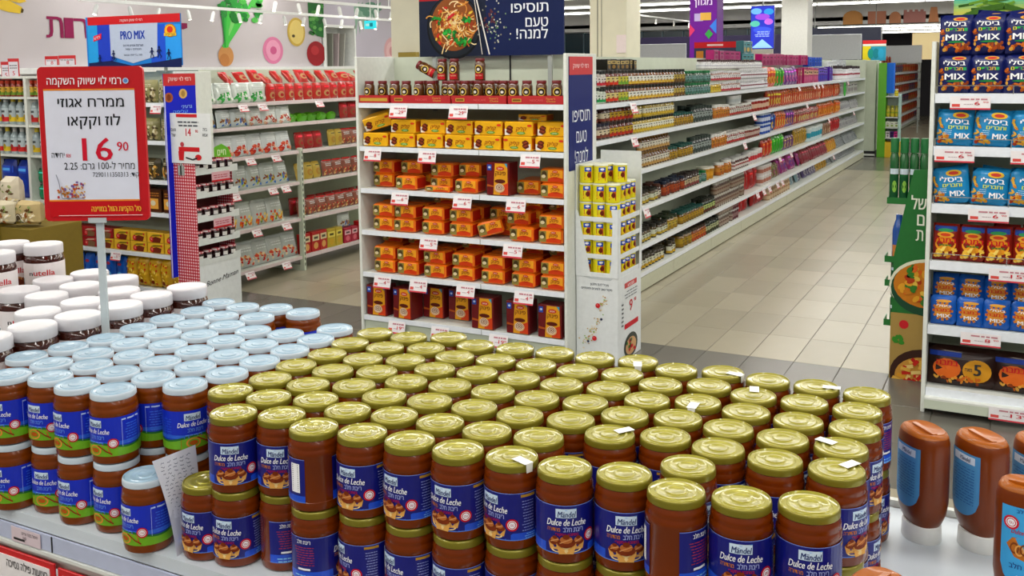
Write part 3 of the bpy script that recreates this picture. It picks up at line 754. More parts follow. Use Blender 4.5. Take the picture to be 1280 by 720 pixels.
# the pole passes between the jar groups; board turned to the shopper
D_ = Vector(ray(118, 180)); tt = px_/D_[0]; cen = Vector((0, 0, H)) + D_*tt; ysg = cen.y
sg = put(empty('price_sign', (cen.x, ysg, TZ), math.radians(27.5), 0, 0), 'red framed price sign on a clear pole among the white-lidded jars', 'sign')
c2w = 0.001*tt*1215  # metres per 1000 px at this distance
dist = tt*1215; mpp = dist/1215
w2 = 65.5*mpp; zc = cen.z-TZ; hh = 96.5*mpp
RDS = M('c4101a', 0.35); FSg = flatF(.0006, -.0042)
bd = MB(); rad = .010; pts = []
for (cx, cz, a0) in [(w2-rad, zc+hh-rad, 0), (-w2+rad, zc+hh-rad, 90), (-w2+rad, zc-hh+rad, 180), (w2-rad, zc-hh+rad, 270)]:
    for k in range(6): a = math.radians(a0+k*18); pts.append((cx+rad*math.cos(a), cz+rad*math.sin(a)))
bd.prism(pts, -.004, .004, RDS); bd.build('frame', sg)
s = MB(); S = mpp
def sp_(px, py): return ((px-113.5)*S*1.0, zc-(py-180.5)*S)
def srect(x0, y0, x1, y1, m, L): (a, b1), (c1, d1) = sp_(x0, y1), sp_(x1, y0); rect(s, FSg, a, b1, c1, d1, m, L)
srect(55, 112, 168, 251, P('dfe0ee'), 1); srect(55, 111.5, 168, 113.5, P('e8862a'), 2); srect(55, 250, 168, 252, P('f08a2a'), 2)
def st_(t, x, y, w, h, m, b=.012, L=3): u, v = sp_(x, y); text(s, FSg, t, u, v, w*S, h*S, m, L, b)
st_('רמי לוי שיווק השקמה', 106, 106, 92, 8, P('f6f2f2'), .015)
u, v = sp_(158, 102); ell(s, FSg, u, v, 3.6*S, 3.6*S, P('5a86c8'), 3); ringp(s, FSg, u, v, 3.6*S, 2.6*S, P('c8d4ea'), 4)
INK = P('16181e')
st_('ממרח אגוזי', 113, 134, 82, 10.5, INK); st_('לוז וקקאו', 116, 157, 65, 11, INK)
st_('16', 118, 201, 37, 28, P('cf1430'), .012); st_('90', 150, 189, 14, 11, P('cf1430'), .01)
st_('יחידה', 69, 197, 16, 6, INK, .0); st_('₪', 82, 196.5, 5.5, 5, P('cf1430'), 0)
st_('מחיר ל-100 גרם: 2.25', 120, 212, 88, 7.5, INK, .0); st_('קוד: 7290111350313', 140, 221.5, 58, 5, P('3a3c46'), 0)
rg = random.Random(2)
for k in range(90):
    x, y = 67+rg.uniform(0, 34), 220+rg.uniform(4, 28)
    if y < 236-(x-67)*.35: continue
    u, v = sp_(x, y); ell(s, FSg, u, v, rg.uniform(1, 2)*S, rg.uniform(1, 2.2)*S, P(rg.choice(['c85a2a', 'd8a04a', 'b03038', '7a5a9a', 'e0c8a0', 'b9742a'])), 3+k % 4, 6)
strip(s, FSg, [sp_(66, 218), sp_(69, 228), sp_(72, 248), sp_(100, 248)], 1*S, P('8a8a9a'), 8)
srect(55, 252, 168, 272, P('c4101a'), 2); st_('סל הקניות הזול במדינה', 138, 265, 62, 6, P('f2b03a'), .02); srect(66, 269.5, 171, 270.3, P('f0c8c8'), 4)
s.build('printed_card', sg)
CLR = M('c9d2d4', .2, alpha=.8)
MB().bbox(-.0075, .0075, .003, .009, .0, zc-hh+.02, CLR, .001).build('pole', sg)
MB().box(-.018, .018, -.006, -.0035, zc-hh-.004, zc-hh+.006, CLR).box(-.012, .012, .004, .009, zc-hh-.004, zc-hh+.02, CLR).build('clip', sg)
MB().lathe([(.013, 0), (.013, .004), (.009, .006), (.008, .012)], 16, CLR, cy=.006).build('foot', sg)

# ---------------------------------------------------------------- squeeze bottles at the right end of the shelf
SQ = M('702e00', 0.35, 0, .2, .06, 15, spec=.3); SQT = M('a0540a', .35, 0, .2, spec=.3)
def bottle(front=False):
    r = empty('squeeze_bottle'); h = .205; w, d = .041, .030
    # cap at the bottom, body above, closed round shoulder
    MB().lathe([(.031, 0), (.032, .002), (.031, .028), (.029, .030)], 28, M('dfe0dc', .3), sy=.85).build('cap', r, True)
    prof = [(.70, .030), (.80, .038), (.92, .052), (1.0, .075), (1.0, .165), (.985, .180), (.93, .190), (.86, .1955), (.78, .1975), (.70, .196), (.45, .193), (.0001, .192)]
    b = MB(); n = 32; base = len(b.v)
    for k, z in prof:
        for i in range(n):
            a = 2*PI*i/n; c_, s_ = math.cos(a), math.sin(a); e = .8
            b.v.append((w*k*abs(c_)**e*(1 if c_ >= 0 else -1), d*k*abs(s_)**e*(1 if s_ >= 0 else -1), z))
    for k in range(len(prof)-1):
        for i in range(n):
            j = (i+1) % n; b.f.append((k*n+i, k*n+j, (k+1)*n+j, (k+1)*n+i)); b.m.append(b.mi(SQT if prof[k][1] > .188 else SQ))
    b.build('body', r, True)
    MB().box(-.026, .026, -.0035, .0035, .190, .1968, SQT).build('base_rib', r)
    lb = MB()
    def F(u, v, L):
        c_ = max(-.999, min(.999, u/w)); a = math.acos(abs(c_)**(1/.8)*(1 if c_ >= 0 else -1)); s_ = math.sin(a)
        return (u, -(d+.0006+L*.0003)*abs(s_)**.8, v)
    CY = P('3d9fd8') if front else P('4c8fc4')
    N = 14
    for i in range(N):
        for j in range(12):
            a, c_ = -.029+.058*i/N, -.029+.058*(i+1)/N
            def vb(u): return .062 + .030*(1-math.sqrt(max(0, 1-(u/.029)**2)))
            v0 = lambda u, t: vb(u)+(.172-vb(u))*t
            lb.face([F(a, v0(a, j/12), 0), F(c_, v0(c_, j/12), 0), F(c_, v0(c_, (j+1)/12), 0), F(a, v0(a, (j+1)/12), 0)], CY)
    if front:
        badge(lb, F, -.017, .150, .0095, 2); text(lb, F, 'Dulce de Leche', .003, .136, .04, .006, P('b02030'), 2, .01, .2); text(lb, F, 'ריבת חלב', .004, .165, .03, .004, P('14307a'), 2)
        poly(lb, F, [(-.022, .120), (-.015, .130), (.01, .132), (.025, .124), (.024, .104), (.008, .098), (-.012, .104)], P('b5651a'), 2)
        for k in range(6): ringp(lb, F, -.012+k*.006, .116-.002*(k % 2), .008, .0055, P('e0a050' if k % 2 else '7a3a10'), 3+k, 10, .7)
        text(lb, F, 'ריבת חלב', 0, .088, .036, .006, P('14307a'), 2); lines(lb, F, -.01, .02, .077, .082, 1, WH, 2, .4)
    else:
        rect(lb, F, -.02, .155, .022, .168, P('cfdcea'), 1, 4); text(lb, F, 'Mändel', .004, .158, .02, .007, P('22356a'), 2, .01, .1)
        lines(lb, F, -.022, .022, .085, .150, 13, P('1f4f9a'), 2, .22, random.Random(4))
    lb.build('label', r); return r
SB, SF = bottle(), bottle(True)
for (pr, px, py, dz, lab) in [(SB, 1150, 676, 52, 'caramel squeeze bottle with blue back label nearest the gold-lidded jars'),
                             (SB, 1222, 688, 50, 'caramel squeeze bottle with blue back label, second from the gold-lidded jars'),
                             (SB, 1297, 694, 50, 'caramel squeeze bottle partly cut by the right picture edge, behind')]:
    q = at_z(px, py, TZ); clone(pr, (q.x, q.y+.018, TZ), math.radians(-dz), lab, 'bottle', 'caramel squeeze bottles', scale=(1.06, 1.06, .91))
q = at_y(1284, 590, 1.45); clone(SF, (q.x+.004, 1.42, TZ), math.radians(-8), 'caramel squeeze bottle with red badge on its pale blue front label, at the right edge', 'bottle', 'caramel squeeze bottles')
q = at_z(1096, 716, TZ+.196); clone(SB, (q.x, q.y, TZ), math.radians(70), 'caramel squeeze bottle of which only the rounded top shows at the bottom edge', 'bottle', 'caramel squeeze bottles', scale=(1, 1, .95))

# ================================================================ shelving
def shelf_unit(name, label, W, D, zs, ztop, loc, rz=0.0, bays=1, side_l=True, side_r=True, base=True, back_z0=0.1, rail=RAIL, sidemat=None, lip=0.03, cat='shelving', depths=None, upright=False):
    """gondola facing -Y in its own axes; front at y=0, x from 0 to W"""
    r = put(empty(name, loc, rz), label, cat); sm = sidemat or OFFW
    MB().box(0, W, D-.03, D, back_z0, ztop, SAGE).build('back_panel', r)
    if side_l: MB().bbox(-.022, .0, -.004, D, .0, ztop, sm, .003).build('side_panel', r)
    if side_r: MB().bbox(W, W+.022, -.004, D, .0, ztop, sm, .003).build('side_panel', r)
    bw = W/bays
    for bi in range(bays):
        x0, x1 = bi*bw+.002, (bi+1)*bw-.002
        for k, z in enumerate(zs):
            dd = depths[k] if depths else 0
            s = MB().box(x0, x1, .004+dd, D-.03, z-.022, z, OFFW).build('shelf', r)
            MB().box(x0, x1, dd, .004+dd, z-lip, z+.003, rail).build('price_rail', s)
        if base:
            MB().box(x0, x1, .015, .03, .03, zs[-1]-.03, SAGE).build('kick_plate', r)
        if upright and bi: 
            u = MB().box(x0-.02, x0+.015, -.01, .03, 0, ztop, SAGE); 
            for k in range(int(ztop/.05)): u.box(x0-.006, x0+.002, -.0115, -.009, .05+k*.05, .075+k*.05, DARK)
            u.build('upright', r)
    return r
def tagproto(w=.095, h=.058, price='6', small='90'):
    r = MB(); r.bbox(-w/2, w/2, 0, .0012, -h, 0, P('ebe6e8'), .0003); F = flatF(.0006)
    rect(r, F, -w/2, -h, w/2, -h+h*.12, P('d04450'), 1); rect(r, F, -w*.45, -h+h*.2, -w*.25, -h+h*.42, P('d8504a'), 1)
    lines(r, F, -w*.4, w*.42, -h*.28, -h*.05, 1, P('c0808c'), 2, .5, random.Random(2))
    text(r, F, price, w*.17, -h*.66, .013*len(price)*w/.095, h*.27, P('c8142c'), 3, .01); text(r, F, small, w*.38, -h*.5, w*.13, h*.12, P('c8142c'), 3)
    lines(r, F, -w*.2, w*.08, -h*.62, -h*.5, 1, P('b8a0a8'), 2, .4, random.Random(6))
    return r.build('price_tag')
TAGS = {}
def tag(loc, rz, label, price='5', group='price tags on shelf edges', sc=1.0, rx=0.0, w=.095, h=.058):
    k = (price, w, h)
    if k not in TAGS: TAGS[k] = tagproto(w, h, price)
    return clone(TAGS[k], loc, rz, label, 'price tag', group, rx=rx, scale=(sc, sc, sc))

# ---------------------------------------------------------------- end display with coffee, wafers and cake packs
EX0, EX1, EY = -4.262, -2.624, 5.76
EZ = [1.735, 1.42, 1.112, .803, .49, .165]
end = shelf_unit('end_display', 'white end-of-aisle shelf unit filled with yellow and orange packs', EX1-EX0, .5, EZ, 2.07, (EX0, EY, 0), bays=1, cat='shelving', lip=.032)
for k, z in enumerate(EZ): MB().box(EX0*0+1.0, 1.004, -.002, .002, z-.032, z+.003, GREYM).build('shelf_joint', end)
ex = lambda px: at_y(px, 150, EY).x
# back wall above, slotted upright
MB().box(1.0, 1.012, .466, .47, 1.75, 2.07, DARK).build('slotted_upright', end)
# side sign: blue strip on the aisle side
FX = lambda x: (lambda u, v, L: (x+.0008*L, u, v))
ss = MB().box(EX1+.023, EX1+.027, EY+.03, EY+.42, 1.30, 2.05, P('0c1c66')); F = FX(EX1+.027)
rect(ss, F, EY+.03, 1.93, EY+.42, 2.05, RED, 1); text(ss, F, 'רמי לוי שיווק', EY+.22, 1.975, .26, .026, P('f0d0d0'), 2)
for s_, z, w in (('תוסיפו', 1.62, .29), ('טעם', 1.48, .17), ('למנה!', 1.345, .22)): text(ss, F, s_, EY+.225, z, w, .075, P('e6eaf4'), 2, .0)
put(ss.build('strip_sign'), 'tall dark blue strip sign with white Hebrew words on the end display side', 'sign')
# noodle poster
pa_, pb_ = at_y(525, 72, 6.13), at_y(705, 66, 6.13)
po = put(empty('noodle_poster', (pa_.x, 6.13, 2.068)), 'wide dark blue poster with a noodle bowl and white Hebrew slogan', 'poster')
W_ = pb_.x-pa_.x; b = MB().box(0, W_, 0, .012, 0, .62, P('0a1a4a')); F = flatF(.0005)
def pq(px, py): q = at_y(px, py, 6.13); return q.x-pa_.x, q.z-2.068
def pel(px, py, rx, ry, m, L, n=24, rot=0): u, v = pq(px, py); ell(b, F, u, v, rx*.0065, ry*.0065, m, L, n, rot)
u, v = pq(525, 10); rect(b, F, 0, 0, W_*.48, .62, P('131c34'), 1); rect(b, F, 0, pq(525, 2)[1], W_*.2, .62, P('b3121c'), 2)
pel(567, 34, 35, 36, P('05080f'), 2, 36); pel(567, 33, 33, 34, P('1a2028'), 3, 36); pel(567, 30, 29, 30, P('8a4a1c'), 4, 30)
rn = random.Random(12)
for k in range(120):
    a = rn.uniform(0, 6.28); r_ = rn.uniform(0, .17); cx, cz = pq(567, 30); cx += math.cos(a)*r_; cz += math.sin(a)*r_; t = rn.uniform(0, 6.28); pts = []
    for i in range(6): pts.append((cx, cz)); cx += .018*math.cos(t); cz += .018*math.sin(t); t += rn.uniform(-.1, .7)
    strip(b, F, pts, .008, P(rn.choice(['e8b860', 'f0d090', 'd88a38', 'f5dca8', 'c86a28', 'e0a048'])), 5+k % 8)
for k in range(30): pel(567+rn.uniform(-24, 24), 30+rn.uniform(-24, 24), rn.uniform(1, 4), rn.uniform(1, 2), P(rn.choice(['c8281c', 'd8501c', '9a3a1a', 'e8c040'])), 14+k % 4, 7, rn.uniform(0, 3))
for (x, y, s_) in [(547, 26, 6), (566, 43, 6), (574, 51, 6), (583, 24, 5), (578, 53, 5), (560, 40, 4), (585, 50, 4)]:
    for k in range(7): pel(x+rn.uniform(-s_, s_), y+rn.uniform(-s_*.6, s_*.6), 2.6, 1.8, P(rn.choice(['1f8a2c', '2fae3d', '146a22'])), 18+k, 7, rn.uniform(0, 3))
pel(565, 20, 6, 1.6, P('c8202a'), 26, 10, .5)
strip(b, F, [pq(595, -8), pq(613, 68)], .010, P('e9e4dc'), 27); strip(b, F, [pq(593, -8), pq(604, 68)], .006, P('d6cfc6'), 28)
for k in range(60): pel(618+rn.gauss(0, 9), 32+rn.gauss(0, 15), 1.0, 1.0, P(rn.choice(['6a8a6a', 'c8c8b8', '4f7a50', '8a8a7a'])), 4, 6)
for k in range(24): pel(612+rn.gauss(0, 5), 22+rn.gauss(0, 6), 1.3, 1.3, P('5a2c34'), 5, 6)
for s_, x, y, w in (('תוסיפו', 662, 15, 45), ('טעם', 671, 33, 27), ('למנה!', 665, 48, 38)):
    u, v = pq(x, y); text(b, F, s_, u, v, w*.0064, .062, P('e8ecf4'), 6, .012)
b.build('board', po)
for sx in (.1, W_-.13): MB().box(sx, sx+.03, .012, .03, -.4, .5, GREYM).build('post', po)
pp = at_y(447, 100, 6.3)
put(MB().bbox(at_y(446, 90, 6.2).x, at_y(489, 90, 6.2).x, 6.2, 6.206, 1.75, 2.075, M('c6c3c9', .4), .001).build('clear_panel'), 'pale grey plastic panel at the top left of the end display', 'panel')

# coffee
def coffee_jar():
    r = empty('coffee_jar'); R = .038
    MB().lathe([(R*.9, 0), (R, .006), (R, .112), (R*.92, .124), (R*.78, .132)], 20, M('5a3312', .15, 0, .8)).build('glass_body', r, True)
    MB().lathe([(R*.84, .132), (R*.86, .134), (R*.86, .150), (R*.80, .153), (.0001, .153)], 20, M('6e1418', .35)).build('lid', r, True)
    b = MB(); F = cylF(R*1.01, .0004); rect(b, F, -.034, .008, .034, .048, P('b8141e'), 0, 10); ringp(b, F, 0, .078, .028, .022, P('d8b64a'), 1, 18); ell(b, F, 0, .078, .021, .022, P('2a1a10'), 2, 14); ell(b, F, 0, .076, .011, .010, P('d8d0c8'), 3, 10)
    text(b, F, 'TASTERS', 0, .030, .05, .008, P('e8d0a0'), 2); b.build('label', r); return r
CJ = coffee_jar()
TRW = [(448, 486, 'leftmost short tray'), (488, 563, 'tray second from left'), (564, 633, 'tray second from right'), (634, 705, 'rightmost tray')]
for i, (p0, p1, lab) in enumerate(TRW):
    x0, x1 = ex(p0)+.004, ex(p1)-.004; x0 = max(x0, EX0+.004); x1 = min(x1, EX1-.004)
    r = put(empty('coffee_tray', (x0, EY+.006, EZ[0]+.0045)), 'red cardboard coffee %s on the top shelf' % lab, 'tray', 'red coffee trays'); w = x1-x0; Rd = M('b3161c', .5)
    MB().box(0, w, 0, .003, 0, .055, Rd).box(0, .003, .003, .26, 0, .05, Rd).box(w-.003, w, .003, .26, 0, .05, Rd).box(0, w, .257, .26, 0, .05, Rd).box(.003, w-.003, .003, .257, 0, .002, Rd).build('tray', r)
    b = MB(); F = flatF(.0005); g_ = P('c29a3a')
    if i == 0: rect(b, F, .01, .012, w-.01, .035, g_, 1)
    else:
        rect(b, F, .03, .014, .10, .036, g_, 1); rect(b, F, .036, .019, .094, .031, P('7a4a1a'), 2); text(b, F, 'NESCAFÉ', w*.52, .018, .095, .014, P('d85a5a'), 2); text(b, F, "Taster's", w*.77, .030, .07, .012, P('d8a84a'), 2, 0, .2); text(b, F, 'Choice', w*.78, .013, .065, .012, P('d8a84a'), 2, 0, .2)
    b.build('print', r)
CX = [456, 470, 485, 494, 508, 524, 539, 566, 582, 598, 613, 630, 642, 659, 677, 696]
for i, p in enumerate(CX):
    back = p in (470, 485)
    clone(CJ, (min(max(at_y(p, 110, 5.82).x, EX0+.06), EX1-.06), EY+.06+(.085 if back else 0), EZ[0]+.0075), rj.uniform(-.2, .5), 'red-lidded coffee jar, %s in the row standing in the red trays' % nth(i+1, 16), 'jar', 'coffee jars in the trays')
plat = .156
for i, p in enumerate([530, 545, 560, 575, 590, 607, 622]):      # second rank carrying the jars on top
    clone(CJ, (at_y(p, 100, 5.93).x, EY+.15, EZ[0]+.0075), .2, 'coffee jar in the rear rank of the trays, %s' % nth(i+1, 7), 'jar', 'coffee jars, rear rank')
for p, nm in ((555, 'leftmost of the pair'), (570, 'right one of the pair'), (602, 'standing apart to the right')):
    clone(CJ, (at_y(p, 90, 5.93).x, EY+.15, EZ[0]+.0075+.1535), .15, 'coffee jar on top of the others, %s' % nm, 'jar')
q = at_y(533, 96, 5.9); cl = clone(CJ, (q.x+.06, EY+.17, EZ[0]+.205), math.radians(0), 'coffee jar lying tipped on its side on top of the others', 'jar'); cl.rotation_euler = (0, math.radians(-62), math.radians(10))

# yellow wafer packs
def wafer_pack(kind=0):
    r = empty('wafer_pack'); w, h, d = .212, .097, .15; Y = G('eaae16'); s = MB(); s.bbox(-w/2, w/2, 0, d, 0, h, Y, .006); s.build('wrapper', r)
    b = MB(); F = flatF(.0007); k = -1 if kind else 1
    poly(b, F, [(-k*w*.48, .008), (-k*w*.30, .008), (-k*w*.38, .04), (-k*w*.48, .05)], P('e8e2da'), 1)
    for i, (a, c_) in enumerate([(-.33, .058), (-.27, .052), (-.34, .036), (-.28, .03)]):
        ell(b, F, k*a*w*1.0, c_, .021, .013, P('5a1a0c'), 2+i, 8, .5*k); ell(b, F, k*a*w, c_+.002, .012, .006, P('8a3a1c'), 7, 7)
    text(b, F, 'קליק', k*.10*w, .038, .075, .022, P('9a3a10'), 4, .012, .15); ell(b, F, k*.1*w, .022, .033, .010, P('6f9a2a'), 3, 12); text(b, F, 'חלבי', k*.1*w, .018, .035, .007, P('e8f0d0'), 4)
    ell(b, F, k*w*.40, .072, .018, .008, P('d83a1c'), 4, 10)
    b.surf(lambda u, v, L: (w/2+.0004*1, u, v), .012, .012, d-.012, h-.012, 1, 1, G('c85a10')); b.build('print', r); return r
WP = [wafer_pack(0), wafer_pack(1)]
LOW = [(450, 487), (489, 526), (527, 559), (558, 591), (591, 629), (629, 669), (672, 706)]
UPR = [(492, 528), (531, 564), (560, 595), (592, 630), (631, 672), (675, 706)]
def xw(p): return at_y(p, 170, 5.80).x
xs_ = [EX0+.12+.232*i for i in range(7)]
for i, x in enumerate(xs_):
    clone(WP[1 if i == 5 else 0], (x, EY+.03+(.02 if i == 6 else 0), EZ[1]+.004), rj.uniform(-.03, .03) + (.25 if i == 6 else 0)*0, 'yellow wafer pack in the lower layer of the wafer shelf, %s' % nth(i+1, 7), 'wafer pack', 'yellow wafer packs')
for i, x in enumerate(xs_[1:]):
    clone(WP[0], (x+.008, EY+.035+(.03 if i in (1, 5) else 0), EZ[1]+.102), rj.uniform(-.05, .05), 'yellow wafer pack in the upper layer of the wafer shelf, %s' % nth(i+1, 6), 'wafer pack', 'yellow wafer packs')
c = clone(WP[0], (xs_[0]+.02, EY+.06, EZ[1]+.13), .1, 'yellow wafer pack lying tilted on top at the left end of the shelf', 'wafer pack'); c.rotation_euler = (math.radians(14), math.radians(-16), math.radians(14))
clone(WP[0], (xs_[5]+.05, EY+.16, EZ[1]+.20), 0, 'yellow wafer pack lying on top of the upper layer near the right', 'wafer pack', None, scale=(1, .8, .45))
for i, x in enumerate(xs_[:6]): clone(WP[0], (x+.05, EY+.20, EZ[1]+.004), 0, 'wafer pack in the rear rank behind the front packs, %s' % nth(i+1, 6), 'wafer pack', 'wafer packs, rear rank')

# orange cake packs
def pillow(mb, w, h, d, mat, nu=8, nv=8, crimp=.012, cr_mat=None):
    """film pack standing up; returns the front surface map"""
    def bulge(u, v):
        a = max(0, 1-abs(2*u/w)**3.0); t = 2*v/h-1; c_ = max(0, 1-abs(t)**4.0); return (a*c_)**.5
    def FF(u, v, L): return (u, -d/2*bulge(u, v)-.0009*L, v)
    def FB_(u, v, L): return (u, d/2*bulge(u, v), v)
    mb.surf(FF, -w/2, 0, w/2, h, nu, nv, mat, 0); mb.surf(FB_, -w/2, 0, w/2, h, nu, nv, mat, 0)
    return FF
OR1, OR2 = G('ea7012'), G('e88a16')
def cake_pack():
    r = empty('cake_pack'); w, h, d = .178, .098, .14
    MB().bbox(-w/2, w/2, 0, d, 0, h, OR1, .012).build('wrapper', r); b = MB(); F = flatF(.0008)
    rect(b, F, -w*.47, .012, -w*.17, h-.012, P('8a7a3a'), 1); ell(b, F, -w*.32, .055, .02, .026, P('4a3a1c'), 2, 10); ell(b, F, -w*.34, .045, .016, .012, P('d8c8a0'), 3, 10)
    rect(b, F, -w*.17, .03, w*.44, h-.01, P('f0a020'), 1); poly(b, F, [(-w*.17, .012), (w*.44, .012), (w*.44, .034), (w*.2, .044), (-w*.02, .040), (-w*.17, .03)], P('cc3a0c'), 2)
    ell(b, F, w*.13, h-.020, .021, .009, P('c8241a'), 3, 12); text(b, F, 'אסם', w*.13, h-.0235, .024, .007, P('f4e0c0'), 4, .01)
    text(b, F, 'פינוק', w*.13, .050, .062, .018, P('7a1c0c'), 4, .01); text(b, F, 'קפה', w*.13, .034, .03, .010, P('a82a0c'), 4)
    b.surf(lambda u, v, L: (w/2+.0005, u, v), .014, .014, d-.014, h-.014, 1, 1, G('c0200f')); b.build('print', r); return r
CP = cake_pack()
def packs(shelf, cols, z, label, two=True, skip=(), yoff=None):
    for ci, px in enumerate(cols):
        x = at_y(px, 250, EY+.03).x
        for t in range(2 if two else 1):
            if (ci, t) in skip: continue
            yo = (yoff or {}).get((ci, t), 0)
            clone(CP, (x+rj.uniform(-.004, .004), EY+.03+yo, z+.004+t*.0985), rj.uniform(-.04, .04), 'orange cake pack, %s column, %s layer, %s' % (nth(ci+1, len(cols)), ['lower', 'upper'][t], label), 'cake pack', 'orange cake packs')
def rear(z, label, n=7, h=.0):
    for i in range(n):
        clone(CP, (EX0+.13+.232*i, EY+.20, z+.004), 0, 'orange cake pack in the rear rank, %s, %s' % (nth(i+1, n), label), 'cake pack', 'orange cake packs, rear ranks')
        clone(CP, (EX0+.13+.232*i, EY+.20, z+.1025), 0, 'orange cake pack in the rear rank, upper layer, %s, %s' % (nth(i+1, n), label), 'cake pack', 'orange cake packs, rear ranks')
# third shelf
for i, (px, t, yo) in enumerate([(479, 0, .09), (507, 0, .0), (479, 1, .09), (514, 1, .13), (552, 1, .05), (551, 0, .07), (587, 1, .12), (582, 0, .0), (660, 0, .10), (690, 0, 0), (690, 1, .01)]):
    clone(CP, (min(at_y(px, 215, EY+.03+yo).x, EX1-.10), EY+.03+yo, EZ[2]+.004+t*.0985), 0, 'orange cake pack on the shelf under the wafers, %s of eleven counted from the left' % ORD[i+1], 'cake pack', 'orange cake packs')
for i in range(7):
    if i not in (3, 4): clone(CP, (EX0+.13+.232*i, EY+.26, EZ[2]+.004), 0, 'orange cake pack behind the loose arrangement under the wafers, %s' % nth(i+1, 7), 'cake pack', 'orange cake packs, rear ranks')
c = clone(CP, (at_y(545, 233, 5.79).x+.02, EY+.012, EZ[2]+.004), 0, 'orange cake pack lying flat in front on the shelf under the wafers', 'cake pack', None, scale=(1.15, .35, .42))
packs(3, [478, 505, 540, 575, 615, 651, 688], EZ[3], 'shelf with the tilted pack', skip=((4, 0), (4, 1), (5, 1), ), yoff={(5, 0): 0})
clone(CP, (at_y(651, 268, 5.9).x, EY+.10, EZ[3]+.1025), 0, 'orange cake pack set back above its neighbour near the tilted pack', 'cake pack')
c = clone(CP, (at_y(614, 270, 5.80).x, EY+.05, EZ[3]+.03), 0, 'plain orange pack tilted on its corner on the fourth shelf', 'cake pack'); c.rotation_euler = (0, math.radians(-14), math.radians(20))
rear(EZ[3], 'fourth shelf')
for i in (2, 5, 6): clone(CP, (EX0+.13+.232*i, EY+.20, EZ[3]+.201), 0, 'orange cake pack topping the rear rank of the fourth shelf, %s of three' % ORD[(2, 5, 6).index(i)+1], 'cake pack', 'orange cake packs, rear ranks', scale=(1, 1, .72))
packs(4, [478, 507, 541, 577, 615, 653, 690], EZ[4], 'shelf above the tall boxes', yoff={})
rear(EZ[4], 'fifth shelf')
for i in (0, 1, 3, 5, 6): clone(CP, (EX0+.13+.232*i, EY+.20, EZ[4]+.201), 0, 'orange cake pack topping the rear rank of the fifth shelf, %s of five' % ORD[(0, 1, 3, 5, 6).index(i)+1], 'cake pack', 'orange cake packs, rear ranks', scale=(1, 1, .78))
# tall boxes
def tall_box():
    r = empty('instant_drink_box'); w, h, d = .175, .225, .13; MR = G('6a0f14')
    MB().bbox(-w/2, w/2, 0, d, 0, h, MR, .003).build('carton', r); b = MB(); F = flatF(.0007)
    poly(b, F, [(-w*.20, 0.004), (w*.44, .004), (w*.42, h-.006), (-w*.12, h-.006)], P('e09a1c'), 1); poly(b, F, [(w*.08, .006), (w*.45, .006), (w*.45, .09), (w*.2, .07)], P('d0401a'), 2)
    rect(b, F, -w*.46, h-.055, -w*.27, h-.015, P('2a4aa8'), 2); ell(b, F, -w*.36, h-.034, .010, .008, P('c0d0f0'), 3, 8)
    ell(b, F, w*.12, h-.04, .030, .014, P('c82a1a'), 3, 16); text(b, F, 'אסם', w*.12, h-.046, .036, .010, P('f4e8d0'), 4, .01); text(b, F, 'פינוק', w*.12, h-.085, .078, .024, P('5a1408'), 4, .012)
    ell(b, F, w*.1, .098, .042, .014, P('5a1c0c'), 4, 12); ell(b, F, w*.08, .05, .040, .030, P('d8a878'), 5, 18); ell(b, F, w*.08, .055, .033, .021, P('7a2a10'), 6, 16)
    for k in range(3): ringp(b, F, w*.08, .055, .028-.009*k, .024-.009*k, P('f0dcc0'), 7+k, 14, 1.1)
    poly(b, F, [(-w*.48, .06), (-w*.2, .055), (-w*.18, .066), (-w*.46, .075)], P('b0501c'), 5); poly(b, F, [(w*.3, h-.006), (w*.42, h-.006), (w*.42, h-.035)], P('2a9ac0'), 4)
    b.build('print', r); return r
TB = tall_box()
for i, (px, yo) in enumerate([(474, 0), (506, .0), (545, .12), (577, .14), (606, 0), (650, 0), (690, 0)]):
    x = at_y(px-3, 390, EY+.02+yo).x; clone(TB, (min(max(x, EX0+.1), EX1-.1), EY+.02+yo, EZ[5]+.004), [0, -.12, 0, 0, 0, 0, 0][i], 'tall maroon and yellow drink box on the bottom shelf, %s' % nth(i+1, 7), 'box', 'tall drink boxes')
q = at_y(624, 222, 5.80); clone(TB, (q.x, EY+.02, EZ[2]+.004), .0, 'tall yellow drink box standing among the cake packs under the wafers', 'box', None, scale=(1.0, 1, 1.0))
# its tags
for (px, py, pr, nm) in [(498, 129, '29', 'left one under the coffee trays'), (573, 129, '29', 'right one under the coffee trays'), (466, 183, '8', 'left under the wafers'), (534, 184, '8', 'middle under the wafers'), (663, 188, '5', 'right under the wafers'),
     (500, 238, '6', 'left under the loose cake packs'), (578, 241, '6', 'middle under the loose cake packs'), (645, 245, '6', 'right under the loose cake packs'), (536, 292, '5', 'left under the tilted pack'), (641, 301, '5', 'right under the tilted pack'),
     (478, 342, '4', 'first above the tall boxes'), (523, 347, '4', 'second above the tall boxes'), (582, 352, '4', 'third above the tall boxes'), (655, 357, '4', 'fourth above the tall boxes'),
     (496, 398, '19', 'left under the tall boxes'), (550, 403, '19', 'middle under the tall boxes'), (623, 412, '19', 'right under the tall boxes')]:
    q = at_y(px, py, EY-.01); z = min(EZ, key=lambda e: abs(e-.01-q.z)); tag((q.x, EY-.006, z-.014), 0, 'price tag on the end display, %s' % nm, pr, sc=1.55, rx=math.radians(-14))

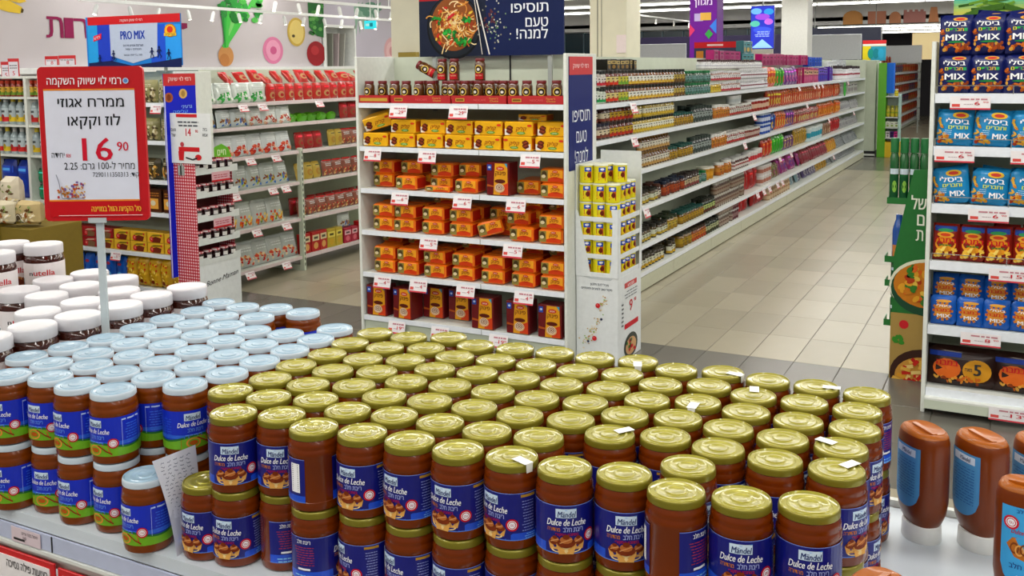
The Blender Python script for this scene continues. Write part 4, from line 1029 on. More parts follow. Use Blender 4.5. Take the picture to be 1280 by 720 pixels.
# ---------------------------------------------------------------- carton stand of yellow cans
BX0, BX1, BY0, BY1 = -2.596, -2.296, 5.885, 6.33
CW = M('dfe3e4', .5)
cs = put(empty('carton_stand', ((BX0+BX1)/2, BY0, 0)), 'white cardboard display stand holding yellow cans beside the end display', 'display stand')
w = (BX1-BX0)/2; dp = BY1-BY0
MB().bbox(-w, w, 0, dp, 0, .592, CW, .004).build('base_box', cs)
TIER = [.596+.124*i for i in range(6)]
MB().box(-w, w, dp-.006, dp, .592, 1.40, CW).build('back_wall', cs); MB().box(-w, -w+.005, 0.0, dp-.006, .592, 1.34, CW).build('side_wall', cs)
for i in range(4):
    z = TIER[i]-.004
    MB().box(-w+.005, w, 0, .004, z, z+.030, CW).box(w-.004, w, .004, dp-.006, z, z+.030, CW).box(-w+.005, w-.004, .004, dp-.006, z, z+.003, CW).build('tray', cs)
MB().prism([(-w, .592), (-w+.11, .592), (-w+.02, 1.02), (-w, 1.04)], -.004, -.0005, CW).build('corner_post', cs)
MB().prism([(w-.06, .592), (w, .592), (w, 1.05), (w-.045, 1.05), (w-.035, .98), (w-.045, .7)], -.004, -.0005, CW).build('corner_post', cs)
MB().prism([(.0, .592), (.05, .592), (.035, .8), (.05, 1.05), (0, 1.05)], w+.0005, w+.004, CW, 'x').build('corner_post', cs)
MB().prism([(dp-.05, .592), (dp, .592), (dp, 1.3), (dp-.02, 1.3)], w+.0005, w+.004, CW, 'x').build('corner_post', cs)
b = MB(); F = flatF(.0007, -.0005)
text(b, F, 'מכיל 17% חלבון', .02, .535, .13, .013, P('2a3a50'), 2); text(b, F, 'מקור טוב לסיבים תזונתיים', .0, .505, .22, .013, P('2a3a50'), 2)
poly(b, F, [(-w+.04, .592), (w-.03, .592), (w-.05, .575), (-w+.11, .577)], P('c4cacc'), 1)
rc = random.Random(4)
for k in range(70):
    t = rc.random(); u = -.10+t*.17+rc.gauss(0, .012); v = .10+t*.33+rc.gauss(0, .02)+.03*math.sin(t*9); ell(b, F, u, v, rc.uniform(.004, .008), rc.uniform(.003, .006), P(rc.choice(['d8c49a', 'e6d8b8', 'c8a870', '8ab04a', 'b88a4a'])), 2+k % 4, 7)
for (u, v) in ((.01, .40), (-.015, .175)): ell(b, F, u, v, .017, .017, P('c8242a'), 8, 12); ell(b, F, u-.004, v+.005, .006, .005, P('e86a6a'), 9, 8)
for (u, v) in ((.035, .31), (-.06, .15)): ell(b, F, u, v, .009, .009, P('2a3050'), 8, 10)
b.build('front_print', cs)
b = MB(); F = FX(w+.0005)
rect(b, F, .12, .50, .35, .535, RED, 1); text(b, F, 'מבצע', .235, .507, .12, .018, WH, 2); lines(b, F, .12, .36, .43, .49, 3, P('5a6068'), 2, .3); text(b, F, '9', .24, .33, .055, .075, P('c81428'), 2, .01); text(b, F, '90', .32, .38, .04, .025, P('c81428'), 2)
rect(b, F, .12, .22, .38, .255, P('c81428'), 2); lines(b, F, .06, .1, .25, .42, 6, P('3a4048'), 2, .4)
ell(b, F, .24, .09, .13, .085, P('3a4038'), 1, 22); ell(b, F, .24, .085, .10, .06, P('d0a070'), 2, 18)
for k in range(22): ell(b, F, .24+rc.gauss(0, .035), .085+rc.gauss(0, .022), .016, .012, P(rc.choice(['c8202a', 'd83a30', '7a1c1c', 'e0b080', '3a7a2a'])), 3+k % 6, 8)
b.build('side_print', cs)
def yellow_can():
    r = empty('cocoa_can'); R = .0472
    MB().lathe([(R, 0), (R, .112)], 22, G('e0d416')).build('can_body', r, True)
    MB().lathe([(R*1.02, .112), (R*1.02, .119), (R*.95, .121), (.0001, .120)], 22, M('dfe0c8', .4)).build('lid', r, True)
    b = MB(); F = cylF(R*1.01, .0004)
    for o in (-.005, .135):
        rect(b, F, o-.024, .075, o+.024, .104, P('1f4fc0'), 1, 4); ell(b, F, o, .092, .014, .008, P('e8e8f8'), 2, 10)
        poly(b, F, [(o-.024, .02), (o+.024, .012), (o+.024, .075), (o, .085), (o-.024, .07)], P('c0561a'), 2); ell(b, F, o+.006, .05, .014, .018, P('6a1c10'), 3, 10); ell(b, F, o-.012, .034, .012, .010, P('e8c020'), 4, 10)
    b.build('label', r); return r
YC = yellow_can()
def can(x, y, t, rot, lab): clone(YC, (cs.location.x+x, BY0+y, TIER[t]), rot, lab, 'can', 'yellow cans in the carton stand')
TN = ['lowest', 'second', 'third', 'fourth', 'fifth', 'top']
for t in range(5):
    for i in range(3): can(-w+.055+.095*i, .054, t, .55+rj.uniform(-.15, .15), 'yellow can in the front of the %s tier, %s' % (TN[t], ['left', 'middle', 'right'][i]))
    for j in range(1, 4): can(w-.053-.002, .054+.097*j, t, 1.2+rj.uniform(-.2, .2), 'yellow can on the aisle side of the %s tier, %s behind the corner' % (TN[t], ORD[j]))
    if t == 4:
        for i in range(2):
            for j in range(1, 4): can(-w+.055+.095*i, .054+.097*j, t, .6, 'yellow can in the fifth tier interior, column %s, %s back' % ('left' if i == 0 else 'middle', ORD[j]))
for k, (x, y) in enumerate([(-w+.055, .06), (-w+.150, .075), (-w+.06, .165), (-w+.155, .19), (w-.05, .17)]):
    can(x, y, 5, .7, 'yellow can on the top tier, %s' % ['front left', 'front second', 'behind the front left one', 'behind the front second one', 'set back at the right'][k])

# ---------------------------------------------------------------- film bags
def bag(name, w, h, d, mat, draw=None, parts=True):
    r = empty(name); m = MB(); F = pillow(m, w, h, d, mat); m.build('bag', r, True)
    b = MB(); 
    if draw: draw(b, F, w, h); b.build('print', r)
    return r
SB_, LBL = G('101c6a'), G('1278b8')
def crunch(b, F, u0, u1, v0, v1, n, cols, L=2, s=.012, seed=1):
    g_ = random.Random(seed)
    for k in range(n): ell(b, F, g_.uniform(u0, u1), g_.uniform(v0, v1), g_.uniform(.6, 1.3)*s, g_.uniform(.4, .8)*s, P(g_.choice(cols)), L+k % 4, 7, g_.uniform(0, 3))
SNK = ['c8641c', 'e08a2a', 'a8481a', 'd8a040', '8a3a14']
def d_mix(b, F, w, h):
    crunch(b, F, -w*.42, w*.42, h*.08, h*.28, 22, SNK, 2, .014, 3); crunch(b, F, -w*.46, -w*.36, h*.3, h*.6, 6, SNK, 2, .011, 5)
    ell(b, F, w*.12, h*.88, w*.22, h*.05, P('d8a03a'), 2, 14); ell(b, F, w*.12, h*.88, w*.15, h*.03, P('c8302a'), 3, 12)
    text(b, F, 'ביסלי', -w*.03, h*.70, w*.66, h*.10, WH, 7, .03)
    for i, (s_, c_) in enumerate((('ם', 'd8d020'), ('י', '2fae3d'), ('ר', '2fae3d'), ('ב', 'e0b020'), ('ח', 'e0c020'), ('ו', '2aa05a'))): text(b, F, s_, w*(-.26+i*.11), h*.575, w*.09, h*.075, P(c_), 7, .03)
    text(b, F, 'MIX', .0, h*.34, w*.62, h*.15, WH, 7, .03); ell(b, F, 0, h*.30, w*.26, h*.025, P('1a7a3a'), 6, 12)
def d_light(b, F, w, h):
    crunch(b, F, -w*.45, -w*.1, h*.08, h*.32, 22, ['e0b03a', 'd8922a', 'f0cc60', 'a83a1a', 'c8781e'], 2, .014, 7); crunch(b, F, -w*.46, -w*.36, h*.3, h*.75, 8, ['e0a83a', 'c8781e'], 2, .011, 8)
    ell(b, F, w*.12, h*.84, w*.22, h*.09, P('e0b42a'), 3, 14); ell(b, F, w*.12, h*.84, w*.14, h*.05, P('c83a2a'), 4, 12)
    text(b, F, 'ביסלי', .04*w, h*.60, w*.62, h*.12, WH, 7, .03); text(b, F, 'וחברים', .06*w, h*.46, w*.52, h*.09, P('d8e03a'), 8, .02)
    text(b, F, 'MIX', w*.18, h*.20, w*.4, h*.15, WH, 9, .03); lines(b, F, -w*.32, -w*.1, h*.3, h*.46, 3, P('bfe0f4'), 7, .3)
def d_bamba(b, F, w, h):
    rect(b, F, -w*.42, h*.80, w*.42, h*.94, P('1a3c8a'), 2, 6, 2); ell(b, F, 0, h*.82, w*.3, h*.05, P('2a8a4a'), 3, 12); ell(b, F, 0, h*.70, w*.32, h*.08, P('e0a02a'), 4, 14); ell(b, F, 0, h*.70, w*.2, h*.045, P('c8401a'), 5, 12)
    ell(b, F, 0, h*.45, w*.40, h*.22, P('e89a1a'), 2, 18); text(b, F, 'במבה', 0, h*.48, w*.80, h*.13, P('c8141c'), 8, .03); lines(b, F, -w*.25, w*.25, h*.40, h*.46, 1, P('4a7a2a'), 8, .6)
    crunch(b, F, -w*.38, w*.38, h*.10, h*.34, 20, ['f0c040', 'e8a82a', 'f4d468', 'd88a1c'], 4, .014, 4)
def d_bmix(b, F, w, h):
    for k in range(12): a = k/12*6.28; strip(b, F, [(math.cos(a)*w*.12, h*.48+math.sin(a)*h*.12), (math.cos(a)*w*.40, h*.48+math.sin(a)*h*.34)], w*.10, P('c8782a'), 2)
    ell(b, F, 0, h*.48, w*.32, h*.25, P('d08a30'), 4, 16); ell(b, F, w*.05, h*.82, w*.3, h*.05, P('d89a3a'), 4, 12)
    text(b, F, 'ביסלי', .05*w, h*.62, w*.55, h*.07, WH, 8, .03); text(b, F, 'במבה', 0, h*.46, w*.66, h*.10, P('c8141c'), 8, .03); text(b, F, 'MIX', .04*w, h*.26, w*.5, h*.12, P('e8e8e8'), 8, .03)
def d_multi(b, F, w, h):
    rect(b, F, -w*.47, h*.72, -w*.02, h*.84, P('1a3a9a'), 2, 4, 2); ell(b, F, -w*.22, h*.42, w*.2, h*.25, P('d8641a'), 2, 14); text(b, F, 'במבה', -w*.22, h*.5, w*.3, h*.12, P('c8141c'), 7, .03)
    ell(b, F, w*.2, h*.42, w*.2, h*.28, P('d0901c'), 3, 18); text(b, F, '5', w*.2, h*.32, w*.09, h*.27, DARK, 8, .03); text(b, F, 'מארז', w*.08, h*.40, w*.1, h*.08, DARK, 8, .01); crunch(b, F, -w*.45, w*.4, h*.1, h*.25, 24, SNK, 4, .012, 6)
BAGS = {'mix': bag('snack_bag', .165, .215, .07, G('0f1a5c'), d_mix), 'light': bag('snack_bag', .185, .20, .08, G('1a86c0'), d_light), 'bamba': bag('snack_bag', .135, .205, .07, G('8a1c12'), d_bamba),
        'bmix': bag('snack_bag', .135, .165, .06, G('1256b0'), d_bmix), 'multi': bag('multipack_bag', .37, .225, .12, G('2a120c'), d_multi)}
# right hand snack unit
SX0, SY = -.415, 5.85
SZ = [1.812, 1.522, 1.20, .878, .508, .146]
sn = shelf_unit('snack_unit', 'white shelf unit full of snack bags at the right edge', 1.9, .5, SZ, 2.10, (SX0, SY, 0), lip=.05)
for z in SZ[:4]:
    s = MB(); s.tube([(.01, -.012, z+.045), (1.89, -.012, z+.045)], .0025, M('c8ccd0', .2, 1))
    for k in range(6): s.tube([(.01+k*.376, -.012, z+.045), (.01+k*.376, .0, z+.0)], .002, M('c8ccd0', .2, 1))
    s.build('wire_guard', sn)
MB().box(.0, 1.9, -.05, .0, .04, SZ[5]-.055, SAGE).box(0, 1.9, -.05, .01, SZ[5]-.055, SZ[5]-.045, OFFW).build('base_front', sn)
sxx = lambda px: at_y(px, 200, SY).x
def rows(kind, z, pxs, rowname, rots=None, lift=0.0, yo=.05):
    bwid = {'mix': .165, 'light': .185, 'bamba': .135, 'bmix': .135}[kind]; x_ = -9
    for i, px in enumerate(pxs):
        a = (rots or [0]*9)[i]; x_ = max(sxx(px), SX0+bwid/2+.012, x_+bwid*.985)
        clone(BAGS[kind], (x_, SY+yo, z+.003+lift), rj.uniform(-.1, .1), '%s, %s' % (rowname, nth(i+1, len(pxs))), 'snack bag', rowname.split(',')[0] + ' row', rx=math.radians(-4), ry=math.radians(a))
rows('mix', SZ[0], [1179, 1213, 1250, 1287, 1324], 'navy snack bag in the lower row of the top shelf')
rows('mix', SZ[0], [1182, 1214, 1251, 1288, 1324], 'navy snack bag in the upper row of the top shelf', None, .213, .052)
rows('mix', SZ[0], [1230, 1268, 1306], 'navy snack bag peeping out behind the upper row', [6, -6, 0], .235, .14)
rows('light', SZ[1], [1190, 1238, 1288, 1336], 'pale blue snack bag under the navy bags', [2, 4, -2, 0])
rows('light', SZ[2], [1178, 1215, 1266, 1310], 'pale blue snack bag on the third shelf', [-6, 3, 5, -4])
rows('light', SZ[2], [1196, 1244, 1290], 'pale blue snack bag in the rear rank of the third shelf', [-12, 8, 0], 0, .15)
rows('bamba', SZ[3], [1180, 1209, 1241, 1282, 1312], 'orange peanut puff bag on the fourth shelf', [0, 1, -1, 0, 0])
rows('bamba', SZ[3], [1262, 1296], 'orange peanut puff bag in the rear rank of the fourth shelf', [0, 4], 0, .15)
rows('bmix', SZ[4], [1175, 1209, 1247, 1274, 1306], 'bright blue snack bag in the front of the fifth shelf', [-2, 0, 0, 2, 0])
rows('bmix', SZ[4], [1182, 1214, 1250, 1285], 'bright blue snack bag stacked behind on the fifth shelf', [0, 0, 0, 0], .11, .15)
for i, (px, a) in enumerate([(1212, 0), (1300, 2)]):
    clone(BAGS['multi'], (sxx(px), SY+.10, SZ[5]+.003), 0, ['large dark multipack bag marked 5 on the bottom shelf', 'large dark multipack bag cut by the right picture edge'][i], 'snack bag', rx=math.radians(-12))
for (px, py, pr, nm) in [(1213, 120, '6', 'under the navy snack bags'), (1193, 190, '6', 'under the upper pale blue bags'), (1290, 190, '6', 'under the upper pale blue bags at the picture edge'), (1236, 257, '6', 'under the lower pale blue bags'),
                         (1262, 335, '15', 'under the peanut puff bags'), (1226, 415, '8', 'under the bright blue bags'), (1262, 500, '13', 'at the bottom shelf with the multipacks')]:
    q = at_y(px, py, SY-.02); z = min(SZ, key=lambda e: abs(e-.02-q.z)); tag((q.x, SY-.022 if z > .2 else SY-.06, z-.012 - (.03 if z < .2 else 0)), 0, 'large price tag %s' % nm, pr, sc=1.0, w=.20, h=.072)
# beach poster on top
bp = put(empty('beach_poster', (SX0, SY+.37, 2.0)), 'beach poster with palm leaves above the snack unit', 'poster')
b = MB().box(0.06, 1.9, 0, .012, 0, .55, P('d8b24a')); F = flatF(.001)
qz = lambda py: at_y(1230, py, SY+.37).z-2.0
n = 12
for i in range(n):
    v0_, v1_ = qz(34-i*3.4), qz(34-(i+1)*3.4); t = i/(n-1); c1, c2, c3 = (0xd9, 0xc0, 0x5a), (0xc8, 0xcc, 0x5a), (0x3a, 0xb8, 0xb0)
    cc = [int(c1[k]+(c2[k]-c1[k])*min(1, t*2)) if t < .5 else int(c2[k]+(c3[k]-c2[k])*(t*2-1)) for k in range(3)]; rect(b, F, .06, v0_, 1.9, v1_, P('%02x%02x%02x' % tuple(cc)), 1)
for k in range(46):
    x = .08+rc.uniform(0, .22); z0_ = qz(rc.uniform(2, 44)); strip(b, F, [(x, z0_), (x+rc.uniform(.05, .15), z0_+rc.uniform(-.03, .03))], .014, P(rc.choice(['4a7a1e', '6a9a2a', '2f5a18', '8ab03a'])), 3+k % 5)
for (pts) in ([(.1, qz(22)), (.2, qz(12)), (.32, qz(8)), (.42, qz(16))], [(.1, qz(27)), (.22, qz(20)), (.35, qz(20)), (.46, qz(27))]): strip(b, F, pts, .03, P('3f6a1c'), 9)
b.build('board', bp); MB().box(.3, .33, .012, .03, -.1, .5, GREYM).box(1.5, 1.53, .012, .03, -.1, .5, GREYM).build('post', bp)

# green stand of bottles behind the snack unit
gy = 6.42
gx0 = at_y(1114, 483, gy).x; GRN = M('0c6a22', .5)
gs = put(empty('green_stand', (gx0, gy, 0)), 'green cardboard bottle stand with a pasta poster beside the snack unit', 'display stand')
MB().bbox(0.0, .62, 0, .35, 0, .06, GRN, .004).build('base', gs)
pz = lambda py: at_y(1135, py, gy).z
px0 = lambda px: at_y(px, 300, gy).x-gx0
b = MB().prism([(px0(1116), .0), (.62, 0), (.62, pz(205)), (px0(1140), pz(212)), (px0(1134), pz(238)), (px0(1124), pz(290)), (px0(1118), pz(320))], 0, .008, GRN); F = flatF(.001)
for s_, y_, x_ in (('של', 261, 1147), ('ם', 281, 1150), ('ת', 300, 1149)): text(b, F, s_, px0(x_), pz(y_), .085 if len(s_) > 1 else .04, .068, P('e8ecdc'), 3, .01)
rect(b, F, px0(1116), 0.0, .62, pz(392), P('a88a4a'), 1); ell(b, F, px0(1162), pz(357), .225, .175, P('dfe0c8'), 2, 26); ell(b, F, px0(1162), pz(360), .215, .17, P('1f4a32'), 3, 26); ell(b, F, px0(1162), pz(355), .20, .145, P('c8781c'), 4, 24)
for k in range(90):
    a, r_ = rc.uniform(0, 6.28), math.sqrt(rc.random()); ell(b, F, px0(1162)+.18*r_*math.cos(a), pz(355)+.125*r_*math.sin(a), .026, .016, P(rc.choice(['e0a02a', 'd8601c', 'b03a14', 'e8c04a', 'c8781c', '3a7a2a'])), 5+k % 6, 8, rc.uniform(0, 3))
ell(b, F, px0(1133), pz(406), .028, .028, P('c8202a'), 3, 14); 
for k in range(10): ell(b, F, px0(1126+rc.uniform(-5, 5)), pz(426+rc.uniform(-4, 4)), .018, .012, P('3a8a2a'), 3+k % 3, 7, rc.uniform(0, 3))
ell(b, F, px0(1160), pz(468), .20, .17, P('3a2018'), 2, 26); ell(b, F, px0(1160), pz(470), .17, .13, P('c8903a'), 3, 24)
for k in range(46):
    a, r_ = rc.uniform(0, 6.28), math.sqrt(rc.random()); x_, z_ = px0(1158)+.14*r_*math.cos(a), pz(470)+.11*r_*math.sin(a); t = rc.uniform(0, 3)
    strip(b, F, [(x_, z_), (x_+.06*math.cos(t), z_+.035*math.sin(t))], .022, P(rc.choice(['e0b04a', 'd8982a', 'c8281c', 'b82018', 'e8c878'])), 5+k % 8)
b.build('poster_panel', gs)
def sauce_bottle():
    r = empty('sauce_bottle'); MB().lathe([(.025, 0), (.0275, .004), (.0275, .165), (.022, .175), (.021, .182)], 16, M('0d5a24', .2, 0, .6)).build('glass_body', r, True)
    MB().lathe([(.0245, .183), (.025, .232), (.023, .236), (.0001, .236)], 14, M('0a6a30', .4)).build('cap', r, True)
    b = MB(); F = cylF(.0279, .0003); rect(b, F, -.03, .105, .03, .125, P('c8d4e0'), 0, 6); rect(b, F, -.03, .02, .03, .1, P('11502a'), 0, 6); ell(b, F, 0, .06, .014, .022, P('8ac04a'), 1, 10); b.build('label', r); return r
def tin():
    r = empty('blue_bottle'); MB().lathe([(.025, 0), (.0275, .004), (.0275, .15), (.018, .19), (.014, .2), (.014, .225), (.0001, .226)], 16, M('164a9a', .2, 0, .6)).build('glass_body', r, True)
    b = MB(); F = cylF(.0279, .0003); rect(b, F, -.03, .02, .03, .08, P('c87a3a'), 0, 6); ell(b, F, 0, .05, .016, .02, P('e8c8a0'), 1, 10); b.build('label', r); return r
GBt, GBl = sauce_bottle(), tin()
tr = [(pz(248), 1107, 1136, 4), (pz(322), 1106, 1128, 3), (pz(352), 1107, 1122, 0), (pz(402), 1107, 1122, 2)]
for k, (z, p0, p1, n_) in enumerate(tr):
    x0_, x1_ = px0(p0), px0(p1) if k else px0(1160)
    MB().box(x0_, x1_, .012, .15, z-.04, z-.036, GRN).box(x0_, x1_, .009, .012, z-.04, z, GRN).box(x0_, x0_+.004, .012, .15, z-.04, z, GRN).build('tray', gs)
for i in range(4): clone(GBt, (gx0+px0(1110)+.02+i*.058, gy+.05, pz(248)-.0355), .2, 'green glass bottle on the top tray of the green stand, %s' % nth(i+1, 4), 'bottle', 'green bottles, top tray', scale=(1.0, 1.0, 1.72))
clone(GBl, (gx0+px0(1118)+.02, gy+.052, pz(322)-.0355), .1, 'blue bottle with brown label on the second tray of the green stand', 'bottle', scale=(1.4, 1.3, 1.32))
clone(GBt, (gx0+px0(1114)+.03, gy+.052, pz(402)-.0355), .1, 'green bottle on the lowest tray of the green stand', 'bottle', scale=(1.2, 1.2, 1.0))
clone(GBt, (gx0+px0(1114)+.03, gy+.052, pz(352)-.0355), .1, 'green bottle on the third tray of the green stand', 'bottle', scale=(1.2, 1.2, .9))

# ================================================================ left: nut and tea end display
LX0, LX1 = -7.75, -6.105
LZ = [1.72, 1.405, 1.075, .80, .448, .15]
lend = shelf_unit('end_display', 'white end-of-aisle unit with dried fruit, tea boxes and pasta behind the price sign', LX1-LX0, .40, LZ, 1.98, (LX0, EY, 0))
lx = lambda px, y=5.80: at_y(px, 150, y).x
def d_dried(cols, sd):
    def f(b, F, w, h): crunch(b, F, -w*.42, w*.42, h*.08, h*.62, 34, cols, 2, .016, sd); lines(b, F, -w*.3, w*.3, h*.72, h*.86, 2, P('d8d0b0'), 3, .4)
    return f
DRY = [bag('dried_food_bag', .17, .19, .09, G('8f8a5a'), d_dried(['c8b890', '3a3024', 'a89868', 'e0d8b8', '5a4a30'], 1)), bag('dried_food_bag', .17, .19, .09, G('6f6a34'), d_dried(['7a8a3a', 'c8c06a', '2f2a1c', 'a8a050', 'd8d0a0'], 2)),
       bag('dried_food_bag', .17, .18, .09, G('3a3016'), d_dried(['d88a2a', 'e0a84a', '5a3a18', 'c8c0a0', '8a6a2a'], 3))]
n = 0
for k, (z, pr) in enumerate([(LZ[0], 0), (LZ[1], 1), (LZ[2], 2)]):
    for i in range(8):
        clone(DRY[pr] if k != 1 or i < 6 else DRY[0], (LX0+.11+i*.2, EY+.07, z+.003), rj.uniform(-.1, .1), '%s bag of dried food on the %s shelf left, %s' % (['pale', 'olive', 'dark amber'][pr], ['top', 'second', 'third'][k], nth(i+1, 8)), 'food bag', 'dried food bags, %s shelf' % ['top', 'second', 'third'][k])
def box_proto(name, w, h, d, base, draw, side=None):
    r = empty(name); MB().bbox(-w/2, w/2, 0, d, 0, h, G(base), .003).build('carton', r); b = MB(); draw(b, flatF(.0008), w, h)
    if side: b.surf(lambda u, v, L: (w/2+.0006, u, v), .01, .01, d-.01, h-.01, 1, 1, G(side))
    b.build('print', r); return r
def d_tea(yel):
    def f(b, F, w, h):
        rect(b, F, -w*.47, h*.05, w*.47, h*.95, P('dcae2a') if yel else P('9a1418'), 1); poly(b, F, [(-w*.2, h*.05), (w*.3, h*.05), (w*.38, h*.5), (w*.05, h*.62), (-w*.15, h*.5)], P('6a2410' if yel else '7a5a3a'), 2)
        ell(b, F, -w*.22, h*.34, w*.12, h*.26, P('c8141c'), 3, 12); poly(b, F, [(-w*.3, h*.6), (w*.42, h*.72), (w*.42, h*.86), (-w*.1, h*.8)], P('7a6a14' if yel else 'c8a08a'), 3)
        text(b, F, '12', -w*.2, h*.28, w*.09, h*.2, P('f0d0c0'), 6, .01); ell(b, F, w*.38, h*.75, w*.05, h*.12, P('c8202a'), 5, 8)
    return f
TEAY, TEAR = box_proto('tea_box', .19, .088, .12, 'd0a020', d_tea(True), 'a87a14'), box_proto('tea_box', .19, .088, .12, '8a1216', d_tea(False), '5a0c10')
for t in range(2):
    for i in range(8):
        red = i < 3 or (i == 3 and t == 1)
        clone(TEAR if red else TEAY, (LX0+.11+i*.202, EY+.03, LZ[4]+.003+t*.089), 0, '%s tea box in the %s layer behind the price sign, %s' % ('red' if red else 'yellow', ['lower', 'upper'][t], nth(i+1, 8)), 'box', 'tea boxes on the left unit')
CRT = box_proto('brown_carton', .15, .13, .14, '4a2410', lambda b, F, w, h: (rect(b, F, -w*.45, h*.15, w*.3, h*.6, P('e0a040'), 1), ell(b, F, -w*.1, h*.4, w*.2, h*.12, P('d8d0b0'), 2, 10), lines(b, F, -w*.4, w*.4, h*.7, h*.9, 2, P('a86a2a'), 2, .5)), '2f160a')
for t in range(2):
    for i in range(9): clone(CRT, (LX0+.09+i*.178, EY+.03+t*.03, LZ[3]+.003+t*.131*0), 0, 'dark brown carton on the fourth shelf left, %s' % nth(i+1, 9), 'box', 'brown cartons on the left unit', scale=(1, 1, 1.5)) if t == 0 else None
BLU = bag('pasta_bag', .12, .235, .08, G('125ac0'), lambda b, F, w, h: (ell(b, F, 0, h*.3, w*.3, h*.14, P('5ab0f0'), 2, 12), ell(b, F, 0, h*.72, w*.22, h*.06, P('a82a4a'), 2, 10), rect(b, F, -w*.3, h*.45, w*.3, h*.58, P('0c3a9a'), 2)))
PAS = bag('pasta_bag', .125, .255, .09, G('c89a14'), lambda b, F, w, h: (crunch(b, F, -w*.42, w*.42, h*.06, h*.85, 34, ['e8c040', 'd8a424', 'f0d468', 'b07a10', 'c03a18'], 2, .014, 9), ell(b, F, 0, h*.2, w*.14, h*.07, P('7a2a0c'), 7, 9)))
for i in range(12):
    bl = i < 7
    clone(BLU if bl else PAS, (LX0+.075+i*.135, EY+.06, LZ[5]+.003), rj.uniform(-.12, .12), '%s on the bottom shelf of the left unit, %s' % ('blue pasta bag' if bl else 'amber pasta bag', nth(i+1, 12)), 'pasta bag', 'pasta bags on the bottom shelf')
for (px, py, nm, pr) in [(87, 315, 'left over the blue pasta bags', '5'), (146, 317, 'right over the blue pasta bags', '5'), (196, 126, 'high under the pale dried food bags', '9')]:
    q = at_y(px, py, EY); z = min(LZ, key=lambda e: abs(e-.02-q.z)); tag((q.x, EY-.007, z-.012), 0, 'price tag %s' % nm, pr, sc=1.3, rx=math.radians(-14))
# nut strip sign on its aisle side
F = FX(LX1+.026); yv = lambda px: at_x(px, 150, LX1+.026).y; zv = lambda px, py: at_x(px, py, LX1+.026).z
ns = MB().box(LX1+.023, LX1+.026, yv(206), yv(246), .3, zv(225, 92), P('0c1cc4')); ya, yb2 = yv(206), yv(246)
rect(ns, F, ya, zv(225, 107), yb2, zv(225, 92), RED, 1); text(ns, F, 'רמי לוי שיווק', (ya+yb2)/2, zv(225, 101), (yb2-ya)*.7, .028, P('f0d8d8'), 2)
for px, py, c_ in ((212, 122, 'a8562a'), (230, 117, 'd8b060')): ell(ns, F, yv(px), zv(px, py), .045, .04, P(c_), 2, 12); ell(ns, F, yv(px), zv(px, py), .022, .028, P('7a3418' if c_ == 'a8562a' else 'a8823a'), 3, 8)
text(ns, F, 'גרעיני', yv(234), zv(234, 135), .11, .025, P('9ac0f8'), 3); text(ns, F, 'קליפה', yv(226), zv(226, 141), .16, .02, P('6aa8f8'), 3)
rect(ns, F, ya, .3, ya+.012, zv(225, 107), P('c8ccf0'), 3)
put(ns.build('strip_sign'), 'blue strip sign with a peanut and an almond on the left end display', 'sign')
# sports sign on top
ps0, ps1 = at_y(110, 84, 5.9), at_y(228, 84, 5.9)
ps = put(empty('sport_snack_sign', (ps0.x, 5.9, 2.03)), 'blue sign reading PRO MIX with sport silhouettes on top of the left unit', 'sign')
W2 = ps1.x-ps0.x; hz = at_y(170, 19, 5.9).z-2.03; b = MB().box(0, W2, 0, .01, 0, hz, P('1a7ad0')); F = flatF(.0008)
def q2(px, py): q = at_y(px, py, 5.9); return q.x-ps0.x, q.z-2.03
def r2(x0, y0, x1, y1, m, L): (a, c_), (d_, e_) = q2(x0, y1), q2(x1, y0); rect(b, F, max(a, 0), max(c_, 0), min(d_, W2), min(e_, hz), m, L)
r2(112, 30, 136, 84, P('1e9ae0'), 1); r2(124, 30, 140, 84, P('1a3cc0'), 1); r2(196, 30, 228, 84, P('2a9af0'), 1); r2(190, 30, 206, 84, P('1a50d0'), 2)
poly(b, F, [q2(137, 30), q2(197, 28), q2(197, 70), q2(167, 79), q2(139, 70)], P('b4c0d8'), 3); r2(110, 15, 228, 32, P('c8141c'), 4)
text(b, F, 'רמי לוי שיווק השקמה', *q2(164, 26.5), .27, .018, P('f0d8d8'), 6); text(b, F, 'PRO MIX', *q2(166, 49), .29, .07, P('0f3aa8'), 5, .02)
text(b, F, 'תערובת אגוזים וזרעים', *q2(167, 58), .24, .016, P('14204a'), 5); text(b, F, 'מומחים / יומית', *q2(167, 62.5), .19, .014, P('14204a'), 5); text(b, F, 'מגה בריאות וטעם', *q2(167, 69.5), .22, .012, P('14204a'), 5)
u, v = q2(122, 47); poly(b, F, [(u-.05, v-.035), (u+.05, v-.012), (u+.055, v+.035), (u-.045, v+.012)], P('d8203a'), 5); text(b, F, 'חדש', u, v-.012, .07, .02, P('f4d0d4'), 7, .006, 0, .22)
u, v = q2(213, 38); ell(b, F, u, v, .068, .055, P('b86a10'), 5, 16); ell(b, F, u, v, .06, .048, P('f0b020'), 6, 16); ell(b, F, u, v+.008, .035, .028, P('d83018'), 7, 10); rect(b, F, u-.07, v-.045, u+.07, v-.02, P('e8c030'), 8); text(b, F, 'גורילה', u, v-.042, .11, .018, P('7a1410'), 9)
SIL = P('0c1c50')
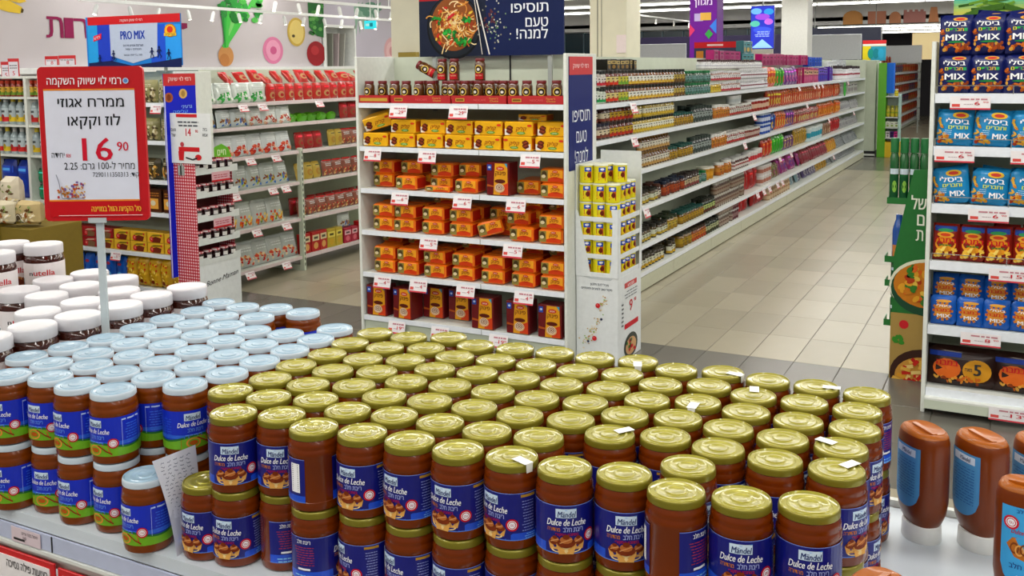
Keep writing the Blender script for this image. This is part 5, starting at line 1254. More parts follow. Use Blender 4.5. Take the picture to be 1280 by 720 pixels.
def figure(px, py, s, bike=False):
    u, v = q2(px, py); s *= .0055
    ell(b, F, u, v+13*s, 1.7*s, 2*s, SIL, 8, 8); poly(b, F, [(u-2*s, v+11*s), (u+2*s, v+11*s), (u+1.5*s, v+5*s), (u-1.5*s, v+5*s)], SIL, 8)
    for (a, c_) in (((-1, 5), (-3, 0)), ((1, 5), (3.5, 2)), ((3.5, 2), (2, -1)), ((-2, 10), (-4, 7)), ((2, 10), (4, 8))): strip(b, F, [(u+a[0]*s, v+a[1]*s), (u+c_[0]*s, v+c_[1]*s)], 1.4*s, SIL, 9)
    if bike:
        for dx in (-3.5, 3.5): ringp(b, F, u+dx*s, v, 3*s, 2.3*s, SIL, 9, 12)
        strip(b, F, [(u-3.5*s, v), (u, v+4*s), (u+3.5*s, v)], .8*s, SIL, 9)
for px, py, s_, bk in ((126, 79, .9, True), (143, 74, .95, True), (191, 72, 1.05, False), (200, 72, 1.2, False), (212, 74, 1.05, False)): figure(px, py, s_, bk)
poly(b, F, [q2(112, 84), q2(112, 79), q2(140, 76), q2(166, 82), q2(200, 77), q2(228, 72), q2(228, 84)], P('101c50'), 7)
b.build('board', ps)
MB().box(.2, .22, .01, .03, -.05, .3, GREYM).box(W2-.22, W2-.2, .01, .03, -.05, .3, GREYM).build('post', ps)
for (xa, ya_, xb, yb_, nm) in [(57, 70, 72, 90, 'left of the pair above the big price sign'), (74, 69, 94, 90, 'right of the pair above the big price sign')]:
    q0, q1 = at_y(xa, yb_, 6.05), at_y(xb, ya_, 6.05); r = put(empty('small_price_card', (q0.x, 6.05, 2.05)), 'small red framed price card, %s' % nm, 'sign', 'small price cards'); w_, h_ = q1.x-q0.x, q1.z-2.05
    b = MB().box(0, w_, 0, .004, 0, h_, RED); rect(b, F, .012, 0.0, w_-.012, h_-.03, P('e0dce4'), 1); lines(b, F, .02, w_-.02, h_*.45, h_*.65, 2, P('4a4a54'), 2, .35); text(b, F, '8', w_*.55, h_*.08, .035, .03, P('c8142c'), 2); b.build('card', r)

# ---------------------------------------------------------------- gingham jam stand
GX1 = -5.84; GY0, GY1 = 5.70, 6.17; GX0 = LX1+.03
gj = put(empty('jam_stand', ((GX0+GX1)/2, GY0, 0)), 'white and red gingham cardboard stand of jam jars beside the left unit', 'display stand')
w = (GX1-GX0)/2; dp = GY1-GY0
GH = M('e6dcdc', .6)
ging = bpy.data.materials.new('gingham'); ging.use_nodes = True; nt = ging.node_tree
tc = nt.nodes.new('ShaderNodeTexCoord'); sep = nt.nodes.new('ShaderNodeSeparateXYZ'); nt.links.new(tc.outputs['Object'], sep.inputs[0])
def band(out):
    m1 = nt.nodes.new('ShaderNodeMath'); m1.operation = 'MULTIPLY'; m1.inputs[1].default_value = 40; nt.links.new(out, m1.inputs[0])
    m2 = nt.nodes.new('ShaderNodeMath'); m2.operation = 'FRACT'; nt.links.new(m1.outputs[0], m2.inputs[0])
    m3 = nt.nodes.new('ShaderNodeMath'); m3.operation = 'GREATER_THAN'; m3.inputs[1].default_value = .45; nt.links.new(m2.outputs[0], m3.inputs[0]); return m3.outputs[0]
add = nt.nodes.new('ShaderNodeMath'); add.operation = 'ADD'; nt.links.new(sep.outputs[2], add.inputs[0]); add.inputs[1].default_value = 0
hx = nt.nodes.new('ShaderNodeMath'); hx.operation = 'ADD'; nt.links.new(sep.outputs[0], hx.inputs[0]); nt.links.new(sep.outputs[1], hx.inputs[1])
b1, b2 = band(hx.outputs[0]), band(add.outputs[0])
sm_ = nt.nodes.new('ShaderNodeMath'); sm_.operation = 'ADD'; nt.links.new(b1, sm_.inputs[0]); nt.links.new(b2, sm_.inputs[1])
dv = nt.nodes.new('ShaderNodeMath'); dv.operation = 'MULTIPLY'; dv.inputs[1].default_value = .5; nt.links.new(sm_.outputs[0], dv.inputs[0])
rp = nt.nodes.new('ShaderNodeValToRGB'); nt.links.new(dv.outputs[0], rp.inputs[0]); cr = rp.color_ramp; cr.interpolation = 'CONSTANT'
cr.elements[0].position = 0; cr.elements[0].color = (*hexc('e8dede'), 1); cr.elements[1].position = .4; cr.elements[1].color = (*hexc('d0485a'), 1); e_ = cr.elements.new(.9); e_.color = (*hexc('a8101c'), 1)
nt.links.new(rp.outputs[0], nt.nodes['Principled BSDF'].inputs['Base Color'])
MB().bbox(-w, w, 0, dp, 0, .41, CW, .004).build('base_box', gj)
MB().box(-w, w, -.004, 0, .0, 1.27, ging).build('front_panel', gj)
MB().box(-w, w-.06, dp-.005, dp, .41, 1.25, ging).box(-w, -w+.005, 0, dp-.005, .41, 1.25, M('5a0f14', .6)).build('back_panel', gj)
JT = [.435, .60, .79, .985, 1.175]
for k, z in enumerate(JT):
    MB().box(-w+.005, w, .005, dp-.006, z-.012, z-.006, CW).prism([(.0, z-.03), (dp, z-.03), (dp, z+.028), (dp-.06, z+.028), (dp-.09, z+.012), (.12, z+.012), (.09, z+.028), (0, z+.028)], w, w+.004, M('d4d8d6', .5), 'x').build('tray', gj)
    if k in (2, 4):
        t = MB(); Fq = FX(w+.0045); rect(t, Fq, dp*.36, z-.10, dp*.80, z-.02, P('d8a8b0'), 1); rect(t, Fq, dp*.36, z-.10, dp*.80, z-.085, P('c8202a'), 2); lines(t, Fq, dp*.4, dp*.75, z-.07, z-.035, 2, P('b04a5a'), 2, .4); t.build('price_strip', gj)
b = MB(); Fq = FX(w+.0008)
text(b, Fq, 'Bonne Maman', dp*.52, .245, dp*.78, .042, P('2a2c34'), 2, -.004, .5, .12); b.build('lettering', gj)
def jam_jar():
    r = empty('jam_jar'); R = .036
    MB().lathe([(R*.9, 0), (R, .005), (R, .06), (R*.88, .072)], 12, M('2a0a10', .15, 0, .8)).build('glass_body', r, True)
    MB().lathe([(R*.97, .072), (R*.97, .086), (.0001, .088)], 12, ging).build('lid', r, True)
    b = MB(); F = cylF(R*1.01, .0004); rect(b, F, -.02, .018, .02, .05, P('d8d4d0'), 0, 5); rect(b, F, .06, .018, .10, .05, P('d8d4d0'), 0, 5); b.build('label', r); return r
JJ = jam_jar()
for k, z in enumerate(JT):
    for i in range(5): clone(JJ, (gj.location.x+w-.042, GY0+.045+i*.092, z-.004), 1.2, 'jam jar with gingham lid, %s tray from the bottom, %s from the front' % (ORD[k+1], ORD[i+1]), 'jar', 'jam jars in the gingham stand')
# white price card and green tag above
qa, qb = at_y(208, 203, 5.69), at_y(263, 142, 5.69)
wc = put(empty('price_card', (qa.x, 5.685, qa.z)), 'white price card reading 14 standing over the gingham jam stand', 'sign'); cw_, ch_ = qb.x-qa.x, qb.z-qa.z
b = MB().bbox(0, cw_, 0, .003, 0, ch_, P('dcdfe0'), .001); F = flatF(.0008)
rect(b, F, cw_*.27, ch_*.92, cw_*.72, ch_*.985, RED, 1); lines(b, F, cw_*.3, cw_*.75, ch_*.74, ch_*.88, 2, P('4a4e58'), 2, .4); text(b, F, '14', cw_*.52, ch_*.55, .055, .06, P('c8142c'), 2, .008); text(b, F, '90', cw_*.70, ch_*.62, .03, .022, P('c8142c'), 2)
text(b, F, 'טעם', cw_*.2, ch_*.64, .055, .022, P('30343c'), 2); text(b, F, 'של', cw_*.2, ch_*.53, .04, .022, P('30343c'), 2); text(b, F, 'בית', cw_*.88, ch_*.66, .045, .022, P('30343c'), 2); text(b, F, 'אמא', cw_*.88, ch_*.55, .055, .022, P('30343c'), 2)
rect(b, F, cw_*.3, ch_*.24, cw_*.75, ch_*.33, RED, 2); poly(b, F, [(cw_*.3, ch_*.06), (cw_*.4, ch_*.06), (cw_*.42, ch_*.24), (cw_*.29, ch_*.24)], RED, 3); ell(b, F, cw_*.38, ch_*.38, .022, .02, P('b8404a'), 3, 9); ell(b, F, cw_*.72, ch_*.13, .035, .024, RED, 3, 12); strip(b, F, [(cw_*.45, ch_*.12), (cw_*.6, ch_*.08), (cw_*.7, ch_*.12)], .012, DARK, 4)
b.build('card', wc); MB().box(cw_*.3, cw_*.33, .003, .012, -.1, ch_*.5, GREYM).box(cw_*.25, cw_*.38, .003, .03, -.1, -.02, GREYM).build('stem', wc)
q = at_x(277, 198, -6.16); gt = MB().prism([(-.12, 0), (.14, 0), (.10, .09), (.02, .13), (-.06, .11), (-.11, .06)], 0, .003, P('6ab82a')); text(gt, flatF(.001), 'חיים', .015, .03, .1, .05, P('e8f4c8'), 1)
put(gt.build('green_tag'), 'bright green cloud-shaped tag beside the white price card', 'tag').matrix_world = Matrix.Translation((-6.232, q.y+.06, q.z-.01)) @ Matrix.Rotation(math.radians(90), 4, 'Z')

# ================================================================ generic goods
def tone(c, k): return '%02x%02x%02x' % tuple(max(0, min(255, int(int(c[i:i+2], 16)*k))) for i in (0, 2, 4))
GEN = {}
def g_jar(name, D, h, body, lidc, lab, band, far=False, slim=False):
    k = (name, D, h, body, lidc, lab, band, far)
    if k in GEN: return GEN[k]
    R = D/2; n_ = 10 if far else 16; lh = h*.14; nh = h*.80; neck = .45 if slim else .8
    prof = [(R*.92, 0), (R, h*.04), (R, h*.62), (R*.97, h*.68), (R*neck, nh if not slim else h*.84)]
    LT, LB = h*.60, h*.10
    if far:
        m = MB(); bm, lm, am = M(body, .2, 0, .5), M(lidc, .4), P(lab)
        m.lathe([(R*.95, 0, bm), (R, LB, am), (R, LB+(LT-LB)*.45, P(band)), (R, LB+(LT-LB)*.7, am), (R, LT, bm), (R*neck, nh, bm)], n_, bm); m.lathe([(R*neck*1.08, nh+.001), (R*neck*1.08, h), (.0001, h+.001)], n_, lm); r = m.build(name, None, True)
    else:
        r = empty(name); m = MB(); m.lathe(prof, n_, M(body, .2, 0, .6)); m.build('glass_body', r, True)
        lz = prof[-1][1]; MB().lathe([(R*neck*1.06, lz), (R*neck*1.08, lz+.002), (R*neck*1.08, h-.002), (R*neck, h), (.0001, h)], n_, M(lidc, .4)).build('lid', r, True)
        b = MB(); F = cylF(R*1.012, .0004); U = PI*R*.62; b.surf(F, -U, LB, U, LT, 12, 1, P(lab), 0)
        rect(b, F, -U, LB, U, LB+(LT-LB)*.34, P(band), 1, 12); ell(b, F, 0, LB+(LT-LB)*.36, R*.45, (LT-LB)*.2, P(tone(band, .75)), 2, 9); rect(b, F, -R*.55, LB+(LT-LB)*.68, R*.55, LB+(LT-LB)*.84, P(tone(lab, .42)), 2, 3); b.build('label', r)
    GEN[k] = r; return r
def g_tub(name, D, h, body, lidc, band, far=False):
    k = (name, D, h, body, lidc, band, far)
    if k in GEN: return GEN[k]
    R = D/2; m = MB(); m.lathe([(R*.86, 0, P(body)), (R*.90, h*.25, P(band)), (R*.95, h*.62, P(body)), (R*.97, h*.86)], 12, P(body)); m.lathe([(R, h*.86), (R, h), (R*.9, h+.001), (.0001, h-.001)], 12, M(lidc, .4)); GEN[k] = m.build(name, None, True); return GEN[k]
def g_bag(name, w, h, d, c1, c2, c3):
    k = (name, w, h, c1, c2, c3)
    if k in GEN: return GEN[k]
    r = empty(name); m = MB(); F = pillow(m, w, h, d, G(c1), 6, 6); m.build('bag', r, True); b = MB(); rect(b, F, -w*.42, h*.66, w*.42, h*.84, P(c2), 1, 4, 1); ell(b, F, 0, h*.36, w*.32, h*.2, P(c3), 2, 10); ell(b, F, w*.05, h*.34, w*.18, h*.10, P(tone(c2, .8)), 3, 8)
    rect(b, F, -w*.26, h*.71, w*.26, h*.78, P(tone(c2, .4 if sum(int(c2[i:i+2], 16) for i in (0, 2, 4)) > 380 else 2.2)), 3, 3, 1); b.build('print', r); GEN[k] = r; return r
def g_clear(name, w, h, d, film, cols, top):
    """clear bag: silvery film above, contents low down"""
    k = (name, w, h, film, tuple(cols), top)
    if k in GEN: return GEN[k]
    r = empty(name); m = MB(); F = pillow(m, w, h, d, M(film, .15, 0, .7, .12, 18)); m.build('bag', r, True); b = MB(); crunch(b, F, -w*.40, w*.40, h*.07, h*.42, 26, cols, 1, w*.085, int(w*1000)+len(top)); rect(b, F, -w*.45, h*.9, w*.45, h*.97, P(top), 2, 5, 1); lines(b, F, -w*.3, w*.3, h*.6, h*.8, 2, P('d8dcdc'), 2, .4); b.build('print', r); GEN[k] = r; return r
def g_box(name, w, h, d, c1, c2, c3):
    k = (name, w, h, c1, c2, c3)
    if k in GEN: return GEN[k]
    GEN[k] = box_proto(name, w, h, d, c1, lambda b, F, w, h: (rect(b, F, -w*.42, h*.55, w*.42, h*.85, P(c2), 1), ell(b, F, 0, h*.3, w*.28, h*.18, P(c3), 2, 10), rect(b, F, -w*.25, h*.64, w*.25, h*.76, P(tone(c2, .4)), 2)), tone(c1, .8)); return GEN[k]

# ================================================================ left gondola facing the aisle (x = -6.25)
GLX = -6.25; LG_Y0 = 6.20; LGZ = [1.685, 1.47, 1.195, .888, .525, .145]
lgon = shelf_unit('wall_gondola', 'pale green and white gondola full of packets running away at the left', 3.1, .5, LGZ, 1.99, (GLX, LG_Y0, 0), rz=PI/2, bays=2, base=False, back_z0=.08, rail=M('d8c8ca', .4), upright=False, sidemat=SAGE)
up = MB().bbox(7.47-LG_Y0-.012, 7.47-LG_Y0+.02, -.025, .03, 0, 1.22, SAGE, .003)
for k in range(22): up.box(7.47-LG_Y0-.002, 7.47-LG_Y0+.008, -.0265, -.025, .05+k*.053, .078+k*.053, DARK)
up.box(7.47-LG_Y0-.012, 7.47-LG_Y0+.02, .03, .48, 0, .05, SAGE); up.build('upright', lgon)
def lg(proto, y, z, dx, lab, group, cat='food bag', rot=0.0, tilt=-8):
    clone(proto, (GLX-dx, y, z+.003), PI/2+rot, lab, cat, group, rx=math.radians(tilt))
SIL_ = 'b9c2c0'
kit = {'white_green': g_clear('rice_bag', .20, .19, .08, 'ccd3cc', ['2f8a3a', '3fa84a', 'e0e6dc', 'b0b8a8'], 'dfe6e0'), 'blue_clear': g_clear('mixed_snack_bag', .19, .16, .07, 'c4cccc', ['2a5ab0', 'c8a060', '8a5a2a', 'd8d8d0'], 'd0d4d8'),
       'red_white': g_clear('candied_nut_bag', .20, .17, .07, 'd2d6d4', ['c8402a', 'e0e0d8', 'a82a1c', 'd8b090'], 'd8d8da'), 'red_white_tall': g_clear('candied_nut_bag', .20, .20, .08, 'cdd2d4', ['c8402a', 'b82a20', 'e0a080', 'd85a3a'], 'dcdfe2'),
       'yellow_fruit': g_clear('dried_fruit_bag', .21, .24, .08, 'bcc2be', ['e0a82a', 'd8501c', 'c83018', 'e8c860', '6a8a3a'], 'c0c8c4'), 'red_fruit': g_clear('dried_fruit_bag', .22, .25, .08, 'b4bab8', ['b8201c', 'c8402a', 'd88a4a', 'e0c8a0'], 'b8bec0'),
       'mixed': g_clear('mixed_snack_bag', .19, .22, .07, 'bac2be', ['2a6ac0', 'c8b03a', '8a4a1c', 'a0b040'], 'b8c0bc'), 'redpack': g_bag('red_grain_bag', .13, .165, .06, 'b4241c', 'c8141c', 'b98a5a'), 'green': g_bag('green_packet', .15, .07, .12, '5aa81c', '8ac83a', '3f8a14'),
       'redmix': g_bag('red_grain_bag', .13, .17, .06, '9a1a18', 'd0202a', '8a4a2a'), 'redclear': g_clear('red_topped_bag', .15, .17, .06, '8a4a3a', ['b8201c', 'd8b070', '7a3a1c'], 'c8141c'), 'yel': g_bag('yellow_grain_bag', .12, .17, .06, 'b89a3a', 'c8b050', 'a87a2a'),
       'redbox': g_box('red_box', .12, .2, .08, 'b01c1c', 'd8c8a0', 'd8a05a'), 'yelbox': g_box('yellow_box', .12, .19, .08, 'b8a030', 'e0d060', 'c8a030'), 'pinkbox': g_box('pink_box', .11, .16, .08, 'a81c3a', 'e0b0b8', 'd86a7a')}
def lrow(kind, z, ys, desc, dx=.07, rot=0, tilt=-8, cat='food bag'):
    for i, y in enumerate(ys): lg(kit[kind], y, z, dx, '%s, %s' % (desc, nth(i+1, len(ys))), desc.split(',')[0] + ' row', cat, rj.uniform(-.12, .12)+rot, tilt+rj.uniform(-3, 3))
ar = lambda a, b_, s_: [a+s_*i for i in range(int((b_-a)/s_)+1)]
lrow('white_green', LGZ[0], [6.36, 6.58, 6.80, 7.00], 'white bag with green print on the top shelf of the left gondola', .09, -.1, -14)
lrow('white_green', LGZ[0], [6.44, 6.66, 6.9], 'white bag with green print in the rear rank at top left', .20, -.1, -14)
lrow('redpack', LGZ[0], ar(7.14, 8.85, .138), 'red and brown grain bag on the top shelf of the left gondola', .06, 0, -3)
for i, y in enumerate(ar(6.75, 8.9, .17)): lg(kit['redpack'], y, LGZ[0]+.168, .16, 'red packet lying on top of the grain bags, %s' % nth(i+1, 13), 'red packets on top', 'food bag', rj.uniform(-.6, .6), -50+rj.uniform(-15, 15))
lrow('blue_clear', LGZ[1], [6.34, 6.54, 6.73], 'clear bag with blue corner on the second shelf of the left gondola', .08, 0, -8)
lrow('red_white', LGZ[1], [6.93, 7.13, 7.34], 'clear bag of red and white nuts on the second shelf', .07, 0, -12)
lrow('green', LGZ[1], ar(7.50, 8.15, .155), 'bright green packet on the second shelf', .10, .2, -50); lrow('green', LGZ[1], ar(7.58, 8.15, .155), 'bright green packet in the rear rank of the second shelf', .22, -.2, -50)
lrow('redmix', LGZ[1], ar(8.28, 8.95, .14), 'red bag past the green packets', .07)
lrow('red_white_tall', LGZ[2], ar(6.34, 7.35, .2), 'tall clear bag of red and white nuts on the third shelf', .08, 0, -12)
lrow('redmix', LGZ[2], ar(7.56, 7.95, .14), 'red mixed bag on the third shelf past the upright', .07); lrow('yel', LGZ[2], [8.06, 8.17], 'yellow green bag on the third shelf', .06); lrow('redclear', LGZ[2], ar(8.3, 8.9, .16), 'red topped clear bag on the third shelf', .07)
lrow('mixed', LGZ[3], ar(6.34, 7.40, .19), 'clear mixed bag on the fourth shelf', .08, 0, -12); lrow('yel', LGZ[3], ar(7.56, 7.85, .13), 'yellow grain bag on the fourth shelf past the upright', .07, 0, -14); lrow('redclear', LGZ[3], ar(7.98, 8.9, .16), 'red topped clear bag on the fourth shelf', .07)
lrow('yellow_fruit', LGZ[4], ar(6.36, 7.38, .21), 'clear bag of yellow and orange fruit on the fifth shelf', .09, 0, -14); lrow('redclear', LGZ[4], ar(7.57, 8.9, .155), 'red topped clear bag on the fifth shelf', .08)
lrow('redmix', LGZ[4], ar(7.6, 8.9, .14), 'dark red bag in the rear rank of the fifth shelf', .20)
lrow('red_fruit', LGZ[5], ar(6.36, 7.40, .205), 'clear bag of dark red fruit on the bottom shelf', .09, 0, -14); 
lrow('redbox', LGZ[5], [7.58, 7.71, 7.84], 'red and cream box on the bottom shelf past the upright', .03, 0, 0, 'box'); lrow('yelbox', LGZ[5], [7.97, 8.10], 'yellow box on the bottom shelf', .03, 0, 0, 'box'); lrow('pinkbox', LGZ[5], [8.24, 8.36], 'pink box on the bottom shelf', .03, 0, 0, 'box'); lrow('redbox', LGZ[5], [8.5, 8.63], 'red box at the far end of the bottom shelf', .03, 0, 0, 'box')
lrow('blue_clear', LGZ[5]+.162, [8.24], 'blue packet on top of the pink boxes', .08, 0, -4)
for (px, py, nm) in [(303, 134, 'first under the white and green bags'), (327, 134, 'second under the white and green bags'), (398, 128, 'under the red grain bags'), (312, 201, 'left under the tall nut bags'), (344, 196, 'right under the tall nut bags'),
                     (340, 237, 'left under the clear mixed bags'), (356, 234, 'right under the clear mixed bags'), (320, 291, 'left under the yellow fruit bags'), (357, 281, 'right under the yellow fruit bags'), (312, 345, 'left under the dark red fruit bags'), (357, 330, 'right under the dark red fruit bags'), (293, 245, 'first under the clear mixed bags')]:
    q = at_x(px, py, GLX+.01); z = min(LGZ, key=lambda e: abs(e-.03-q.z)); tag((GLX+.008, q.y, z-.014), PI/2, 'price tag on the left gondola, %s' % nm, '9', sc=1.25, rx=math.radians(-30))

# far left: drinks cooler and paper sacks
ck = put(empty('drinks_cooler', (-9.45, 5.9, 0)), 'white framed drinks cooler at the far left behind the sacks', 'cooler')
MB().box(0, 1.6, .45, .5, 0, 1.95, M('2a3430', .5)).build('back_panel', ck)
for x in (0, .78, 1.3, 1.56): MB().bbox(x, x+.035, -.01, .45, 0, 1.95, OFFW, .003).build('frame_post', ck)
for z in (.5, .8, 1.22, 1.5, 1.76, 1.95): MB().box(0, 1.6, 0, .45, z-.02, z, OFFW).build('shelf', ck)
wb = g_jar('water_bottle', .085, .25, '9aa8ac', 'c8c8c8', 'b8c4c8', 'c82a2a', slim=True); wb2 = g_jar('water_bottle', .085, .25, '9aa8ac', 'd8c030', 'a8b4b8', 'd8b82a', slim=True); sb1 = g_jar('sauce_bottle', .06, .15, '8a2a1a', 'c83a1a', 'c8a03a', '6a8a2a')
for z, pr, lab in ((1.22, wb, 'lower bottle row'), (1.5, wb2, 'middle bottle row')):
    for i in range(14): clone(pr if (i % 4) else (wb if pr is wb2 else wb2), (-9.36+i*.105, 5.97, z+.002), 0, 'clear bottle in the cooler, %s, %s' % (lab, nth(i+1, 14)), 'bottle', 'clear bottles, '+lab)
for i in range(18): clone(sb1, (-9.37+i*.083, 5.96, 1.762), 0, 'small red and green bottle on the top cooler shelf, %s' % nth(i+1, 18), 'bottle', 'small bottles on the cooler')
gpk, bpk = g_bag('green_pack', .16, .14, .08, '0f7a4a', '2a9a6a', '1a8a5a'), g_bag('blue_pack', .2, .36, .1, '14309a', '2a50c8', '1a3cb0')
for z in (.5, .66, .8, .95):
    for i in range(1): clone(gpk, (-9.45+1.42+i*.0, 5.98, z+.003), 0, 'green pack in the cooler beside the blue packs, %s column, height level %s' % (['left', 'right'][i], ORD[[.5, .66, .8, .95].index(z)+1]), 'pack', 'green packs in the cooler')
for i in range(4): clone(bpk, (-9.45+.45+i*.23, 5.99, .803), 0, 'tall blue pack in the cooler, %s' % nth(i+1, 4), 'pack', 'blue packs in the cooler')
for (xa, ya_, xb, yb_, nm) in [(4, 77, 15, 100, 'left of the pair over the cooler'), (14, 73, 26, 98, 'right of the pair over the cooler')]:
    q0, q1 = at_y(xa, yb_, 5.95), at_y(xb, ya_, 5.95); r = put(empty('small_price_card', (q0.x, 5.935 if nm[0] == 'l' else 5.925, q0.z)), 'small red framed price card, %s' % nm, 'sign', 'small price cards'); w_, h_ = q1.x-q0.x, q1.z-q0.z
    b = MB().box(0, w_, 0, .004, 0, h_, RED); F = flatF(.0008); rect(b, F, .01, .012, w_-.01, h_-.03, P('e0dce4'), 1); lines(b, F, .02, w_-.02, h_*.5, h_*.75, 2, P('4a4a54'), 2, .35); text(b, F, '5', w_*.5, h_*.15, .035, .04, P('c8142c'), 2); b.build('card', r); MB().box(w_*.45, w_*.5, .004, .008, 1.951-q0.z, h_*.5, WHITE).box(w_*.3, w_*.65, .0, .06, 1.9505-q0.z, 1.956-q0.z, WHITE).build('stem', r)
def sack(label, px, py, y, w_, h_, col, dk):
    q = at_y(px, py, y); r = put(empty('paper_sack', (q.x, y, q.z)), label, 'sack'); m = MB(); F = pillow(m, w_, h_, .16, M(col, .7, 0, 0, .15, 14, .3), 8, 8); m.build('sack_body', r, True)
    b = MB(); ell(b, F, -w_*.1, h_*.25, .04, .04, P(dk), 2, 14); ringp(b, F, -w_*.1, h_*.25, .033, .027, P('d8d0c0'), 3, 14); crunch(b, F, -w_*.42, w_*.42, h_*.45, h_*.9, 16, ['4a6a2a', '8a9a5a', 'f0ece0', '5a3a1c'], 3, .012, 3); crunch(b, F, w_*.0, w_*.42, h_*.08, h_*.5, 14, ['e0d0a0', '6a8a3a', 'f0e8d8', '9a5a2a'], 3, .015, 4); b.build('print', r); return r
cb = put(empty('cardboard_bin', (-6.95, 4.55, 0)), 'olive cardboard bin with paper sacks at the left picture edge', 'bin')
CBM = M('8a7420', .7, scale=6)
MB().bbox(-.6, .22, 0, .5, 0, .86, CBM, .004).build('box', cb); MB().bbox(.225, .56, .05, .5, 0, .84, M('7a6618', .7), .004).build('box', cb); MB().box(-.6, .22, -.003, .0, .78, .80, M('5a4a10', .7)).build('seam', cb)
MB().bbox(-.31, -.16, .3, .36, .86, 1.72, M('7c6410', .7), .003).build('post', cb)
sack('pale paper sack standing at the back of the cardboard bin', 17, 268, 4.86, .17, .30, 'cfc4ae', '3a3228')
sack('pale paper sack lying in front with a round dark emblem', 8, 279, 4.62, .22, .17, 'c2b79a', '1c1c18')
sack('paper sack with brown flakes at the right of the bin', 38, 279, 4.70, .24, .17, 'b8a270', '4a3a28')

# ================================================================ the long gondola
GX = -2.887; GY_0, GY_1 = 6.32, 21.62
GZ = [1.687, 1.402, 1.085, .755, .41, .17]
NB = 12
lgd = shelf_unit('long_gondola', 'long white gondola of jars and bags running away down the aisle', GY_1-GY_0, .5, GZ, 2.07, (GX, GY_0, 0), rz=PI/2, bays=NB, base=False, lip=.035, sidemat=SAGE)
bw = (GY_1-GY_0)/NB
for k in range(NB): MB().box(k*bw+.004, (k+1)*bw-.004, -.002, .02, .012, GZ[5]-.04, M('c2c3ab', .5)).build('kick_plate', lgd)
gy_ = lambda px: at_x(px, 150, GX).y
SEG = [0]
NAMES = {}
def fill(sh, p0, p1, proto, w, tiers, desc, h, cat='jar', rows=1, z0=None, gap=1.03, dx0=None, tilt=0, wob=.15, off=0.0):
    y0, y1 = gy_(p0), gy_(p1); y0 = max(y0, GY_0+.05); n_ = max(1, int((y1-y0)/(w*gap)+.5)); z = (GZ[sh] if z0 is None else z0)+.0035
    nm = '%s, %s' % (desc, ['top shelf', 'second shelf', 'third shelf', 'fourth shelf', 'fifth shelf', 'bottom shelf'][sh])
    grp = '%s on the %s of the long gondola' % (desc.split(',')[0], nm.rsplit(', ', 1)[1])
    for t in range(tiers):
        for rw_ in range(rows if t == tiers-1 or rows == 1 else 1):
            for i in range(n_):
                if rj.random() < .04: continue
                y = y0+(i+.5)*(y1-y0)/n_
                lab = '%s, %s shelf%s%s' % (desc, ['top', 'second', 'third', 'fourth', 'fifth', 'bottom'][sh], (', '+['lower', 'upper', 'third'][t]+' layer') if tiers > 1 else '', ['', ', behind', ', third rank'][rw_])
                if n_ > 1: lab += ', %s along' % (ORD[i+1] if i < 23 else '%dth' % (i+1))
                clone(proto, (GX-.035-(dx0 if dx0 is not None else w*.5)-rw_*w*1.02-off, y, z+t*h), PI/2+rj.uniform(-wob, wob), lab, cat, grp, rx=math.radians(tilt), scale=(1, 1, 1) if tiers > 1 else (rj.uniform(.93, 1.04), 1, rj.uniform(.9, 1.0)))
BRc = '3a1c0a'
# top shelf
J1 = g_jar('syrup_bottle', .075, .132, 'c8ccd0', '0f5a3a', 'd0d4da', '3a4258'); fill(0, 744, 753, J1, .075, 2, 'white jar with dark green cap at the near end', .1335)
J2 = g_jar('sauce_jar', .06, .130, 'b0a8a0', '16181a', 'd8d0cc', 'c8283a'); J2b = g_jar('sauce_jar', .06, .130, 'a8b0a0', '18201a', 'd0d4cc', '18904a')
fill(0, 753, 764, J2b, .06, 1, 'slim jar with green label', .131); fill(0, 753, 764, J2, .06, 1, 'slim jar with red label', .131, z0=GZ[0]+.131)
J3 = g_jar('tomato_jar', .085, .130, '5a1208', '201a18', 'd0c080', 'c83018'); J3b = g_jar('tomato_jar', .085, .130, '5a2008', '201a18', 'b8b040', '6a9a2a')
fill(0, 764, 780, J3, .085, 2, 'red and yellow labelled jar', .131, rows=2); fill(0, 780, 792, J3b, .085, 2, 'green and yellow labelled jar', .131, rows=2)
J4 = g_jar('honey_jar', .082, .130, '6a3a10', '14140f', 'd8d8d0', 'd0a838'); J5 = g_jar('honey_jar', .082, .130, '4a2c0c', '141a12', 'b09a48', '6a4a18')
fill(0, 792, 848, J4, .082, 2, 'white labelled jar with amber band and black lid', .131, rows=2); fill(0, 848, 862, J5, .085, 2, 'dark jar with bronze label', .131, rows=2)
fill(0, 775, 812, g_box('coffee_box', .10, .095, .1, '1c160e', 'b8a060', '8a6a30'), .10, 1, 'dark box with gold label piled highest near the front', .1, 'box', z0=GZ[0]+.262, off=.03)
J6 = g_jar('pickle_jar', .09, .12, '2f4a3a', '0f6a3a', '6a8a88', '3a6a5a'); fill(0, 863, 893, J6, .09, 2, 'green lidded dark glass jar', .1205, rows=2)
J7 = g_jar('mustard_jar', .085, .12, 'a88a1c', 'c8ccc8', 'b89a28', 'c8b040'); fill(0, 894, 906, J7, .085, 1, 'yellow jar with pale lid', .12); 
J8 = g_jar('spread_jar', .085, .115, '8a6a60', 'c8c8cc', 'd8d4d6', 'b03040'); fill(0, 907, 930, J8, .085, 1, 'white jar with red band', .116); fill(0, 896, 930, J8, .085, 1, 'white jar with red band in the pile', .116, z0=GZ[0]+.122)
J9 = g_jar('spread_jar', .09, .125, '9a9a9c', 'd0d0d4', 'd4d4da', '7a3a48', far=True); fill(0, 931, 963, J9, .09, 2, 'pale grey white jar', .126, rows=1)
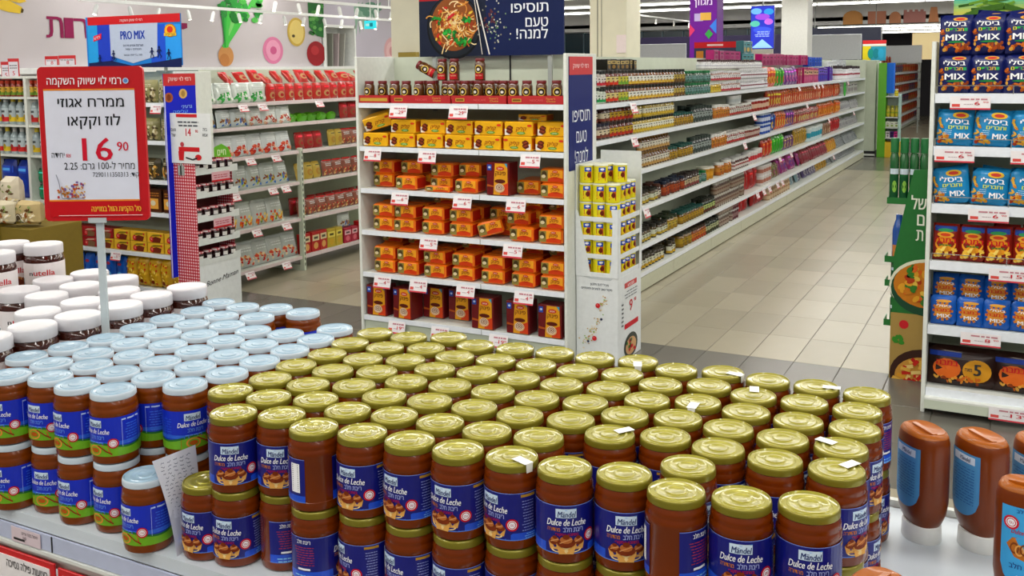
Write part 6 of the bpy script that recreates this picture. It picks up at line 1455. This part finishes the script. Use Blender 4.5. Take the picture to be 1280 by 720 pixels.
fill(0, 885, 958, g_jar('spread_jar', .09, .105, 'a8a4a4', '3a1c1c', 'd8d8da', 'b8b8c4', far=True), .09, 1, 'white jar with dark lid in the topmost pile', .105, z0=GZ[0]+.252, off=.02)
B_ = lambda c1, c2, c3, w=.17, h=.2, d=.07, nm='candy_bag': g_bag(nm, w, h, d, c1, c2, c3)
fill(0, 964, 977, B_('b83014', 'd0501c', 'c8902a', .17, .27), .17, 1, 'red orange bag', .28, 'bag'); fill(0, 977, 988, B_('2a8a20', '4aa830', 'c8482a', .17, .27), .17, 1, 'green bag', .28, 'bag')
fill(0, 988, 1006, B_('5a1470', '7a2a90', 'b04a8a', .2, .27), .2, 1, 'purple bag leaning', .28, 'bag', tilt=-10); fill(0, 1006, 1030, g_box('pink_box', .16, .25, .1, 'a01858', 'c8a080', 'c05a80'), .16, 1, 'magenta and cream box', .25, 'box')
fill(0, 1030, 1049, g_box('purple_box', .18, .25, .1, '4a1c90', '6a50c8', '3a3ab8'), .18, 1, 'violet and blue box', .25, 'box')
fill(0, 930, 975, g_box('magenta_box', .24, .12, .1, '9a1460', 'b02a70', 'a02068'), .24, 1, 'magenta box lying on top of the shelf goods', .12, 'box', z0=GZ[0]+.36, off=.22)
fill(0, 976, 1030, g_box('magenta_box', .22, .17, .1, 'a0145c', 'b82470', '8a1050'), .22, 1, 'tall magenta box on top of the goods', .17, 'box', z0=GZ[0]+.285, off=.12); fill(0, 1030, 1045, g_box('blue_box', .22, .17, .1, '1a4ac0', '2a6ad8', '1a3ca0'), .22, 1, 'bright blue box on top of the goods', .17, 'box', z0=GZ[0]+.255, off=.12)
fill(0, 960, 971, g_box('teal_box', .2, .16, .1, '2a6a72', '4a8a90', 'b89a4a'), .2, 2, 'teal box stacked on top', .16, 'box', z0=GZ[0]+.29, off=.2)
fill(0, 1050, 1078, g_jar('syrup_bottle', .11, .27, 'c8c8cc', '2a1c20', 'd4d4d8', 'a04050', far=True), .16, 1, 'white bottle with dark cap at the far end', .2, 'bottle'); fill(0, 1058, 1079, g_box('white_box', .2, .38, .1, 'c4c8cc', 'd8dcdf', 'b8bcc4'), .24, 1, 'pale white box behind the far bottles', .3, 'box', off=.2)
# second shelf
J10 = g_jar('olive_jar', .075, .128, '3a1014', '1a1830', 'd0c4a8', '7a3a2a'); fill(1, 744, 769, J10, .075, 2, 'dark jar with navy cap and cream label', .129, rows=2)
J11 = g_jar('tomato_jar', .085, .128, '5a140a', '2a1410', 'b8982a', 'b82a18'); fill(1, 769, 798, J11, .085, 2, 'red jar with mustard label', .129, rows=2)
J12 = g_jar('mustard_bottle', .068, .128, 'a89030', '14160f', 'd8d6c4', 'c8a828'); fill(1, 798, 848, J12, .068, 2, 'white and yellow labelled jar', .129, rows=1)
J13 = g_jar('honey_jar', .08, .125, '6a4a10', '0f4a44', 'b08a28', '8a6a18'); fill(1, 848, 872, J13, .08, 1, 'amber jar with teal lid', .125, rows=2)
J14 = g_jar('glass_jar', .1, .17, '1c2824', '20302c', '8a9490', '3a4440'); fill(1, 872, 896, J14, .1, 1, 'large dark jar with white mark', .17, rows=2)
J15 = g_jar('peanut_jar', .1, .15, 'a8641a', 'd8d8d4', 'b8782a', 'a85a1a'); fill(1, 896, 917, J15, .1, 1, 'amber jar with white lid', .15)
J16 = g_jar('spread_jar', .09, .125, '6a3a2a', 'd0d0cc', 'c8c4bc', 'a82a24'); fill(1, 917, 944, J16, .09, 1, 'brown red jar with pale lid', .125, rows=2); fill(1, 920, 934, g_tub('round_tub', .1, .1, 'c0c4c4', 'd4d6d8', 'a8b0b4'), .1, 1, 'clear tub on top of the brown red jars', .1, 'tub', z0=GZ[1]+.127)
fill(1, 945, 966, g_tub('cream_tub', .15, .15, '8a2018', 'd8d8d8', 'c8a890'), .15, 1, 'wide red tub with white lid', .15, 'tub')
fill(1, 967, 983, B_('a8341a', 'c8801c', 'c8a840', .16, .24), .16, 1, 'orange brown bag', .24, 'bag'); fill(1, 983, 1055, B_('c0441a', 'd87a3a', 'e0b890', .13, .25), .15, 1, 'orange and cream pouch', .25, 'bag', rows=1)
fill(1, 1056, 1079, g_box('white_box', .18, .24, .1, 'b0b0a8', 'd0ccc8', '8a7a80'), .2, 1, 'off-white box at the far end', .24, 'box')
q = at_x(1057.5, 111.5, GX+.03); gd = MB().prism([(q.y+.13*math.cos(k*PI/9), q.z+.13*math.sin(k*PI/9)) for k in range(18)], GX+.005, GX+.012, P('2aa82a'), 'x'); put(gd.build('round_tag'), 'round bright green tag clipped to the second shelf far down the long gondola', 'tag')
# third shelf
J17 = g_jar('jam_jar', .08, .105, '6a4a3a', '20242c', 'b8c0cc', '5a6a80'); fill(2, 746, 780, J17, .08, 1, 'low jar with pale blue label', .105, rows=3)
J18 = g_jar('jam_jar', .085, .125, '7a4a1a', '3a1c14', 'd0ccc0', 'b83a2a'); fill(2, 780, 797, J18, .085, 1, 'jar with white and red label', .125, rows=2); J19 = g_jar('honey_jar', .08, .125, '8a5a10', '5a2a14', 'c09a28', 'a87814'); fill(2, 797, 806, J19, .08, 1, 'small amber jar', .125)
J20 = g_jar('date_syrup_bottle', .068, .138, '5a3408', '8a6418', 'd0ccc0', 'b89050', slim=True); fill(2, 807, 843, J20, .068, 2, 'slim amber bottle with narrow white label', .139, rows=1)
fill(2, 843, 872, J13, .08, 1, 'amber jar with teal lid in the middle', .125, rows=2); fill(2, 872, 895, J14, .1, 1, 'large dark jar with pale mark', .17, rows=1)
fill(2, 896, 914, J15, .1, 1, 'amber jar with white lid beneath others', .15); J21 = g_jar('spread_jar', .085, .13, '7a3428', 'd4d0cc', 'd0ccc8', 'b02a2a'); fill(2, 914, 936, J21, .085, 1, 'white and red labelled jar', .13, rows=2)
fill(2, 936, 957, g_tub('cream_tub', .1, .12, '7a3a34', 'c8c8c4', 'b09a90'), .1, 1, 'brown tub with white lid', .12, 'tub', rows=2); fill(2, 957, 968, g_tub('blue_tub', .13, .13, '2a4a9a', 'b8c4d8', 'c0c8e0'), .13, 2, 'blue and white tub', .132, 'tub'); fill(2, 968, 978, B_('1c2a80', '3a5ac0', 'c8a83a', .16, .25), .16, 1, 'dark blue bag', .25, 'bag')
fill(2, 978, 990, B_('c8501c', 'e0802a', 'd8b850', .16, .25), .16, 1, 'bright orange bag', .25, 'bag'); fill(2, 990, 1000, B_('5a1c80', '8a3a9a', 'c8902a', .16, .25), .16, 1, 'violet bag', .25, 'bag'); fill(2, 1000, 1030, B_('a02a30', 'd0a8a0', 'c8b060', .17, .22), .17, 1, 'red and cream bag', .22, 'bag')
fill(2, 1030, 1056, B_('c86a14', 'd8401c', 'e0a030', .17, .25), .17, 1, 'orange red bag', .25, 'bag'); fill(2, 1057, 1079, B_('a8a8a8', 'c8c8cc', '8a8a90', .18, .2), .18, 1, 'silver grey bag', .2, 'bag', tilt=-20)
# fourth shelf
J22 = g_jar('tomato_jar', .095, .13, '6a1410', '8a1418', 'd0c8c4', 'a82020'); fill(3, 797, 806, J22, .095, 1, 'dark red lidded jar at the near end', .13, rows=2)
J23 = g_jar('honey_jar', .08, .125, '4a3810', '1c1a12', 'c8ccb8', 'b89c30'); fill(3, 806, 829, J23, .08, 1, 'black lidded jar with white and yellow label', .125, rows=3); fill(3, 829, 836, g_jar('tall_jar', .09, .15, '3a1c10', '4a2418', 'c8c0b0', '7a5a40'), .09, 1, 'tall dark jar with cream label', .15, rows=2)
J24 = g_jar('sauce_jar', .075, .15, '5a2410', '142038', 'a84a24', '8a3018'); fill(3, 837, 862, J24, .075, 1, 'rust brown jar with navy lid', .15, rows=2); fill(3, 862, 880, g_jar('sauce_jar', .08, .15, '3a2a1c', '2a1c1c', 'b0a080', '7a3a3a'), .08, 1, 'brown jar with beige label', .15, rows=2)
fill(3, 880, 889, J6, .09, 1, 'dark green glass jar', .12, rows=2); fill(3, 889, 905, g_tub('peanut_tub', .15, .14, 'b07a1c', 'd8d4c8', 'c8902a'), .15, 1, 'wide amber tub with cream lid', .14, 'tub'); fill(3, 905, 920, J15, .1, 1, 'amber jar with white lid low down', .15)
fill(3, 920, 941, g_jar('spread_jar', .085, .14, '4a2418', 'c8c8c8', 'c8c0bc', '8a2a28', far=True), .085, 1, 'brown jar with white lid', .14, rows=2); fill(3, 941, 958, g_tub('white_cup', .12, .16, 'c8c4c4', 'd4d4d4', 'b83038'), .12, 1, 'white and red cup', .16, 'tub')
fill(3, 962, 975, B_('b82a18', 'd8501c', 'c8802a', .18, .24), .18, 1, 'red bag', .24, 'bag'); fill(3, 975, 988, B_('2aa01c', '4ac030', '3a8a20', .18, .26), .18, 1, 'vivid green bag', .26, 'bag'); fill(3, 988, 1001, B_('6a3a70', '8a6a4a', 'b89a5a', .17, .2), .17, 1, 'mauve and tan bag', .2, 'bag')
fill(3, 1001, 1016, B_('b08a2a', 'c8a84a', '8a6a2a', .17, .26), .17, 1, 'gold bag', .26, 'bag'); fill(3, 1016, 1035, g_tub('teal_cup', .2, .24, 'b8ccd0', 'd0d8d8', '2a8aa0'), .2, 1, 'white and teal cup', .24, 'tub'); fill(3, 1035, 1045, B_('8a5a3a', 'b08a6a', 'c8b090', .18, .22), .18, 1, 'tan bag', .22, 'bag'); fill(3, 1045, 1057, B_('a8141c', 'c02a2a', 'b81c1c', .2, .26), .2, 1, 'crimson bag', .26, 'bag'); fill(3, 1058, 1079, B_('9a9c9c', 'b8b8bc', '807c80', .18, .2), .18, 1, 'silver bag', .2, 'bag', tilt=-20)
# fifth shelf
fill(4, 797, 841, J23, .08, 1, 'black lidded jar with green and yellow label', .125, rows=2); fill(4, 841, 858, g_jar('honey_jar', .1, .14, '8a6a14', '1c2a14', 'b8a040', '9a7a1c'), .1, 1, 'large amber jar with dark lid', .14, rows=2); fill(4, 858, 886, J13, .08, 1, 'amber jar with teal lid lower down', .125, rows=2)
fill(4, 886, 900, g_jar('olive_jar', .085, .15, '1c2a10', '141810', 'a8b870', '5a2a20'), .085, 1, 'black jar with lime label', .15, rows=2); fill(4, 900, 936, g_jar('glass_jar', .08, .14, '5a463c', 'a8a49c', '8a7a6a', '6a4a3a', far=True), .08, 2, 'clear brown jar', .141, rows=1)
fill(4, 936, 958, B_('a81014', 'b81c1c', '8a0c10', .2, .28), .2, 1, 'deep red bag', .28, 'bag', rows=2); fill(4, 958, 970, g_tub('white_cup', .14, .13, 'c8c0bc', 'd0d0d0', 'a86a5a'), .14, 2, 'white cup with pinkish band', .131, 'tub'); fill(4, 970, 985, B_('6a5a2a', 'a0a060', '8a3a5a', .18, .2), .18, 1, 'olive bag', .2, 'bag', tilt=-15)
fill(4, 985, 1012, B_('8a1464', 'b02a80', '5a1c80', .2, .25), .2, 1, 'magenta bag', .25, 'bag', tilt=-20, rows=2); fill(4, 1012, 1043, B_('7a0f1c', 'a82a3a', '8a1c30', .18, .24), .18, 1, 'wine red bag', .24, 'bag', tilt=-20); fill(4, 1043, 1054, B_('c8901c', 'd8641c', 'e0b040', .18, .24), .18, 1, 'yellow orange bag', .24, 'bag', tilt=-15); fill(4, 1054, 1079, B_('8a9092', 'aab0b4', '6a7074', .18, .24), .18, 1, 'steel grey bag', .24, 'bag', tilt=-30)
# bottom shelf
J25 = g_jar('honey_jar', .082, .14, '3a2c10', '2a2414', 'd0d0bc', 'c8a028'); fill(5, 797, 851, J25, .082, 1, 'black lidded jar with white and amber label', .14, rows=3); fill(5, 858, 872, g_jar('honey_jar', .12, .15, '7a5a10', '1c2418', 'a88a24', '8a6a14'), .12, 1, 'large amber jar with black lid', .15, rows=2)
fill(5, 872, 889, g_jar('sauce_jar', .085, .14, '8a4414', '3a2414', 'c87a2a', 'b0401c'), .085, 1, 'orange brown jar', .14, rows=2); fill(5, 889, 905, g_jar('olive_jar', .085, .15, '1c2810', '141810', 'b0b488', '3a3a20'), .085, 1, 'black jar with pale lime label', .15, rows=2); fill(5, 905, 922, g_jar('glass_jar', .08, .13, '6a5a50', 'a8a49c', '98887a', '6a4a40', far=True), .08, 2, 'clear brown jar', .131)
fill(5, 922, 930, g_tub('cream_tub', .11, .12, '5a2a30', 'b8b4b4', '8a6a6a'), .11, 2, 'maroon tub', .121, 'tub'); fill(5, 930, 966, B_('a80f14', 'c01c1c', '8a0c10', .2, .19), .2, 1, 'deep red bag', .28, 'bag', rows=2); fill(5, 966, 993, g_jar('biscuit_jar', .13, .2, 'a88a6a', 'c8b8a0', 'c0a888', 'a07a5a', far=True), .13, 1, 'beige jar', .2, rows=1)
fill(5, 993, 1010, B_('7a98a0', '3a6a80', 'c0c8cc', .19, .2), .19, 1, 'teal and silver bag', .2, 'bag', tilt=-20); fill(5, 1010, 1030, B_('4a3a6a', '8a8090', 'a8a4ac', .2, .2), .2, 1, 'violet grey bag', .2, 'bag', tilt=-20); fill(5, 1030, 1044, B_('b88a1c', '3a1c40', 'c8a83a', .2, .2), .2, 1, 'mustard bag', .2, 'bag', tilt=-20); fill(5, 1044, 1078, B_('8c9092', 'b0b4b8', '707478', .2, .19), .2, 1, 'steel grey bag', .19, 'bag', tilt=-35)
for (px, py, nm) in [(792, 133, 'top shelf near the front'), (999, 108, 'top shelf, middle'), (1018, 103, 'top shelf, first of three together'), (1023, 102, 'top shelf, second of three together'), (1028, 101, 'top shelf, third of three together'), (1060, 99, 'top shelf near the far end'),
                     (793, 175, 'second shelf near the front'), (943, 143, 'second shelf, middle'), (1009, 128, 'second shelf past the middle'), (931, 181, 'third shelf, middle'), (1036, 156, 'third shelf near the far end'), (1067, 139, 'second shelf near the far end'),
                     (808, 264, 'fourth shelf beside the yellow can stand'), (975, 196, 'fourth shelf, left of two'), (989, 190, 'fourth shelf, right of two'), (947, 240, 'fifth shelf, first of five'), (955, 235, 'fifth shelf, second of five'), (962, 232, 'fifth shelf, third of five'), (972, 226, 'fifth shelf, fourth of five'), (978, 223, 'fifth shelf, last of five'), (1042, 190, 'fifth shelf near the far end')]:
    q = at_x(px, py, GX+.02); z = min(GZ, key=lambda e: abs(e-.04-q.z)); tag((GX+.012, q.y, z-.012), PI/2, 'price tag on the long gondola, %s' % nm, '9', sc=1.5, rx=math.radians(-18))

# end unit, green display and snack aisle beyond
eu = put(empty('end_unit', (-3.5, 22.0, 0)), 'pale green panelled unit closing the far end of the long gondola', 'shelving')
MB().bbox(-.9, .78, 0, .55, .12, 2.06, SAGE, .004).build('carcass', eu); MB().box(-.9, .78, .02, .5, 0, .12, DARK).build('plinth', eu); MB().box(-.9, .79, -.012, 0, .02, .06, OFFW).build('bumper', eu)
q = at_y(1078, 76, 22.62); q1 = at_y(1108, 50, 22.62)
yp = put(empty('promo_board', (q.x, 22.62, q.z)), 'small board with red top, yellow ground and teal tubs over the green stand', 'sign'); w_, h_ = q1.x-q.x, q1.z-q.z
b = MB().box(0, w_, 0, .01, 0, h_, P('d8c420')); F = flatF(.003); rect(b, F, 0, h_*.82, w_, h_, RED, 1); rect(b, F, 0, h_*.72, w_, h_*.82, P('e0e0d8'), 1); rect(b, F, w_*.35, 0, w_, h_*.7, P('2a90b0'), 1)
for k in range(3): ell(b, F, w_*(.35+.22*k), h_*.35, w_*.13, h_*.26, P(['1a8a80', '147a88', '2a9ac0'][k]), 3, 12)
b.build('board', yp); MB().box(.02, .04, .01, .03, -q.z, h_, GREYM).build('post', yp)
gx, gyy = -2.66, 21.9
gd = put(empty('green_display', (gx, gyy, 0)), 'tall lime green and yellow display stand beyond the long gondola', 'display stand')
LM, YM = M('5aa81a', .5), M('d8b414', .5)
MB().bbox(0, .16, 0, .35, 0, 2.0, LM, .004).build('side_tower', gd); MB().bbox(.16, .44, .0, .35, 0, .33, YM, .004).build('base_box', gd); MB().box(.16, .44, .33, .35, .33, 1.35, P('c8d4cc')).box(.41, .44, 0, .33, .33, 1.32, P('a8c8c0')).build('back_wall', gd)
MB().bbox(.16, .30, .05, .3, 1.36, 2.0, P('1a6ad8'), .004).build('blue_tower', gd)
for z in (.42, .64, .86, 1.3): MB().box(.16, .43, .0, .33, z-.02, z, OFFW).build('shelf', gd)
for i, c_ in enumerate(['d8d4d0', '3a1c60', 'c82a80']): clone(g_box('tiny_box', .08, .13, .08, c_, tone(c_, .8), tone(c_, .6)), (gx+.21+i*.083, gyy+.02, .423), 0, 'small box on the lowest shelf of the lime display, %s' % nth(i+1, 3), 'box', 'small boxes in the lime display')
for i in range(3): clone(g_box('pale_box', .085, .12, .08, 'c8d0b8', 'd8d8c8', '8aa050'), (gx+.205+i*.088, gyy+.02, .643), 0, 'pale box on the middle shelf of the lime display, %s' % nth(i+1, 3), 'box', 'pale boxes in the lime display')
for i in range(3): clone(g_jar('yellow_bottle', .08, .24, 'a8a01c', '8a8a1c', 'c8b830', '8aa028', far=True), (gx+.205+i*.085, gyy+.06, .863), 0, 'yellow bottle in the lime display, %s' % nth(i+1, 3), 'bottle', 'yellow bottles in the lime display')
for i in range(5): clone(g_jar('yellow_bottle', .08, .15, 'b8a81c', 'd8d8c8', 'd8c830', 'a8a028', far=True), (gx+.06, gyy-.05+.0*i, .0) if False else (gx+.36, gyy+.05+.0*i, 1.303), 0, 'small bottle on top of the lime display', 'bottle') if i == 0 else None
FXS = -3.10
fa = shelf_unit('snack_aisle_unit', 'far shelf unit of red and orange snack bags beyond the lime display', 11.0, .5, [1.72, 1.42, 1.12, .8, .46, .16], 2.05, (FXS, 26.0, 0), rz=PI/2, bays=6, lip=.05)
cols = [('a83018', 'c8a050', 'd8702a'), ('8a1c1c', 'd0482a', 'c89048'), ('3a3c60', '8a2a30', 'b87a4a'), ('a8501c', 'c82a1c', 'd8a85a')]
for k, z in enumerate([1.72, 1.42, 1.12, .8, .46, .16]):
    for i in range(22):
        c_ = cols[(i//4+k) % 4]; clone(B_(*c_, .3, .25), (FXS-.09, 26.25+i*.49, z+.004), PI/2, '%s snack bag on the %s shelf of the far snack unit' % (['orange', 'red', 'dark blue', 'brown orange'][(i//4+k) % 4], ['top', 'second', 'third', 'fourth', 'fifth', 'bottom'][k])+', %s' % nth(i+1, 22).replace('left', 'the near end').replace('the near endmost', 'nearest'), 'snack bag', 'snack bags in the far aisle, %s shelf' % ORD[k+1])
for i in range(6): clone(B_(*cols[i % 2], .3, .22), (FXS-.2, 26.4+i*.62, 1.97), PI/2, 'snack bag piled on top of the far snack unit, %s from the near end' % ORD[i+1], 'snack bag', 'snack bags on top of the far unit')
